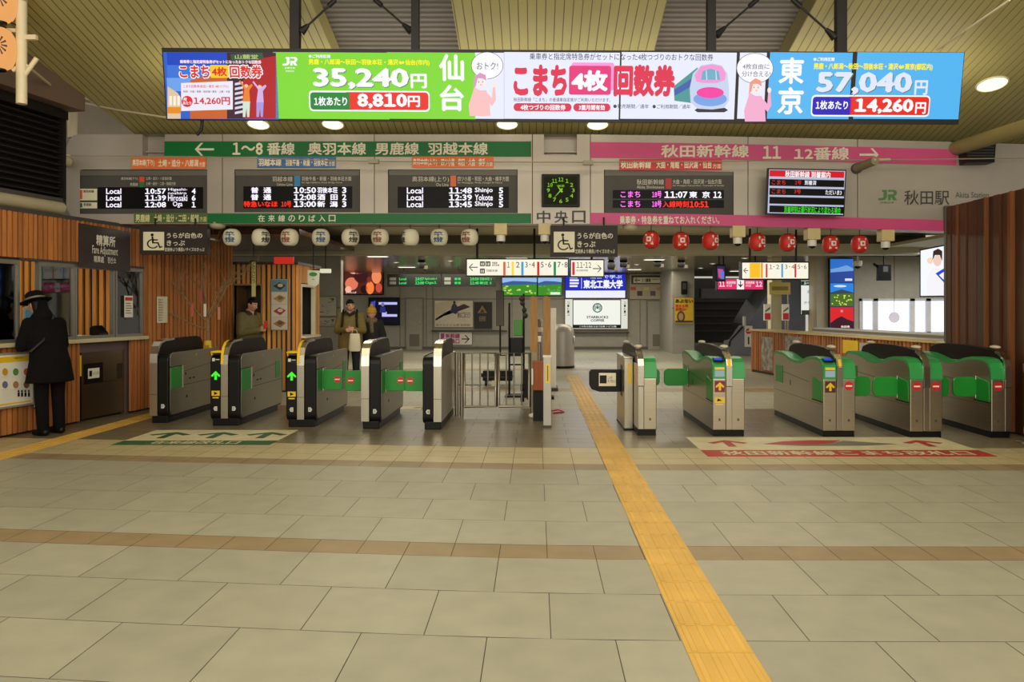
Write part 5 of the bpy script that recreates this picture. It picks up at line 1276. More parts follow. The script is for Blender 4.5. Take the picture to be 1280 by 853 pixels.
poster('wall_poster', 'black poster with a gold triangle on the rear wall', BK, (592.5, 378, 615, 411), paint((34, 30, 32)), dr2)
def dr3(b):
    b.rect('colour_band', (551, 417, 555.5, 430), paint((180, 40, 130)), .024, .027); b.text('lettering', '新幹線\n乗換口', (557, 417, 575, 430), paint((170, 40, 120)), .028, .04); arrow_poly(b, 'arrow', 577, 587, 424, 5.2, False, BLACKP, .024, 1.3)
poster('wall_sign', 'white transfer sign with magenta lettering and black right arrow', BK, (549, 415.5, 590, 431), paint((220, 214, 200)), dr3, cat='sign')
poster('leaning_board', 'dark tall board frame on a stand beside the black poster', FY(25), (621, 364, 629.5, 407), paint((92, 88, 80)), None, BLACKM, 'board', d=.05); t = bpy.data.objects['leaning_board']; m = MB(); m.tube([(0, .02, 0), (0, .02, -t.location.z)], .03, BLACKM, 8); m.box(-.2, .2, -.15, .15, -t.location.z, -t.location.z+.02, BLACKM); m.build('stand', t)
# lit advertisements on the rear wall
def dr4(x0, x1, seed):
    def f(b):
        q = random.Random(seed); n = .1
        b.rect('picture', (x0, 347.5, x1, 354), g((150, 190, 236)), n, n+.002); b.poly('picture', [(x0, 354), (x0+.3*(x1-x0), 351.5), (x0+.7*(x1-x0), 352), (x1, 353), (x1, 357), (x0, 357)], g((60, 90, 150)), n, n+.003)
        b.poly('picture', [(x0, 357), (x1, 355.5), (x1, 369.5), (x0, 369.5)], g((60, 140, 40)), n, n+.004)
        for k in range(16):
            xx = q.uniform(x0+2, x1-2); yy = q.uniform(358, 368); b.disc('picture', xx, yy, q.uniform(1, 2.4), q.uniform(.6, 1.4), g((200, 214, 90) if seed == 1 else (90, 170, 60)), n, n+.006, 8)
        if seed == 2: b.rect('caption', (x1-14, 365.5, x1-2, 368.5), g((230, 236, 230)), n, n+.008)
    return f
poster('lit_advertisement', 'lit landscape panel with flowers, left of a matching landscape panel', BK, (628, 347.5, 671, 369.5), g((180, 210, 240)), dr4(628, 671, 1), BLACKP, 'advertisement', 'lit landscape panels', .096)
poster('lit_advertisement', 'lit landscape panel with green hills, right of the flowered panel', BK, (672.5, 347.5, 702, 369.5), g((180, 210, 240)), dr4(672.5, 702, 2), BLACKP, 'advertisement', 'lit landscape panels', .096)
def dr5(b):
    n = .1
    b.rect('lower_strip', (707, 363.5, 781, 372.5), g((238, 238, 250)), n, n+.002); b.text('lettering', '東北工業大学', (729, 350, 778, 361), g((245, 245, 255)), n+.003, .05); b.text('lettering', '仙台で学ぶ', (737, 344, 777, 348.5), g((225, 228, 255)), n+.003, .02)
    for k in range(4): b.rect('emblem', (712, 346+k*3.6, 724-abs(k-1.5)*1.5, 348.2+k*3.6), g((245, 245, 255)), n, n+.003)
    b.rect('emblem', (726.4, 345, 727, 361), g((220, 220, 250)), n, n+.003)
poster('lit_advertisement', 'lit blue university advertisement with white lettering on the rear wall', BK, (706.5, 343, 781.5, 372.5), g((30, 40, 190)), dr5, BLACKP, 'advertisement', d=.096)
def dr6(b):
    n = .1
    b.rect('black_frame', (715.5, 374.5, 776, 410.5), BLACKP, n, n+.01); b.rect('centre_panel', (716.5, 375.5, 775, 406), g((236, 238, 228), 1.05), n+.01, n+.014); m = n+.014
    SG = g((60, 120, 96), .9)
    b.disc('emblem', 746.5, 385, 6, 6, SG, m, m+.002, 28); b.disc('emblem', 746.5, 385, 4.6, 4.6, g((240, 242, 236)), m, m+.003, 24)
    b.disc('emblem', 746.5, 384.5, 1.5, 2, SG, m, m+.004, 12)
    for s in (-1, 1):
        for k in range(3): b.poly('emblem', [(746.5+s*(1.6+k), 382), (746.5+s*(2.2+k), 382.2), (746.5+s*(2.4+k*.7), 388.4-k*.6), (746.5+s*(1.9+k*.7), 388.4-k*.6)], SG, m, m+.004)
    b.poly('emblem', [(744.8, 382), (745.4, 380.4), (746.5, 381.2), (747.6, 380.4), (748.2, 382)], SG, m, m+.004)
    K = g((50, 50, 46), .8); b.text('lettering', 'STARBUCKS', (733, 395, 760, 398.3), K, m+.002, .03); b.text('lettering', 'COFFEE', (738, 399.2, 755, 402.2), K, m+.002, .03)
    b.text('lettering', 'この先の改札を出て左側 トピコ2階', (724, 407.3, 770, 409.3), g((230, 230, 220)), n+.012)
    for x in (709, 779.5):
        for k in range(5): b.text('lettering', 'コーヒー'[k % 4], (x, 377.5+k*3.6, x+2.4, 380.4+k*3.6), K, n+.006, .02)
poster('lit_advertisement', 'lit white coffee shop advertisement with round green emblem on the rear wall', BK, (706.5, 374.5, 784, 411), g((226, 226, 212), .95), dr6, paint((176, 170, 156)), 'advertisement', d=.096)
def dr7(b):
    n = .05
    b.rect('dark_sign', (789, 344.5, 829.5, 355.5), mat('brown black sign', (48, 42, 38), .4), n, n+.004); b.rect('white_field', (791.5, 347, 827.5, 354), CREAM, n+.004, n+.007); arrow_poly(b, 'arrow', 793, 800, 350.5, 2.5, True, BLACKP, n+.007, 1)
    b.text('lettering', '1・2番線', (802, 348, 813, 353), BLACKP, n+.008, .03); b.text('lettering', '新幹線のりば', (815, 348.5, 826, 350.2), BLACKP, n+.008)
    for k, c_ in enumerate(((190, 60, 50), (60, 50, 44), (206, 190, 110), (90, 80, 90), (200, 120, 110))): b.rect('notice', (788+k*8.2, 359+(k % 2)*5, 794.5+k*8.2, 363+(k % 2)*7), paint(c_), n, n+.004)
poster('notice_board', 'beige notice panel with a dark arrow sign above the right grey door', BK, (787, 343, 831, 374), paint((176, 164, 140)), dr7, None, 'notice board', d=.046)
# column with yellow poster
b = MB(); a0, a1 = (840.5-VX)*26/FPX, (868-VX)*26/FPX; b.box(a0, a1, 26, 28.7, 0, 2.81, GREYW); b.box(a0-.005, a1+.005, 25.98, 26, 1.5, 1.53, paint((112, 108, 98))); struct(b.build('trim_3'))
def dr8(b):
    n = .024
    b.text('lettering', 'あぶない', (844, 374, 866, 379), paint((40, 34, 20)), n+.003, .05); b.text('lettering', '閉まる時\n無理は×', (844, 380.5, 860, 389), paint((214, 60, 30)), n+.003, .05); b.disc('picture', 851, 396, 5, 7, paint((90, 70, 50)), n, n+.003); b.disc('picture', 851, 396, 3, 4.5, paint((200, 150, 110)), n, n+.004); b.rect('picture', (844, 401, 866, 403.5), paint((70, 60, 54)), n, n+.005)
poster('wall_poster', 'yellow warning poster on the grey column left of the escalator', FY(25.97), (843, 372.5, 866.5, 404.5), paint((226, 184, 40)), dr8)
# hanging lit signs
def lightbox(label, x0, x1, y0, y1, Y, draw, hang):
    b = Board('hanging_lightbox', label, 'sign', FY(Y), (x0, y0, x1, y1))
    b.rect('case', (x0, y0, x1, y1), BLACKP, -.18, 0); b.rect('lit_face', (x0+1.3, y0+1.6, x1-1.3, y1-1.6), g((250, 244, 222), 1.0), 0, .005); draw(b)
    for k in hang: u, v = b.q(k, y0); b.mb(('hanger', k)).tube([(u, .09, v-.01), (u, .09, 3.065-b.v0)], .022, BLACKM, 8)
    b.done()
K7 = g((46, 40, 36), .6)
def lb1(b):
    n = .005
    arrow_poly(b, 'arrow', 586, 597, 334.3, 4.5, True, K7, n, 1.1)
    for x, y in ((600, 327), (607, 327), (600, 336)): b.rect('pictogram', (x, y, x+6, y+6), K7, n, n+.002); b.rect('pictogram', (x+1.2, y+1.5, x+2.2, y+5), g((240, 236, 220)), n, n+.003); b.rect('pictogram', (x+3.4, y+1.5, x+4.6, y+5), g((240, 236, 220)), n, n+.003)
    b.text('lettering', '男鹿線\n奥羽本線', (615, 327.5, 624, 333), K7, n+.002); b.text('lettering', '羽越本線', (607.5, 337, 622, 340), g((120, 110, 100), .7), n+.002)
    for x, c_, tx, x2, w_ in ((629, (236, 90, 50), '1', 634, 3.4), (639.5, (246, 220, 60), '2', 645, 4.5), (651.5, (60, 160, 220), '3･4', 656.5, 12), (671.3, (220, 40, 44), '5･6', 676, 13), (692, (20, 140, 90), '7･8', 697, 12.5)):
        b.rect('line_colour', (x, 327.5, x+3, 344.3), g(c_), n, n+.003); b.text('lettering', tx, (x2, 327.6, x2+w_, 334.6), K7, n+.002, -.005)
def lb2(b):
    n = .005
    b.rect('line_colour', (715.3, 327.8, 718.4, 344), g((220, 30, 66)), n, n+.003); b.text('lettering', '11･12', (720.5, 328, 739, 335), K7, n+.002, -.005); b.text('lettering', '秋田新幹線', (720.5, 337, 735, 339.5), g((150, 130, 120), .7), n+.002); arrow_poly(b, 'arrow', 741, 752, 336, 4.5, False, K7, n, 1.1)
lightbox('long lit hanging sign with coloured platform bars 1 to 8 and left arrow', 582.5, 711, 323, 346, 15, lb1, (596, 668))
lightbox('short lit hanging sign for platforms 11 and 12 with right arrow', 712.5, 755.5, 324, 347, 15, lb2, (740,))
def lb3(b):
    n = .005
    arrow_poly(b, 'arrow', 929, 935, 338.5, 3.2, True, K7, n, 1); b.rect('line_colour', (937, 329, 950, 347.5), g((250, 190, 40)), n, n+.003); b.rect('line_colour', (950.6, 329, 953.5, 347.5), g((250, 160, 40)), n, n+.003)
    for x, c_, tx, x2, w_ in ((957, (220, 50, 50), '1･2', 961, 13), (976.5, (60, 160, 220), '3･4', 981, 12), (993, (210, 40, 44), '5･6', 997, 11)):
        b.rect('line_colour', (x, 330, x+2.2, 347), g(c_), n, n+.003); b.text('lettering', tx, (x2, 331, x2+w_, 336.5), g((120, 110, 100), .8), n+.002, -.005)
lightbox('lit hanging sign with orange block and platform bars on the right', 926.5, 1011.5, 327, 350, 15, lb3, (939, 997))
b = Board('hanging_lightbox', 'pink lit hanging sign with numbers 11 and 12 and a down arrow', 'sign', FY(19), (896, 348, 955, 363))
b.rect('case', (896, 348, 955, 363), BLACKP, -.15, 0); b.rect('lit_face', (897, 349, 954, 362), g((226, 50, 110), .95), 0, .004); WW = g((250, 235, 235))
b.rect('white_field', (921, 349, 930, 362), g((246, 240, 236)), .004, .006); b.text('lettering', '11', (899, 352, 906, 358.5), WW, .006, .02); b.text('lettering', '12', (944.5, 352, 952.5, 358.5), WW, .006, .02); b.text('lettering', '秋田新幹線\nのりば', (908, 351.5, 919.5, 359), WW, .006); b.text('lettering', '秋田新幹線\nのりば', (932, 351.5, 943, 359), WW, .006)
b.poly('arrow', [(925, 351.5), (926, 351.5), (926, 356.5), (928, 355), (928.4, 356), (925.5, 359.5), (922.6, 356), (923, 355), (925, 356.5)], K7, .006, .008)
for k in (905, 945): u, v = b.q(k, 348); b.mb(('hanger', k)).tube([(u, .07, v-.01), (u, .07, 2.8-(EYE+(HY-363)*19/FPX))], .02, BLACKM, 6)
b.done()
b = Board('hanging_monitor', 'small hanging monitor with purple picture left of the pink sign', 'monitor', Frame(P(901, 341, 17.5), (1, .5, 0), (0, 0, 1)), (895, 330.5, 907, 352))
b.rect('casing', (895, 330.5, 907, 352), BLACKP, -.12, 0); b.rect('screen', (896.2, 333, 905.8, 350), g((46, 40, 80)), 0, .003); b.poly('picture', [(897, 336), (904, 337), (902, 349), (898, 347)], g((190, 80, 150)), .003, .005); b.poly('picture', [(900, 340), (905, 339), (905, 349), (902, 349)], g((90, 120, 210)), .003, .006)
u, v = b.q(901, 330.5); b.mb('hanger').tube([(u, .06, v-.01), (u, .06, 2.8-(EYE+(HY-352)*17.5/FPX))], .015, BLACKM, 6)
b.done()
# recessed and hanging fittings on the concourse ceiling
CG2 = Frame((0, 0, 2.8), (1, 0, 0), (0, 1, 0))
def cpt(px, py, z=2.8): Y = (z-EYE)*FPX/(HY-py); return P(px, py, Y)
bars = ((472, 320, 24), (508.5, 333.5, 20), (646, 322, 26), (818, 324, 24), (793, 336.5, 16), (918.5, 338.5, 11))
names = ('above the red picture screen', 'over the green departure displays', 'above the long platform sign', 'above the beige notice panel', 'over the right grey door', 'near the pink hanging sign')
for (px, py, w_), nm in zip(bars, names):
    c = cpt(px, py); hw = w_/2*c.y/FPX; t = thing('ceiling_strip_light', 'bright strip light in the concourse ceiling %s' % nm, 'ceiling light', c, group='strip lights in the concourse ceiling')
    m = MB(); m.box(-hw-.03, hw+.03, -.13, .13, -.02, .0, WHITE); m.build('tray', t); m = MB(); m.box(-hw, hw, -.1, .1, -.026, -.02, g((255, 250, 232), 1.8)); m.build('diffuser', t)
dots = ((385, 316.5), (380.5, 324.5), (414, 324.5), (495, 328), (549.5, 317.5), (563, 326), (796, 330.5), (876, 335), (891, 329.5), (931, 322.5))
wh = ('leftmost, near the timber kiosk', 'second, just above the kiosk poster', 'over the man with the backpack', 'over the left end of the green displays', 'behind the eighth white lantern', 'left of the long platform sign', 'left of the strip over the notice panel', 'left of the hanging monitor', 'above the hanging monitor', 'just above the orange-block hanging sign')
for (px, py), nm in zip(dots, wh):
    c = cpt(px, py); t = thing('recessed_spotlight', 'small round recessed spotlight in the concourse, %s' % nm, 'ceiling light', c, group='recessed spotlights in the concourse ceiling')
    m = MB(); m.lathe([(.09, 0), (.09, -.012), (.075, -.014)], (0, 0, 0), WHITE, 18); m.build('ring', t); m = MB(); m.lathe([(.074, -.012), (.001, -.02)], (0, 0, 0), g((255, 248, 225), 1.7), 18); m.build('lens', t)
for px, py, nm in ((764, 330, 'leftmost of the small hanging speakers by the university advertisement'), (779.5, 327, 'second small hanging speaker, right of the university advertisement'), (822, 326, 'small hanging speaker above the beige notice panel'), (851.5, 327, 'small hanging speaker before the grey column'), (527, 328, 'small dark hanging speaker left of the long platform sign')):
    Y = 21; c = P(px, py, Y); t = thing('hanging_speaker', nm, 'speaker', c, group='small hanging speakers')
    m = MB(); m.tube([(0, 0, .1), (0, 0, 2.8-c.z)], .012, BLACKM, 6); m.build('stem', t)
    m = MB(); m.lathe([(.09, -.16), (.1, -.12), (.1, .04), (.06, .1), (.02, .12)], (0, 0, 0), BLACKP, 16); m.build('body', t)
    m = MB(); m.box(.03, .16, -.05, .05, -.18, -.09, paint((90, 84, 70))); m.build('side_box', t)
t = thing('wall_phone', 'dark handset box on the front of the grey column', 'box', P(855.5, 360, 25.9))
m = MB(); m.box(-.1, .1, -.02, .08, -.22, .22, BLACKP); m.build('case', t, bevel=.02); m = MB(); m.box(-.06, .06, -.024, -.02, -.05, .16, DARKG); m.build('screen', t)

# ------------------------------------------------------------------ left part of the concourse: timber kiosk and poster bay
KY = 14.3; kx0, kx1 = (284-VX)*KY/FPX, (370-VX)*KY/FPX; KH = EYE+(HY-331)*KY/FPX
w = MB(); rr = random.Random(12)
dx0, dx1 = (293-VX)*KY/FPX, (327-VX)*KY/FPX; DZ = EYE+(HY-357)*KY/FPX
w.box(kx0, dx0, KY, KY+.1, 0, KH, WBACK); w.box(dx1, kx1, KY, KY+.1, 0, KH, WBACK); w.box(dx0, dx1, KY, KY+.1, DZ, KH, WBACK)
slats(w, kx0, dx0-.03, .03, KH, .09, WOODK, rr, 0, .03, KY); slats(w, dx1+.03, kx1, .03, KH, .09, WOODK, rr, 0, .03, KY); slats(w, dx0-.03, dx1+.03, DZ+.03, KH, .09, WOODK, rr, 0, .03, KY)
# side facing the passage, with a serving window
SX = kx1
def sbox(y0, y1, z0, z1): w.box(SX-.08, SX, y0, y1, z0, z1, WBACK)
def sslat(y0, y1, z0, z1):
    y = y0
    while y < y1-.01: w.box(SX, SX+.03, y, min(y+.06, y1), z0, z1, WOODK); y += .09
sbox(KY+.1, KY+.25, 0, KH); sbox(KY+.25, KY+1.2, 0, .98); sbox(KY+.25, KY+1.2, 1.98, KH); sbox(KY+1.2, KY+1.45, 0, KH)
sslat(KY, KY+.22, .03, KH); sslat(KY+.25, KY+1.2, .03, .95); sslat(KY+.25, KY+1.2, 2.0, KH); sslat(KY+1.2, KY+1.45, .03, KH)
w.box(kx0, SX, KY+1.37, KY+1.45, 0, KH, paint((60, 52, 44))); w.box(kx0-.02, SX+.05, KY-.05, KY+1.5, KH, KH+.05, mat('dark brown roof edge', (70, 46, 34), .4))
struct(w.build('wall_kiosk'))
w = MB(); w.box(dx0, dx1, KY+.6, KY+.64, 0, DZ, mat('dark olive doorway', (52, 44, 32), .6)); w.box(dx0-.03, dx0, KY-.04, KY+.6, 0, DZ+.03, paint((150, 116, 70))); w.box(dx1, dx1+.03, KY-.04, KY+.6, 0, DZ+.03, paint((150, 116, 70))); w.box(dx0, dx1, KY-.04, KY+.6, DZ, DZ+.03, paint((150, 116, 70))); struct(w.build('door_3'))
w = MB(); w.box(SX-.2, SX+.12, KY+.22, KY+1.22, .97, 1.01, CREAM); tag(w.build('serving_ledge'), 'pale serving ledge of the timber kiosk window', 'ledge')
w = MB(); w.box(SX-.05, SX+.02, KY+.25, KY+.32, 1.01, 1.98, CREAM); w.box(SX-.05, SX+.02, KY+1.13, KY+1.2, 1.01, 1.98, CREAM); w.box(SX-.05, SX+.02, KY+.32, KY+1.13, 1.93, 1.98, CREAM); struct(w.build('window_5'))
# soffit over the kiosk: glossy brown
w = MB(); w.box(-7, -3.8, 12.6, 16.4, 2.72, 2.8, mat('glossy brown soffit', (84, 52, 38), .2)); struct(w.build('trim_4'))
KF = FY(KY-.04)
def food(b):
    n = .024
    for k, cs in enumerate((((96, 140, 150), (60, 40, 36), (196, 190, 180)), ((204, 196, 176), (170, 140, 80), (120, 96, 60)), ((206, 198, 184), (150, 50, 40), (220, 190, 160)), ((200, 190, 170), (150, 110, 60), (100, 70, 50)))):
        y = 350+k*15.6
        b.rect(('photograph', k), (340, y, 359.5, y+14.8), paint(cs[0]), n, n+.003); b.poly(('photograph', k), [(342, y+8), (350, y+3), (358, y+7), (351, y+13)], paint(cs[1]), n+.003, n+.004); b.disc(('photograph', k), 351, y+7, 3.4, 2.2, paint(cs[2]), n+.003, n+.006)
poster('menu_board', 'tall board of four food photographs on the timber kiosk', KF, (339.5, 349.5, 360, 412.5), paint((190, 180, 150)), food, cat='board')
b = Board('hanging_banner', 'small white and green hanging banner at the kiosk corner', 'banner', FY(14.0), (384, 337, 400, 358))
b.poly('cloth', [(384.5, 337.5), (399.5, 338.5), (398.5, 355), (394, 358.5), (384.5, 355.5)], paint((206, 206, 186)), -.01, 0); b.disc('emblem', 391.5, 343, 5, 2.6, GRN, 0, .004); b.rect('lettering', (390, 349, 393, 349.8), GRN, 0, .003)
u, v = b.q(392, 337.5); b.mb('hanger').tube([(u, 0, v), (u, 0, v+.51)], .01, BLACKM, 6)
b.done()
t = thing('kiosk_lamp', 'pale bar lamp on an arm beside the hanging banner', 'lamp', P(407, 339.5, 15.2))
m = MB(); m.box(-.1, .1, -.05, .05, -.03, .05, g((226, 226, 190), .9)); m.build('diffuser', t, bevel=.01); m = MB(); m.tube([(-.1, 0, .03), (-.35, 0, .03)], .012, BLACKM, 6); m.tube([(0, 0, .05), (0, 0, 2.72-t.location.z)], .01, BLACKM, 6); m.build('arm', t)
b = Board('red_reflection', 'red glowing panel painting a reflection under the brown soffit above the kiosk', 'sign', FY(14.2), (342, 320.5, 366.5, 330))  # glowing red panel stands in for a reflection in the glossy soffit
b.rect('panel', (342.5, 321, 366.5, 330), g((206, 50, 36), .75), -.05, 0); b.rect('edge', (342, 320.5, 367, 321.2), BLACKP, -.05, .01); b.done()
b = Board('hanging_streamer', 'pale yellow vertical streamer with writing above the man in the doorway', 'banner', FY(13.6), (314, 326, 320, 372))
b.rect('cloth', (314.5, 327, 319.5, 371), paint((216, 210, 130)), -.006, 0)
for i, ch in enumerate('かんとう'): b.text('lettering', ch, (315, 331+i*6, 319, 336+i*6), paint((60, 100, 60)), .003, .02)
b.mb('rod').box(-.06, .06, -.012, .012, .62, .64, BLACKM); b.mb('rod').tube([(0, 0, .63), (0, 0, 2.73-b.v0)], .008, BLACKM, 6); b.done()
# grey poster bay
b = MB(); p0, p1 = (396-VX)*19.5/FPX, (426-VX)*19.5/FPX; b.box(p0, p1, 19.5, 19.75, 0, 2.81, GREYW); b.box(p0-2.5, p0, 19.5, 19.7, 0, 2.81, GREYW); b.box(p0, p1, 19.48, 19.5, 1.52, 1.55, paint((110, 106, 96))); struct(b.build('wall_poster_bay'))
BAYF = FY(19.48)
def mapd(seed, r):
    def f(b):
        q = random.Random(seed)
        for k in range(9): x = q.uniform(r[0]+1, r[2]-6); y = q.uniform(r[1]+1.5, r[3]-2); b.rect('drawing', (x, y, x+q.uniform(2, 5), y+.9), paint(((110, 106, 100), (150, 146, 130), (120, 130, 110))[k % 3]), .024, .026)
        b.poly('drawing', [(r[2]-7, r[1]+1.5), (r[2]-2, r[1]+1.5), (r[2]-4, r[1]+6)], paint((96, 92, 88)), .024, .027)
    return f
poster('wall_poster', 'pale square map poster on the grey bay right of the kiosk', BAYF, (398, 371.5, 420.5, 395), paint((186, 180, 160)), mapd(1, (398, 371.5, 420.5, 395)))
poster('wall_poster', 'pale oblong notice below the map poster on the grey bay', BAYF, (398, 397.5, 420.5, 407.5), paint((180, 174, 154)), mapd(2, (398, 397.5, 420.5, 407.5)))

# ------------------------------------------------------------------ right part of the concourse: stairwell, counter, side room
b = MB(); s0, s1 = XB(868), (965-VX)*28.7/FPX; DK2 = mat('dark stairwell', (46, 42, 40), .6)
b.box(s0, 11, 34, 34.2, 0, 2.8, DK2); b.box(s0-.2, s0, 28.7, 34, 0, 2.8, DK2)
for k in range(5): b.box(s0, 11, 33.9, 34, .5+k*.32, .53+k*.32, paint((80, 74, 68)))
b.box(s0, 9.4, 27.5, 27.9, 1.86, 2.2, mat('grey blue lintel', (128, 132, 140), .4)); struct(b.build('wall_stairwell'))
t = thing('escalator', 'grey blue escalator side with sloping balustrade and handrail at the stairwell', 'escalator', (6.6, 25, 0))
GB2 = mat('grey blue cladding', (126, 128, 136), .35, .3)
m = MB(); m.prism([(-.5, 0), (.35, 0), (.35, .95), (0, .95), (-.32, .5), (-.5, .45)], 'y', 0, .5, GB2); m.build('balustrade', t, bevel=.01)
m = MB(); m.prism([(.36, 0), (2.2, 0), (2.2, 2.75), (1.2, 2.4), (.36, 1.0)], 'y', .6, 2.8, GB2); m.build('truss', t)
m = MB(); m.tube([(-.45, -.04, .3), (-.42, -.04, .48), (-.2, -.04, .72), (-.02, -.04, .92)], .03, BLACKP, 8); m.build('handrail', t)
m = MB(); m.box(.05, .3, -.012, 0, .28, .95, WHITE); disc_y(m, .175, .78, .09, -.016, -.012, RED); m.box(.11, .24, -.02, -.016, .765, .795, WHITE); m.box(.15, .2, -.016, -.012, .36, .6, paint((60, 56, 54))); m.build('no_entry_sign', t)
m = MB(); m.tube([(.1, .2, .95), (.1, .2, 1.25)], .06, paint((206, 206, 200)), 10); m.build('end_post', t)
# grey partition and yellowish pillars right of the stairwell
c = MB(); a0, a1 = (965-VX)*20/FPX, (977-VX)*20/FPX; c.box(a0, a1, 20, 20.4, 0, 2.8, BEIGE); a0, a1 = (1021-VX)*19/FPX, (1066-VX)*19/FPX; c.box(a0, a1, 19, 19.6, 0, 2.8, paint((168, 158, 132))); struct(c.build('trim_5'))
def drA(b):
    n = .054
    b.rect('header', (1000.5, 351.5, 1021, 357), paint((60, 120, 60)), n, n+.003); b.text('lettering', 'ルートイン', (1004, 352.3, 1020, 356), g((240, 240, 236)), n+.005, .03); b.text('lettering', '北へ', (1008, 363, 1014, 367), paint((120, 116, 140)), n+.003); b.text('lettering', 'ホテル', (1004, 377, 1017, 380), paint((110, 110, 110)), n+.003); b.rect('footer', (1001, 388, 1021, 393), paint((80, 96, 84)), n, n+.003)
poster('lit_advertisement', 'lit white hotel advertisement with green header left of the blue pillar poster', FY(19.6), (1000.5, 351, 1021, 393), g((234, 236, 230), .95), drA, BLACKP, 'advertisement', d=.05)
t = thing('notice_stand', 'small yellow notice board on legs below the orange-block sign', 'notice', (P(975, 384, 19.4).x, 19.4, 0))
m = MB(); m.box(-.26, .26, 0, .03, 1.86, 2.16, paint((206, 186, 90))); m.build('board', t); m = MB(); m.box(-.2, .2, -.004, 0, 1.96, 2.06, paint((150, 120, 40))); m.build('lettering', t)
for s in (-1, 1): m = MB(); m.tube([(s*.2, .015, 0), (s*.2, .015, 1.9)], .02, SATIN, 8); m.build('leg', t)
for k, px in enumerate((962, 985)):
    c = P(px, 392, 19.1); t = thing('leaflet_holder', ('left' if k == 0 else 'right')+' small white and red leaflet holder under the yellow notice board', 'holder', (c.x, 19.3, 0))
    m = MB(); m.box(-.08, .08, -.04, .04, 1.22, 1.62, WHITE); m.build('case', t); m = MB(); m.box(-.07, .07, -.046, -.04, 1.24, 1.4, RED); m.prism([(-.06, 1.42), (.06, 1.5), (.06, 1.56), (-.06, 1.46)], 'y', -.046, -.04, paint((70, 120, 70))); m.build('leaflet', t); m = MB(); m.tube([(0, 0, 0), (0, 0, 1.22)], .02, SATIN, 8); m.box(-.12, .12, -.1, .1, 0, .02, SATIN); m.build('stand', t)
def drB(b):
    n = .104
    b.rect('picture', (1036, 324.5, 1064.5, 353), g((46, 110, 200)), n, n+.002); b.poly('picture', [(1036, 337), (1046, 335), (1056, 332), (1064.5, 336), (1064.5, 344), (1036, 344)], g((110, 160, 220)), n, n+.004); b.poly('picture', [(1036, 341), (1064.5, 339), (1064.5, 353), (1036, 353)], g((36, 70, 150)), n, n+.005); b.rect('caption', (1054, 348.5, 1063, 351.5), g((220, 226, 236)), n, n+.007)
    b.rect('picture', (1036, 354.5, 1064.5, 383), g((40, 130, 220)), n, n+.002); b.disc('picture', 1048, 358, 8, 1.4, g((210, 226, 245)), n, n+.004); b.poly('picture', [(1036, 366), (1050, 362), (1064.5, 366), (1064.5, 372), (1036, 372)], g((50, 70, 80)), n, n+.005); b.poly('picture', [(1036, 368), (1064.5, 367), (1064.5, 383), (1036, 383)], g((70, 110, 40)), n, n+.006)
    q = random.Random(3)
    for k in range(22): b.disc('picture', q.uniform(1038, 1062), q.uniform(369, 382), 1, .9, g((230, 220, 90)), n, n+.008, 7)
    b.rect('picture', (1036, 384.5, 1064.5, 411), g((216, 40, 40)), n, n+.002); b.poly('picture', [(1036, 404), (1044, 398), (1050, 395.5), (1056, 399), (1064.5, 402), (1064.5, 411), (1036, 411)], g((60, 26, 40)), n, n+.005); b.text('lettering', '秋田県', (1049, 407, 1060, 410), g((240, 220, 210)), n+.007, .03); b.disc('picture', 1050, 389, 1.6, 1.6, g((250, 140, 120)), n, n+.006)
poster('lit_advertisement', 'tall pillar poster with blue mountain, flower field and red sunset pictures', FY(18.98), (1035.5, 324, 1065, 411.5), g((40, 60, 110)), drB, BLACKP, 'advertisement', d=.1)
# side room behind the counter
SR = 19.4
m = MB(); x0, x1 = (1066-VX)*SR/FPX, 12.5; SRW = paint((166, 160, 138))
zt, zb = EYE+(HY-373.5)*SR/FPX, EYE+(HY-418)*SR/FPX
m.box(x0, x1, SR, SR+.1, zt, 2.9, SRW); m.box(x0, x1, SR, SR+.1, 0, zb, SRW); m.box(x0, x0+.25, SR, SR+.1, zb, zt, SRW)
m.box(7.3, 12.5, 12.2, SR, 2.8, 2.86, paint((170, 162, 130))); m.box(12.5, 12.6, 12.2, SR, 0, 2.9, SRW); struct(m.build('wall_side_room'))
def sky_win(idx, px0, px1):
    a, b_ = (px0-VX)*SR/FPX, (px1-VX)*SR/FPX; o = MB(); F2 = mat('white window frame', (212, 210, 206), .4)
    o.box(a, a+.06, SR-.03, SR+.06, zb, zt, F2); o.box(b_-.06, b_, SR-.03, SR+.06, zb, zt, F2); o.box(a, b_, SR-.03, SR+.06, zb, zb+.06, F2); o.box(a, b_, SR-.03, SR+.06, zt-.06, zt, F2)
    w_ = struct(o.build('window_%d' % idx)); p = MB(); p.box(a+.06, b_-.06, SR+.03, SR+.04, zb+.06, zt-.06, glow((232, 240, 255), 1.5)); p.build('daylight_pane', w_)
sky_win(6, 1074, 1094); sky_win(7, 1094, 1140); sky_win(8, 1140, 1160); sky_win(9, 1160, 1215)
t = thing('roller_hanging_sign', 'pale round hanging sign before the bright side room windows', 'sign', P(1118, 397, 18.8))
m = MB(); disc_y(m, 0, .0, .13, 0, .01, paint((214, 206, 216))); m.build('disc', t); m = MB(); m.tube([(0, .005, .13), (0, .005, 2.8-t.location.z)], .006, BLACKM, 5); m.build('cord', t)
b = Board('hanging_monitor', 'small black monitor on an arm in the side room above the windows', 'monitor', FY(17), (1097, 331, 1114, 351))
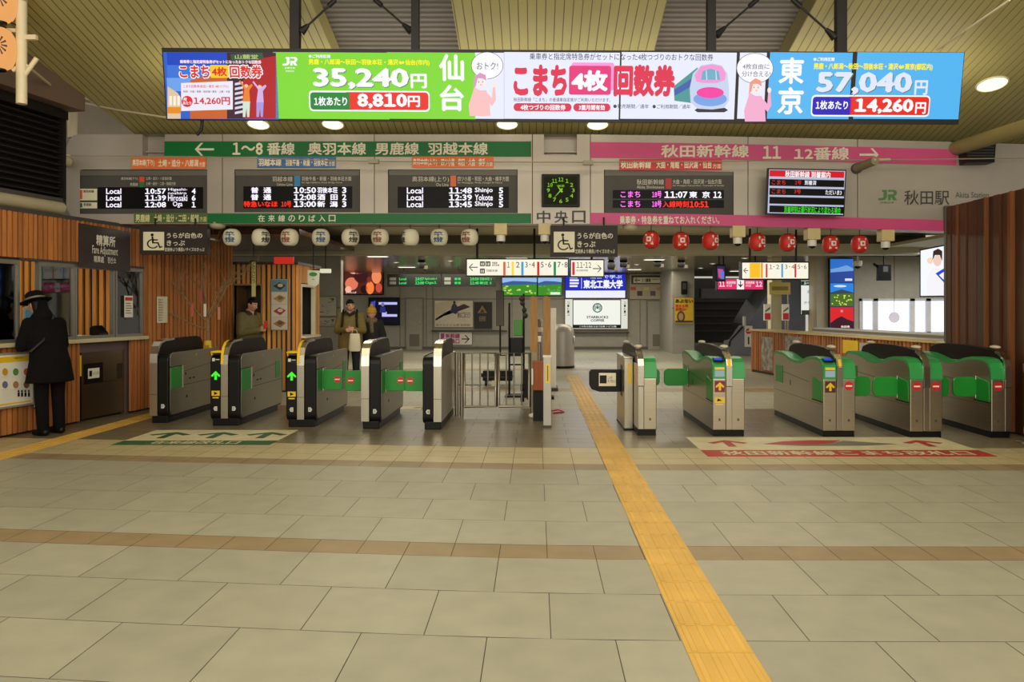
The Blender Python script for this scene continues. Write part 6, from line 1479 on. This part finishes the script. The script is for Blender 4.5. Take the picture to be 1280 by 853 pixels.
b.rect('casing', (1098, 331, 1114, 351), BLACKP, -.1, 0); b.rect('screen', (1104, 333, 1110, 340), g((110, 112, 108), .7), 0, .003); u, v = b.q(1100, 335); b.mb('bracket').tube([(u-.1, .1, v+.1), (u, .05, v)], .03, BLACKM, 6); u, v = b.q(1106, 331); b.mb('bracket').tube([(u, .05, v), (u, .05, 2.8-(EYE+(HY-351)*17/FPX))], .015, BLACKM, 6); b.done()
t = thing('security_camera', 'small white dome camera beside the pillar in the side room', 'camera', P(1072, 333, 17.5))
m = MB(); m.lathe([(.1, .12), (.1, .05), (.08, .0)], (0, 0, 0), WHITE, 16); m.tube([(0, 0, .12), (0, 0, 2.8-t.location.z)], .02, WHITE, 6); m.build('housing', t); m = MB(); m.ball((0, 0, 0), (.07, .07, .06), BLACKP, 12, 8); m.build('dome', t)
t = thing('ceiling_downlight', 'round downlight in the side room ceiling', 'ceiling light', cpt(1082, 325, 2.8)); m = MB(); m.lathe([(.12, 0), (.12, -.015), (.1, -.016)], (0, 0, 0), WHITE, 18); m.build('trim_ring', t); m = MB(); m.lathe([(.099, -.014), (.001, -.02)], (0, 0, 0), g((255, 250, 235), 1.7), 18); m.build('diffuser', t)
AD = Frame(P(1150, 372, 14.6), (.55, -1, 0), (0, 0, 1))
b = Board('lit_advertisement', 'bright white lightbox with a dark-haired person holding a blue strap, by the right timber wall', 'advertisement', AD, (1150, 311, 1190, 371))
b.poly('case', [(1149.5, 312), (1190, 304), (1190, 371), (1149.5, 371.5)], BLACKP, -.1, 0); b.poly('lit_face', [(1151, 313.5), (1189, 306), (1189, 369.5), (1151, 370)], g((236, 240, 244), 1.1), 0, .004)
n = .004
b.poly('picture', [(1158, 352), (1163, 338), (1170, 334), (1181, 336), (1184, 369), (1160, 369)], g((246, 244, 248)), n, n+.002); b.disc('picture', 1172, 326, 5, 7, g((240, 206, 190)), n, n+.003); b.poly('picture', [(1166, 325), (1167, 314), (1173, 311), (1178, 314), (1178, 326), (1175, 319), (1169, 319)], g((60, 40, 36)), n, n+.006); b.poly('picture', [(1170, 342), (1180, 336), (1183, 338), (1174, 344), (1182, 352), (1181, 354)], g((30, 70, 220)), n, n+.007); b.disc('picture', 1163, 326, 4, 4, g((246, 220, 190)), n, n+.002)
b.done()
# timber counter
t = thing('timber_counter', 'long slatted timber counter with pale top and white glazing ledge on the right', 'counter', (5.2, 18.8, 0))
A_, B_ = Vector((0, 0, 0)), Vector((1.2, -7.2, 0)); dv = B_.normalized(); ln = B_.length; ang = math.atan2(dv.y, dv.x); t.rotation_euler = (0, 0, ang)
m = MB(); m.box(0, ln, 0, .05, .0, .98, WBACK); rr = random.Random(4)
slats(m, 0, ln, .06, .98, .1, WOODL, rr, 0, .035); m.box(-.03, 0, -.03, .5, 0, .98, WOODL); m.build('front', t)
m = MB(); m.box(-.05, ln, -.08, .5, .98, 1.02, mat('pale oak top', (206, 178, 120), .4)); m.build('worktop', t, bevel=.006)
m = MB(); m.box(2.6, ln, .12, .5, 1.02, 1.12, paint((206, 204, 200))); m.box(2.6, ln, .1, .13, 1.06, 1.1, FRAMEG); m.build('glazing_ledge', t)
m = MB(); m.box(.55, 1.1, -.045, -.035, .1, .86, mat('mottled poster', (150, 140, 128), .5, noise=.6, scale=9)); m.build('poster', t); m = MB(); m.box(1.7, 2.4, -.045, -.035, .62, .92, mat('mottled poster', (150, 140, 128))); m.build('poster', t)
m = MB(); m.box(4.0, 4.5, -.05, -.035, .68, .93, YEL); m.build('yellow_plate', t); m = MB(); m.box(4.55, 4.95, -.05, -.035, .74, .9, paint((170, 170, 160))); m.build('grey_plate', t)
# ------------------------------------------------------------------ bare branch decoration and its pot
t = thing('bare_tree', 'leafless decorative branches with paper tags in a yellow wrapped pot by the timber wall', 'tree', (P(259.5, 384, 12.4).x, 12.4, 0))
BRK = mat('pale brown bark', (138, 112, 74), .7, noise=.2, scale=20)
rb = random.Random(21); m = MB()
def grow(p, d, ln, r, lv):
    pts = [p]; q = p.copy(); dd = d.copy()
    for k in range(4):
        dd = (dd+Vector((rb.uniform(-.16, .16), rb.uniform(-.12, .12), rb.uniform(-.05, .12)))).normalized(); q = q+dd*ln/4; pts.append(q.copy())
    m.tube(pts, [r*(1-.14*i) for i in range(5)], BRK, 6)
    if lv > 0:
        for k in range(3 if lv > 1 else 2):
            s = pts[rb.choice((2, 3, 4))]; sd = rb.choice((-1, 1))
            nd = (dd+Vector((sd*rb.uniform(.4, 1.1), rb.uniform(-.3, .3), rb.uniform(-.1, .4)))).normalized(); grow(s.copy(), nd, ln*rb.uniform(.5, .75), r*.55, lv-1)
m.tube([(0, 0, .3), (.01, 0, .9), (0, 0, 1.35)], [.03, .027, .024], BRK, 8)
for d, ln, z in (((-.75, 0, .8), .8, 1.3), ((.65, -.1, .85), .8, 1.35), ((-.1, .1, 1), .85, 1.35), ((-.95, -.1, .25), .55, 1.2), ((.35, .1, 1), .7, 1.4)): grow(Vector((0, 0, z)), Vector(d).normalized(), ln, .018, 3)
m.build('branches', t)
m = MB(); m.lathe([(.13, 0), (.15, .35), (.14, .36)], (0, 0, 0), paint((80, 66, 48)), 18); m.build('pot', t)
m = MB(); m.lathe([(.06, .35), (.07, .6), (.055, 1.0), (.05, 1.02)], (0, 0, 0), YEL, 16); m.box(-.04, .05, -.075, -.069, .6, .95, paint((200, 150, 30))); m.build('yellow_wrap', t)
for x, z, c_ in ((-.2, 1.5, (196, 90, 70)), (-.06, 1.72, (170, 80, 70)), (.0, 1.5, (226, 220, 206)), (.22, 1.45, (206, 140, 120))):
    m = MB(); m.box(x-.02, x+.02, -.1, -.097, z-.1, z+.1, paint(c_)); m.tube([(x, -.098, z+.1), (x*.8, -.05, z+.18)], .003, BRK, 4); m.build('paper_tag', t)

# ------------------------------------------------------------------ people
def fuse(parts, name, m, parent, voxel=.011, smooth=3):
    """capsules and balls fused by remeshing into one continuous surface"""
    mb = MB()
    for p in parts:
        if p[0] == 'c':
            _, a, b_, r0, r1 = p; a = Vector(a); b_ = Vector(b_); d = b_-a; n = 8; mb.tube([a+d*k/n for k in range(n+1)], [r0+(r1-r0)*k/n for k in range(n+1)], m, 12); mb.ball(a, r0, m, 12, 8); mb.ball(b_, r1, m, 12, 8)
        elif p[0] == 'b': mb.ball(p[1], p[2], m, 16, 10, p[3] if len(p) > 3 else None)
        elif p[0] == 'l': mb.loft(p[1], m)
    o = mb.build(name)
    r = o.modifiers.new('r', 'REMESH'); r.mode = 'VOXEL'; r.voxel_size = voxel; r.use_smooth_shade = True
    s = o.modifiers.new('s', 'SMOOTH'); s.iterations = smooth; s.factor = .5
    bpy.context.view_layer.update(); dg = bpy.context.evaluated_depsgraph_get()
    me = bpy.data.meshes.new_from_object(o.evaluated_get(dg)); me.name = name
    me.materials.clear(); me.materials.append(m)
    for p in me.polygons: p.use_smooth = True
    o.modifiers.clear(); old = o.data; o.data = me; bpy.data.meshes.remove(old); o.parent = parent
    return o
def ring(c, rx, ry, n=20, rot=0, tilt=(0, 0)):
    c = Vector(c); out = []
    for k in range(n):
        t = 2*math.pi*k/n; x, y = rx*math.cos(t), ry*math.sin(t)
        x, y = x*math.cos(rot)-y*math.sin(rot), x*math.sin(rot)+y*math.cos(rot); out.append(c+Vector((x, y, x*tilt[0]+y*tilt[1])))
    return out
SKIN = mat('skin', (196, 146, 112), .55, noise=.05); HAIRB = mat('black hair', (16, 13, 12), .6, spec=.25)
def hand(parts, w, d, side, up=Vector((0, 0, 1)), curl=.5, s=1.0):
    """palm, four curled fingers of different length and a thumb; d = pointing direction, side = thumb side"""
    d = Vector(d).normalized(); side = Vector(side); side = (side-d*side.dot(d)).normalized(); nrm = d.cross(side)
    parts.append(('c', w, w+d*.06*s, .026*s, .034*s)); parts.append(('c', w+d*.045*s+side*.016*s, w+d*.075*s-side*.016*s, .024*s, .024*s))
    for k, L in enumerate((.062, .072, .066, .05)):
        b0 = w+d*.085*s+side*(.03-.02*k)*s; b1 = b0+(d*math.cos(curl)+nrm*math.sin(curl))*L*.55*s; b2 = b1+(d*math.cos(curl*2.2)+nrm*math.sin(curl*2.2))*L*.5*s
        parts.append(('c', b0, b1, .0105*s, .0098*s)); parts.append(('c', b1, b2, .0098*s, .0088*s))
    t0 = w+d*.03*s+side*.03*s; t1 = t0+(d*.6+side*.7).normalized()*.04*s; t2 = t1+(d*.9+side*.25+nrm*.4).normalized()*.032*s
    parts.append(('c', t0, t1, .0125*s, .0115*s)); parts.append(('c', t1, t2, .0115*s, .0095*s))
def person(label, loc, rotz, H, jt, coat, trousers, shoe, hat=None, hair='short', coat_rings=None, extra=None, coat_name='coat', sleeve=.062, thumbs=None, curl=.6):
    """jt: joints in a local frame facing -Y, metres for a body of height H"""
    t = thing('person', label, 'person', loc, rotz)
    V = {k: Vector(v) for k, v in jt.items()}; body = []
    hd, nk = V['head'], V['neck']
    face = V.get('face', Vector((0, -1, 0))).normalized(); sd = face.cross(Vector((0, 0, 1))).normalized(); upv = sd.cross(face).normalized()
    Rm = Matrix((sd, -face, upv)).transposed()
    body += [('c', nk, hd-upv*.05, .055, .055), ('b', hd, (.075, .095, .112), Rm), ('b', hd+face*.03-upv*.055, (.055, .06, .062), Rm)]
    body += [('c', hd+face*.092+upv*.008, hd+face*.112-upv*.028, .010, .016)]
    for s in (-1, 1): body += [('b', hd+sd*s*.076-face*.005-upv*.01, (.014, .026, .034), Rm), ('b', hd+face*.072+sd*s*.03-upv*.03, (.024, .02, .02), Rm)]
    body += [('c', hd+face*.088-sd*.018-upv*.064, hd+face*.088+sd*.018-upv*.064, .009, .009)]
    body += [('c', nk, V['pelvis'], .09, .13), ('c', V['sl'], V['sr'], .065, .065)]
    for s in 'lr':
        body += [('c', V['s'+s], V['e'+s], .05, .04), ('c', V['e'+s], V['w'+s], .04, .028), ('c', V['h'+s], V['k'+s], .08, .055), ('c', V['k'+s], V['a'+s], .052, .035), ('c', V['a'+s], V['a'+s]+Vector((0, -.1, -.045)), .034, .024)]
        hands = []; dr = (V['w'+s]-V['e'+s]).normalized(); th = Vector((thumbs or {}).get(s, (0, 0, 1))); hand(hands, V['w'+s], dr, th, curl=curl if s == 'l' else -curl); body += hands
    fuse(body, 'body', SKIN, t, .0085, 2)
    # features of the face
    m = MB()
    for s in (-1, 1): m.ball(hd+face*.084+sd*s*.03+upv*.012, (.012, .006, .007), WHITE, 10, 6, Rm); m.ball(hd+face*.0895+sd*s*.03+upv*.012, (.0055, .004, .006), BLACKP, 8, 6, Rm)
    m.build('eyes', t)
    m = MB(); m.ball(hd+face*.094-upv*.064, (.022, .007, .007), mat('lips', (160, 84, 74), .5), 12, 6, Rm); m.build('lips', t)
    m = MB()
    for s in (-1, 1): m.ball(hd+face*.086+sd*s*.031+upv*.034, (.02, .008, .005), HAIRB, 10, 6, Rm)
    m.build('eyebrows', t)
    hp = [('b', hd+upv*.022-face*.014, (.084, .098, .104), Rm), ('b', hd+upv*.075+face*.035, (.062, .05, .038), Rm)]
    if hair == 'long': hp += [('c', hd-face*.05-sd*.05, hd-face*.05-upv*.2-sd*.06, .05, .04), ('c', hd-face*.05+sd*.05, hd-face*.05-upv*.2+sd*.06, .05, .04), ('c', hd-face*.06, hd-face*.06-upv*.22, .06, .05)]
    else: hp += [('b', hd-face*.045-upv*.03, (.074, .05, .07), Rm)]
    ho = fuse(hp, 'hair', HAIRB, t, .009, 2)
    # clear the face: drop hair vertices in front of the face below the fringe
    bm = bmesh.new(); bm.from_mesh(ho.data)
    kill = [v for v in bm.verts if (v.co-hd).dot(face) > .045 and (v.co-hd).dot(upv) < .045]
    bmesh.ops.delete(bm, geom=kill, context='VERTS'); bm.to_mesh(ho.data); bm.free()
    # clothes
    cp = [('l', [ring(*r) for r in coat_rings])]
    for s in 'lr': cp += [('c', V['s'+s], V['e'+s], sleeve*1.15, sleeve), ('c', V['e'+s], V['w'+s]+(V['e'+s]-V['w'+s]).normalized()*.015, sleeve, sleeve*.78)]
    cp += [('c', V['sl'], V['sr'], sleeve*1.1, sleeve*1.1), ('c', V['neck']-Vector((0, 0, .06)), V['neck']+Vector((0, 0, .0)), .095, .075)]
    fuse(cp, coat_name, coat, t, .013, 3)
    for s in 'lr':
        pass
    tp = [('b', V['pelvis'], (.17, .13, .13))]
    for s in 'lr': tp += [('c', V['h'+s], V['k'+s], .1, .075), ('c', V['k'+s], V['a'+s]+Vector((0, 0, -.02)), .075, .066)]
    fuse(tp, 'trousers', trousers, t, .013, 3)
    for s in 'lr':
        a = V['a'+s]; fuse([('c', (a.x, a.y+.035, .045), (a.x, a.y-.05, .045), .045, .045), ('c', (a.x, a.y-.05, .04), (a.x, a.y-.15, .035), .044, .035)], 'shoe', shoe, t, .01, 2)
    if extra: extra(t, V, hd, face, sd, upv, Rm)
    return t
BLKC = mat('black wool coat', (13, 12, 13), .9, noise=.15, scale=30, spec=.15); OLV = mat('olive jacket', (98, 90, 52), .75, noise=.12, scale=25); KHK = mat('khaki jacket', (112, 96, 44), .75, noise=.12, scale=25); NAVY = mat('navy trousers', (24, 26, 36), .8, noise=.1, scale=25)
# 1: the person in a long black coat and hat at the ticket window (seen from behind)
def hatx(t, V, hd, face, sd, upv, Rm):
    c = hd+upv*.055; B = mat('black felt hat', (14, 13, 13), .9, spec=.15)
    def rg(r, h, k=1.0): return [c+sd*r*math.cos(2*math.pi*i/28)+(-face)*r*k*math.sin(2*math.pi*i/28)+upv*h for i in range(28)]
    m = MB(); m.loft([rg(.098, .0, 1.1), rg(.101, .03, 1.1), rg(.094, .085, 1.1), rg(.07, .11, 1.1), rg(.03, .116, 1.1)], B); h = m.build('hat', t)
    m = MB(); m.loft([rg(.095, .0, 1.1), rg(.16, -.02, 1.08), rg(.172, -.012, 1.08), rg(.16, -.008, 1.08), rg(.098, .014, 1.1)], B); m.build('brim', h)
    m = MB(); m.loft([rg(.1025, .012, 1.1), rg(.1025, .032, 1.1)], paint((110, 104, 96)), caps=False); m.build('hat_band', h)
    fuse([('c', V['neck']+Vector((-.05, .02, -.02)), V['neck']+Vector((.05, .02, -.02)), .09, .09), ('c', V['neck']+Vector((-.04, .03, .03)), V['neck']+Vector((.04, .03, .03)), .075, .075), ('c', hd-face*.07-upv*.02, V['neck']+Vector((0, .06, .02)), .07, .075)], 'collar', BLKC, t, .011, 3)
    m = MB(); m.tube([V['neck']+Vector((-.1, .09, .03)), V['neck']+Vector((.03, .13, -.2)), V['pelvis']+Vector((.16, .1, .25)), V['pelvis']+Vector((.26, .02, .12))], .016, mat('dark strap', (24, 22, 22), .6), 8); m.build('bag_strap', t)
person('person in long black coat and brimmed hat leaning at the ticket window, seen from behind', (-5.9, 9.52, 0), math.radians(-112), 1.7,
       dict(head=(-.02, -.27, 1.58), neck=(0, -.16, 1.42), face=(.1, -.95, -.3), pelvis=(0, 0, .9), sl=(.19, -.11, 1.35), sr=(-.2, -.11, 1.35), el=(.27, -.12, 1.08), er=(-.27, -.14, 1.08), wl=(.15, -.3, 1.17), wr=(-.15, -.3, 1.17), hl=(.1, 0, .86), hr=(-.1, 0, .86), kl=(.1, -.02, .48), kr=(-.11, -.01, .48), al=(.1, .02, .09), ar=(-.12, .0, .09)),
       BLKC, mat('black trousers', (13, 12, 13), .9, spec=.15, noise=.1, scale=25), BLACKP, hair='long', extra=hatx,
       coat_rings=[((0, 0, .64), .29, .2), ((0, 0, .72), .275, .195), ((0, .0, .9), .24, .175), ((0, -.03, 1.05), .215, .16), ((0, -.07, 1.2), .22, .155), ((0, -.1, 1.33), .2, .13), ((-.01, -.12, 1.4), .11, .1)], sleeve=.068)
# 2: the man in an olive padded jacket in the kiosk doorway, looking at a phone
def phone(t, V, hd, face, sd, upv, Rm):
    m = MB(); c = (V['wl']+V['wr'])/2+Vector((0, -.1, .05)); m.box(c.x-.035, c.x+.035, c.y-.012, c.y, c.z-.03, c.z+.11, RED); o = m.build('phone_case', t, bevel=.006)
    fuse([('c', V['neck']+Vector((-.07, -.02, -.02)), V['neck']+Vector((.07, -.02, -.02)), .07, .07), ('c', V['neck']+Vector((-.06, .05, 0)), V['neck']+Vector((.06, .05, 0)), .07, .07)], 'scarf', mat('dark blue scarf', (28, 32, 42), .8), t, .012, 3)
person('man in olive padded jacket in the kiosk doorway looking down at a red phone', (P(311, 384, 14.05).x, 14.05, 0), math.radians(68), 1.7,
       dict(head=(0, -.08, 1.6), neck=(0, -.01, 1.44), face=(0, -.92, -.35), pelvis=(0, 0, .9), sl=(.19, 0, 1.38), sr=(-.19, 0, 1.38), el=(.24, -.03, 1.1), er=(-.24, -.03, 1.1), wl=(.06, -.27, 1.16), wr=(-.06, -.27, 1.14), hl=(.09, 0, .86), hr=(-.09, 0, .86), kl=(.1, -.02, .48), kr=(-.1, -.02, .48), al=(.1, .02, .09), ar=(-.1, .02, .09)),
       OLV, NAVY, BLACKP, extra=phone, coat_rings=[((0, 0, .72), .23, .18), ((0, 0, .85), .235, .185), ((0, 0, 1.0), .23, .18), ((0, 0, 1.15), .235, .18), ((0, 0, 1.3), .225, .16), ((0, 0, 1.4), .17, .12)], sleeve=.075)
# 3: the man in a khaki jacket with backpack and white bag
def pack(t, V, hd, face, sd, upv, Rm):
    fuse([('b', (0, .22, 1.18), (.16, .1, .24))], 'backpack', BLACKM, t, .015, 3)
    for s in (-1, 1):
        m = MB(); m.tube([(s*.12, .16, 1.43), (s*.13, .0, 1.49), (s*.13, -.135, 1.4), (s*.14, -.185, 1.2), (s*.17, -.12, 1.02), (s*.17, .1, .98)], .022, BLACKM, 8); m.build('backpack_strap', t)
    m = MB(); w = (V['wl']+V['wr'])/2+Vector((.1, -.1, -.05))
    m.loft([ring((w.x, w.y, w.z-.36), .1, .05), ring((w.x, w.y, w.z-.3), .115, .06), ring((w.x, w.y, w.z-.08), .1, .05), ring((w.x, w.y, w.z-.02), .09, .04)], mat('white paper bag', (212, 206, 176), .6)); o = m.build('paper_bag', t)
    m = MB(); m.tube([(w.x-.06, w.y-.02, w.z-.03), (w.x-.03, w.y-.02, w.z+.05), (w.x+.03, w.y-.02, w.z+.05), (w.x+.06, w.y-.02, w.z-.03)], .006, paint((206, 200, 180)), 6); m.build('bag_handle', o)
    m = MB(); m.tube([(-.09, -.1, 1.46), (0, -.16, 1.4), (.09, -.1, 1.46)], .03, mat('dark collar', (34, 30, 28), .8), 8); m.build('collar', t)
person('man in khaki jacket with black backpack holding a white paper bag', (P(438, 384, 15.4).x, 15.4, 0), math.radians(8), 1.7,
       dict(head=(0, -.04, 1.58), neck=(0, 0, 1.43), face=(.3, -1, -.25), pelvis=(0, 0, .9), sl=(.19, 0, 1.37), sr=(-.19, 0, 1.37), el=(.25, -.02, 1.09), er=(-.25, -.02, 1.09), wl=(.06, -.25, 1.1), wr=(-.03, -.26, 1.12), hl=(.1, 0, .86), hr=(-.1, 0, .86), kl=(.11, -.03, .48), kr=(-.11, 0, .48), al=(.12, .0, .09), ar=(-.12, .06, .09)),
       KHK, NAVY, BLACKP, extra=pack, coat_rings=[((0, 0, .7), .235, .18), ((0, 0, .8), .24, .185), ((0, 0, 1.0), .235, .18), ((0, 0, 1.15), .235, .175), ((0, 0, 1.3), .22, .155), ((0, 0, 1.4), .16, .11)], sleeve=.07)
# 4: the woman in black with a mustard knitted hat
def knit(t, V, hd, face, sd, upv, Rm):
    K = mat('mustard knit', (196, 146, 40), .85, noise=.15, scale=60)
    fuse([('b', hd+upv*.055-face*.01, (.098, .11, .095), Rm), ('b', hd+upv*.165-face*.02, (.034, .034, .034), Rm)], 'knitted_hat', K, t, .01, 2)
    m = MB(); c = hd+upv*.03; m.loft([[c+sd*.102*math.cos(2*math.pi*i/24)-face*.112*math.sin(2*math.pi*i/24)+upv*h-face*.008 for i in range(24)] for h in (-.01, .025)], K, caps=False); m.build('hat_cuff', t)
    fuse([('c', V['neck']+Vector((-.06, -.04, .0)), V['neck']+Vector((.06, -.04, .0)), .065, .065), ('c', V['neck']+Vector((0, -.08, -.02)), V['neck']+Vector((.02, -.12, -.22)), .05, .045)], 'scarf', mat('brown scarf', (110, 92, 72), .85, noise=.3, scale=30), t, .012, 3)
person('woman in black coat and mustard knitted hat beside the man with the paper bag', (P(464.5, 384, 15.9).x, 15.9, 0), math.radians(6), 1.55,
       dict(head=(0, -.03, 1.42), neck=(0, 0, 1.28), face=(-.1, -1, -.1), pelvis=(0, 0, .8), sl=(.16, 0, 1.23), sr=(-.16, 0, 1.23), el=(.24, .02, .98), er=(-.22, 0, .98), wl=(.29, -.06, .78), wr=(-.24, -.08, .77), hl=(.09, 0, .76), hr=(-.09, 0, .76), kl=(.09, -.02, .43), kr=(-.09, -.02, .43), al=(.09, .02, .09), ar=(-.09, .02, .09)),
       mat('black short coat', (22, 21, 24), .8, noise=.12, scale=30), NAVY, BLACKP, hair='long', extra=knit, coat_rings=[((0, 0, .6), .21, .16), ((0, 0, .75), .2, .15), ((0, 0, .95), .185, .14), ((0, 0, 1.1), .19, .14), ((0, 0, 1.2), .17, .12), ((0, 0, 1.26), .11, .09)], sleeve=.06, thumbs={'l': (0, -1, 0), 'r': (0, -1, 0)})
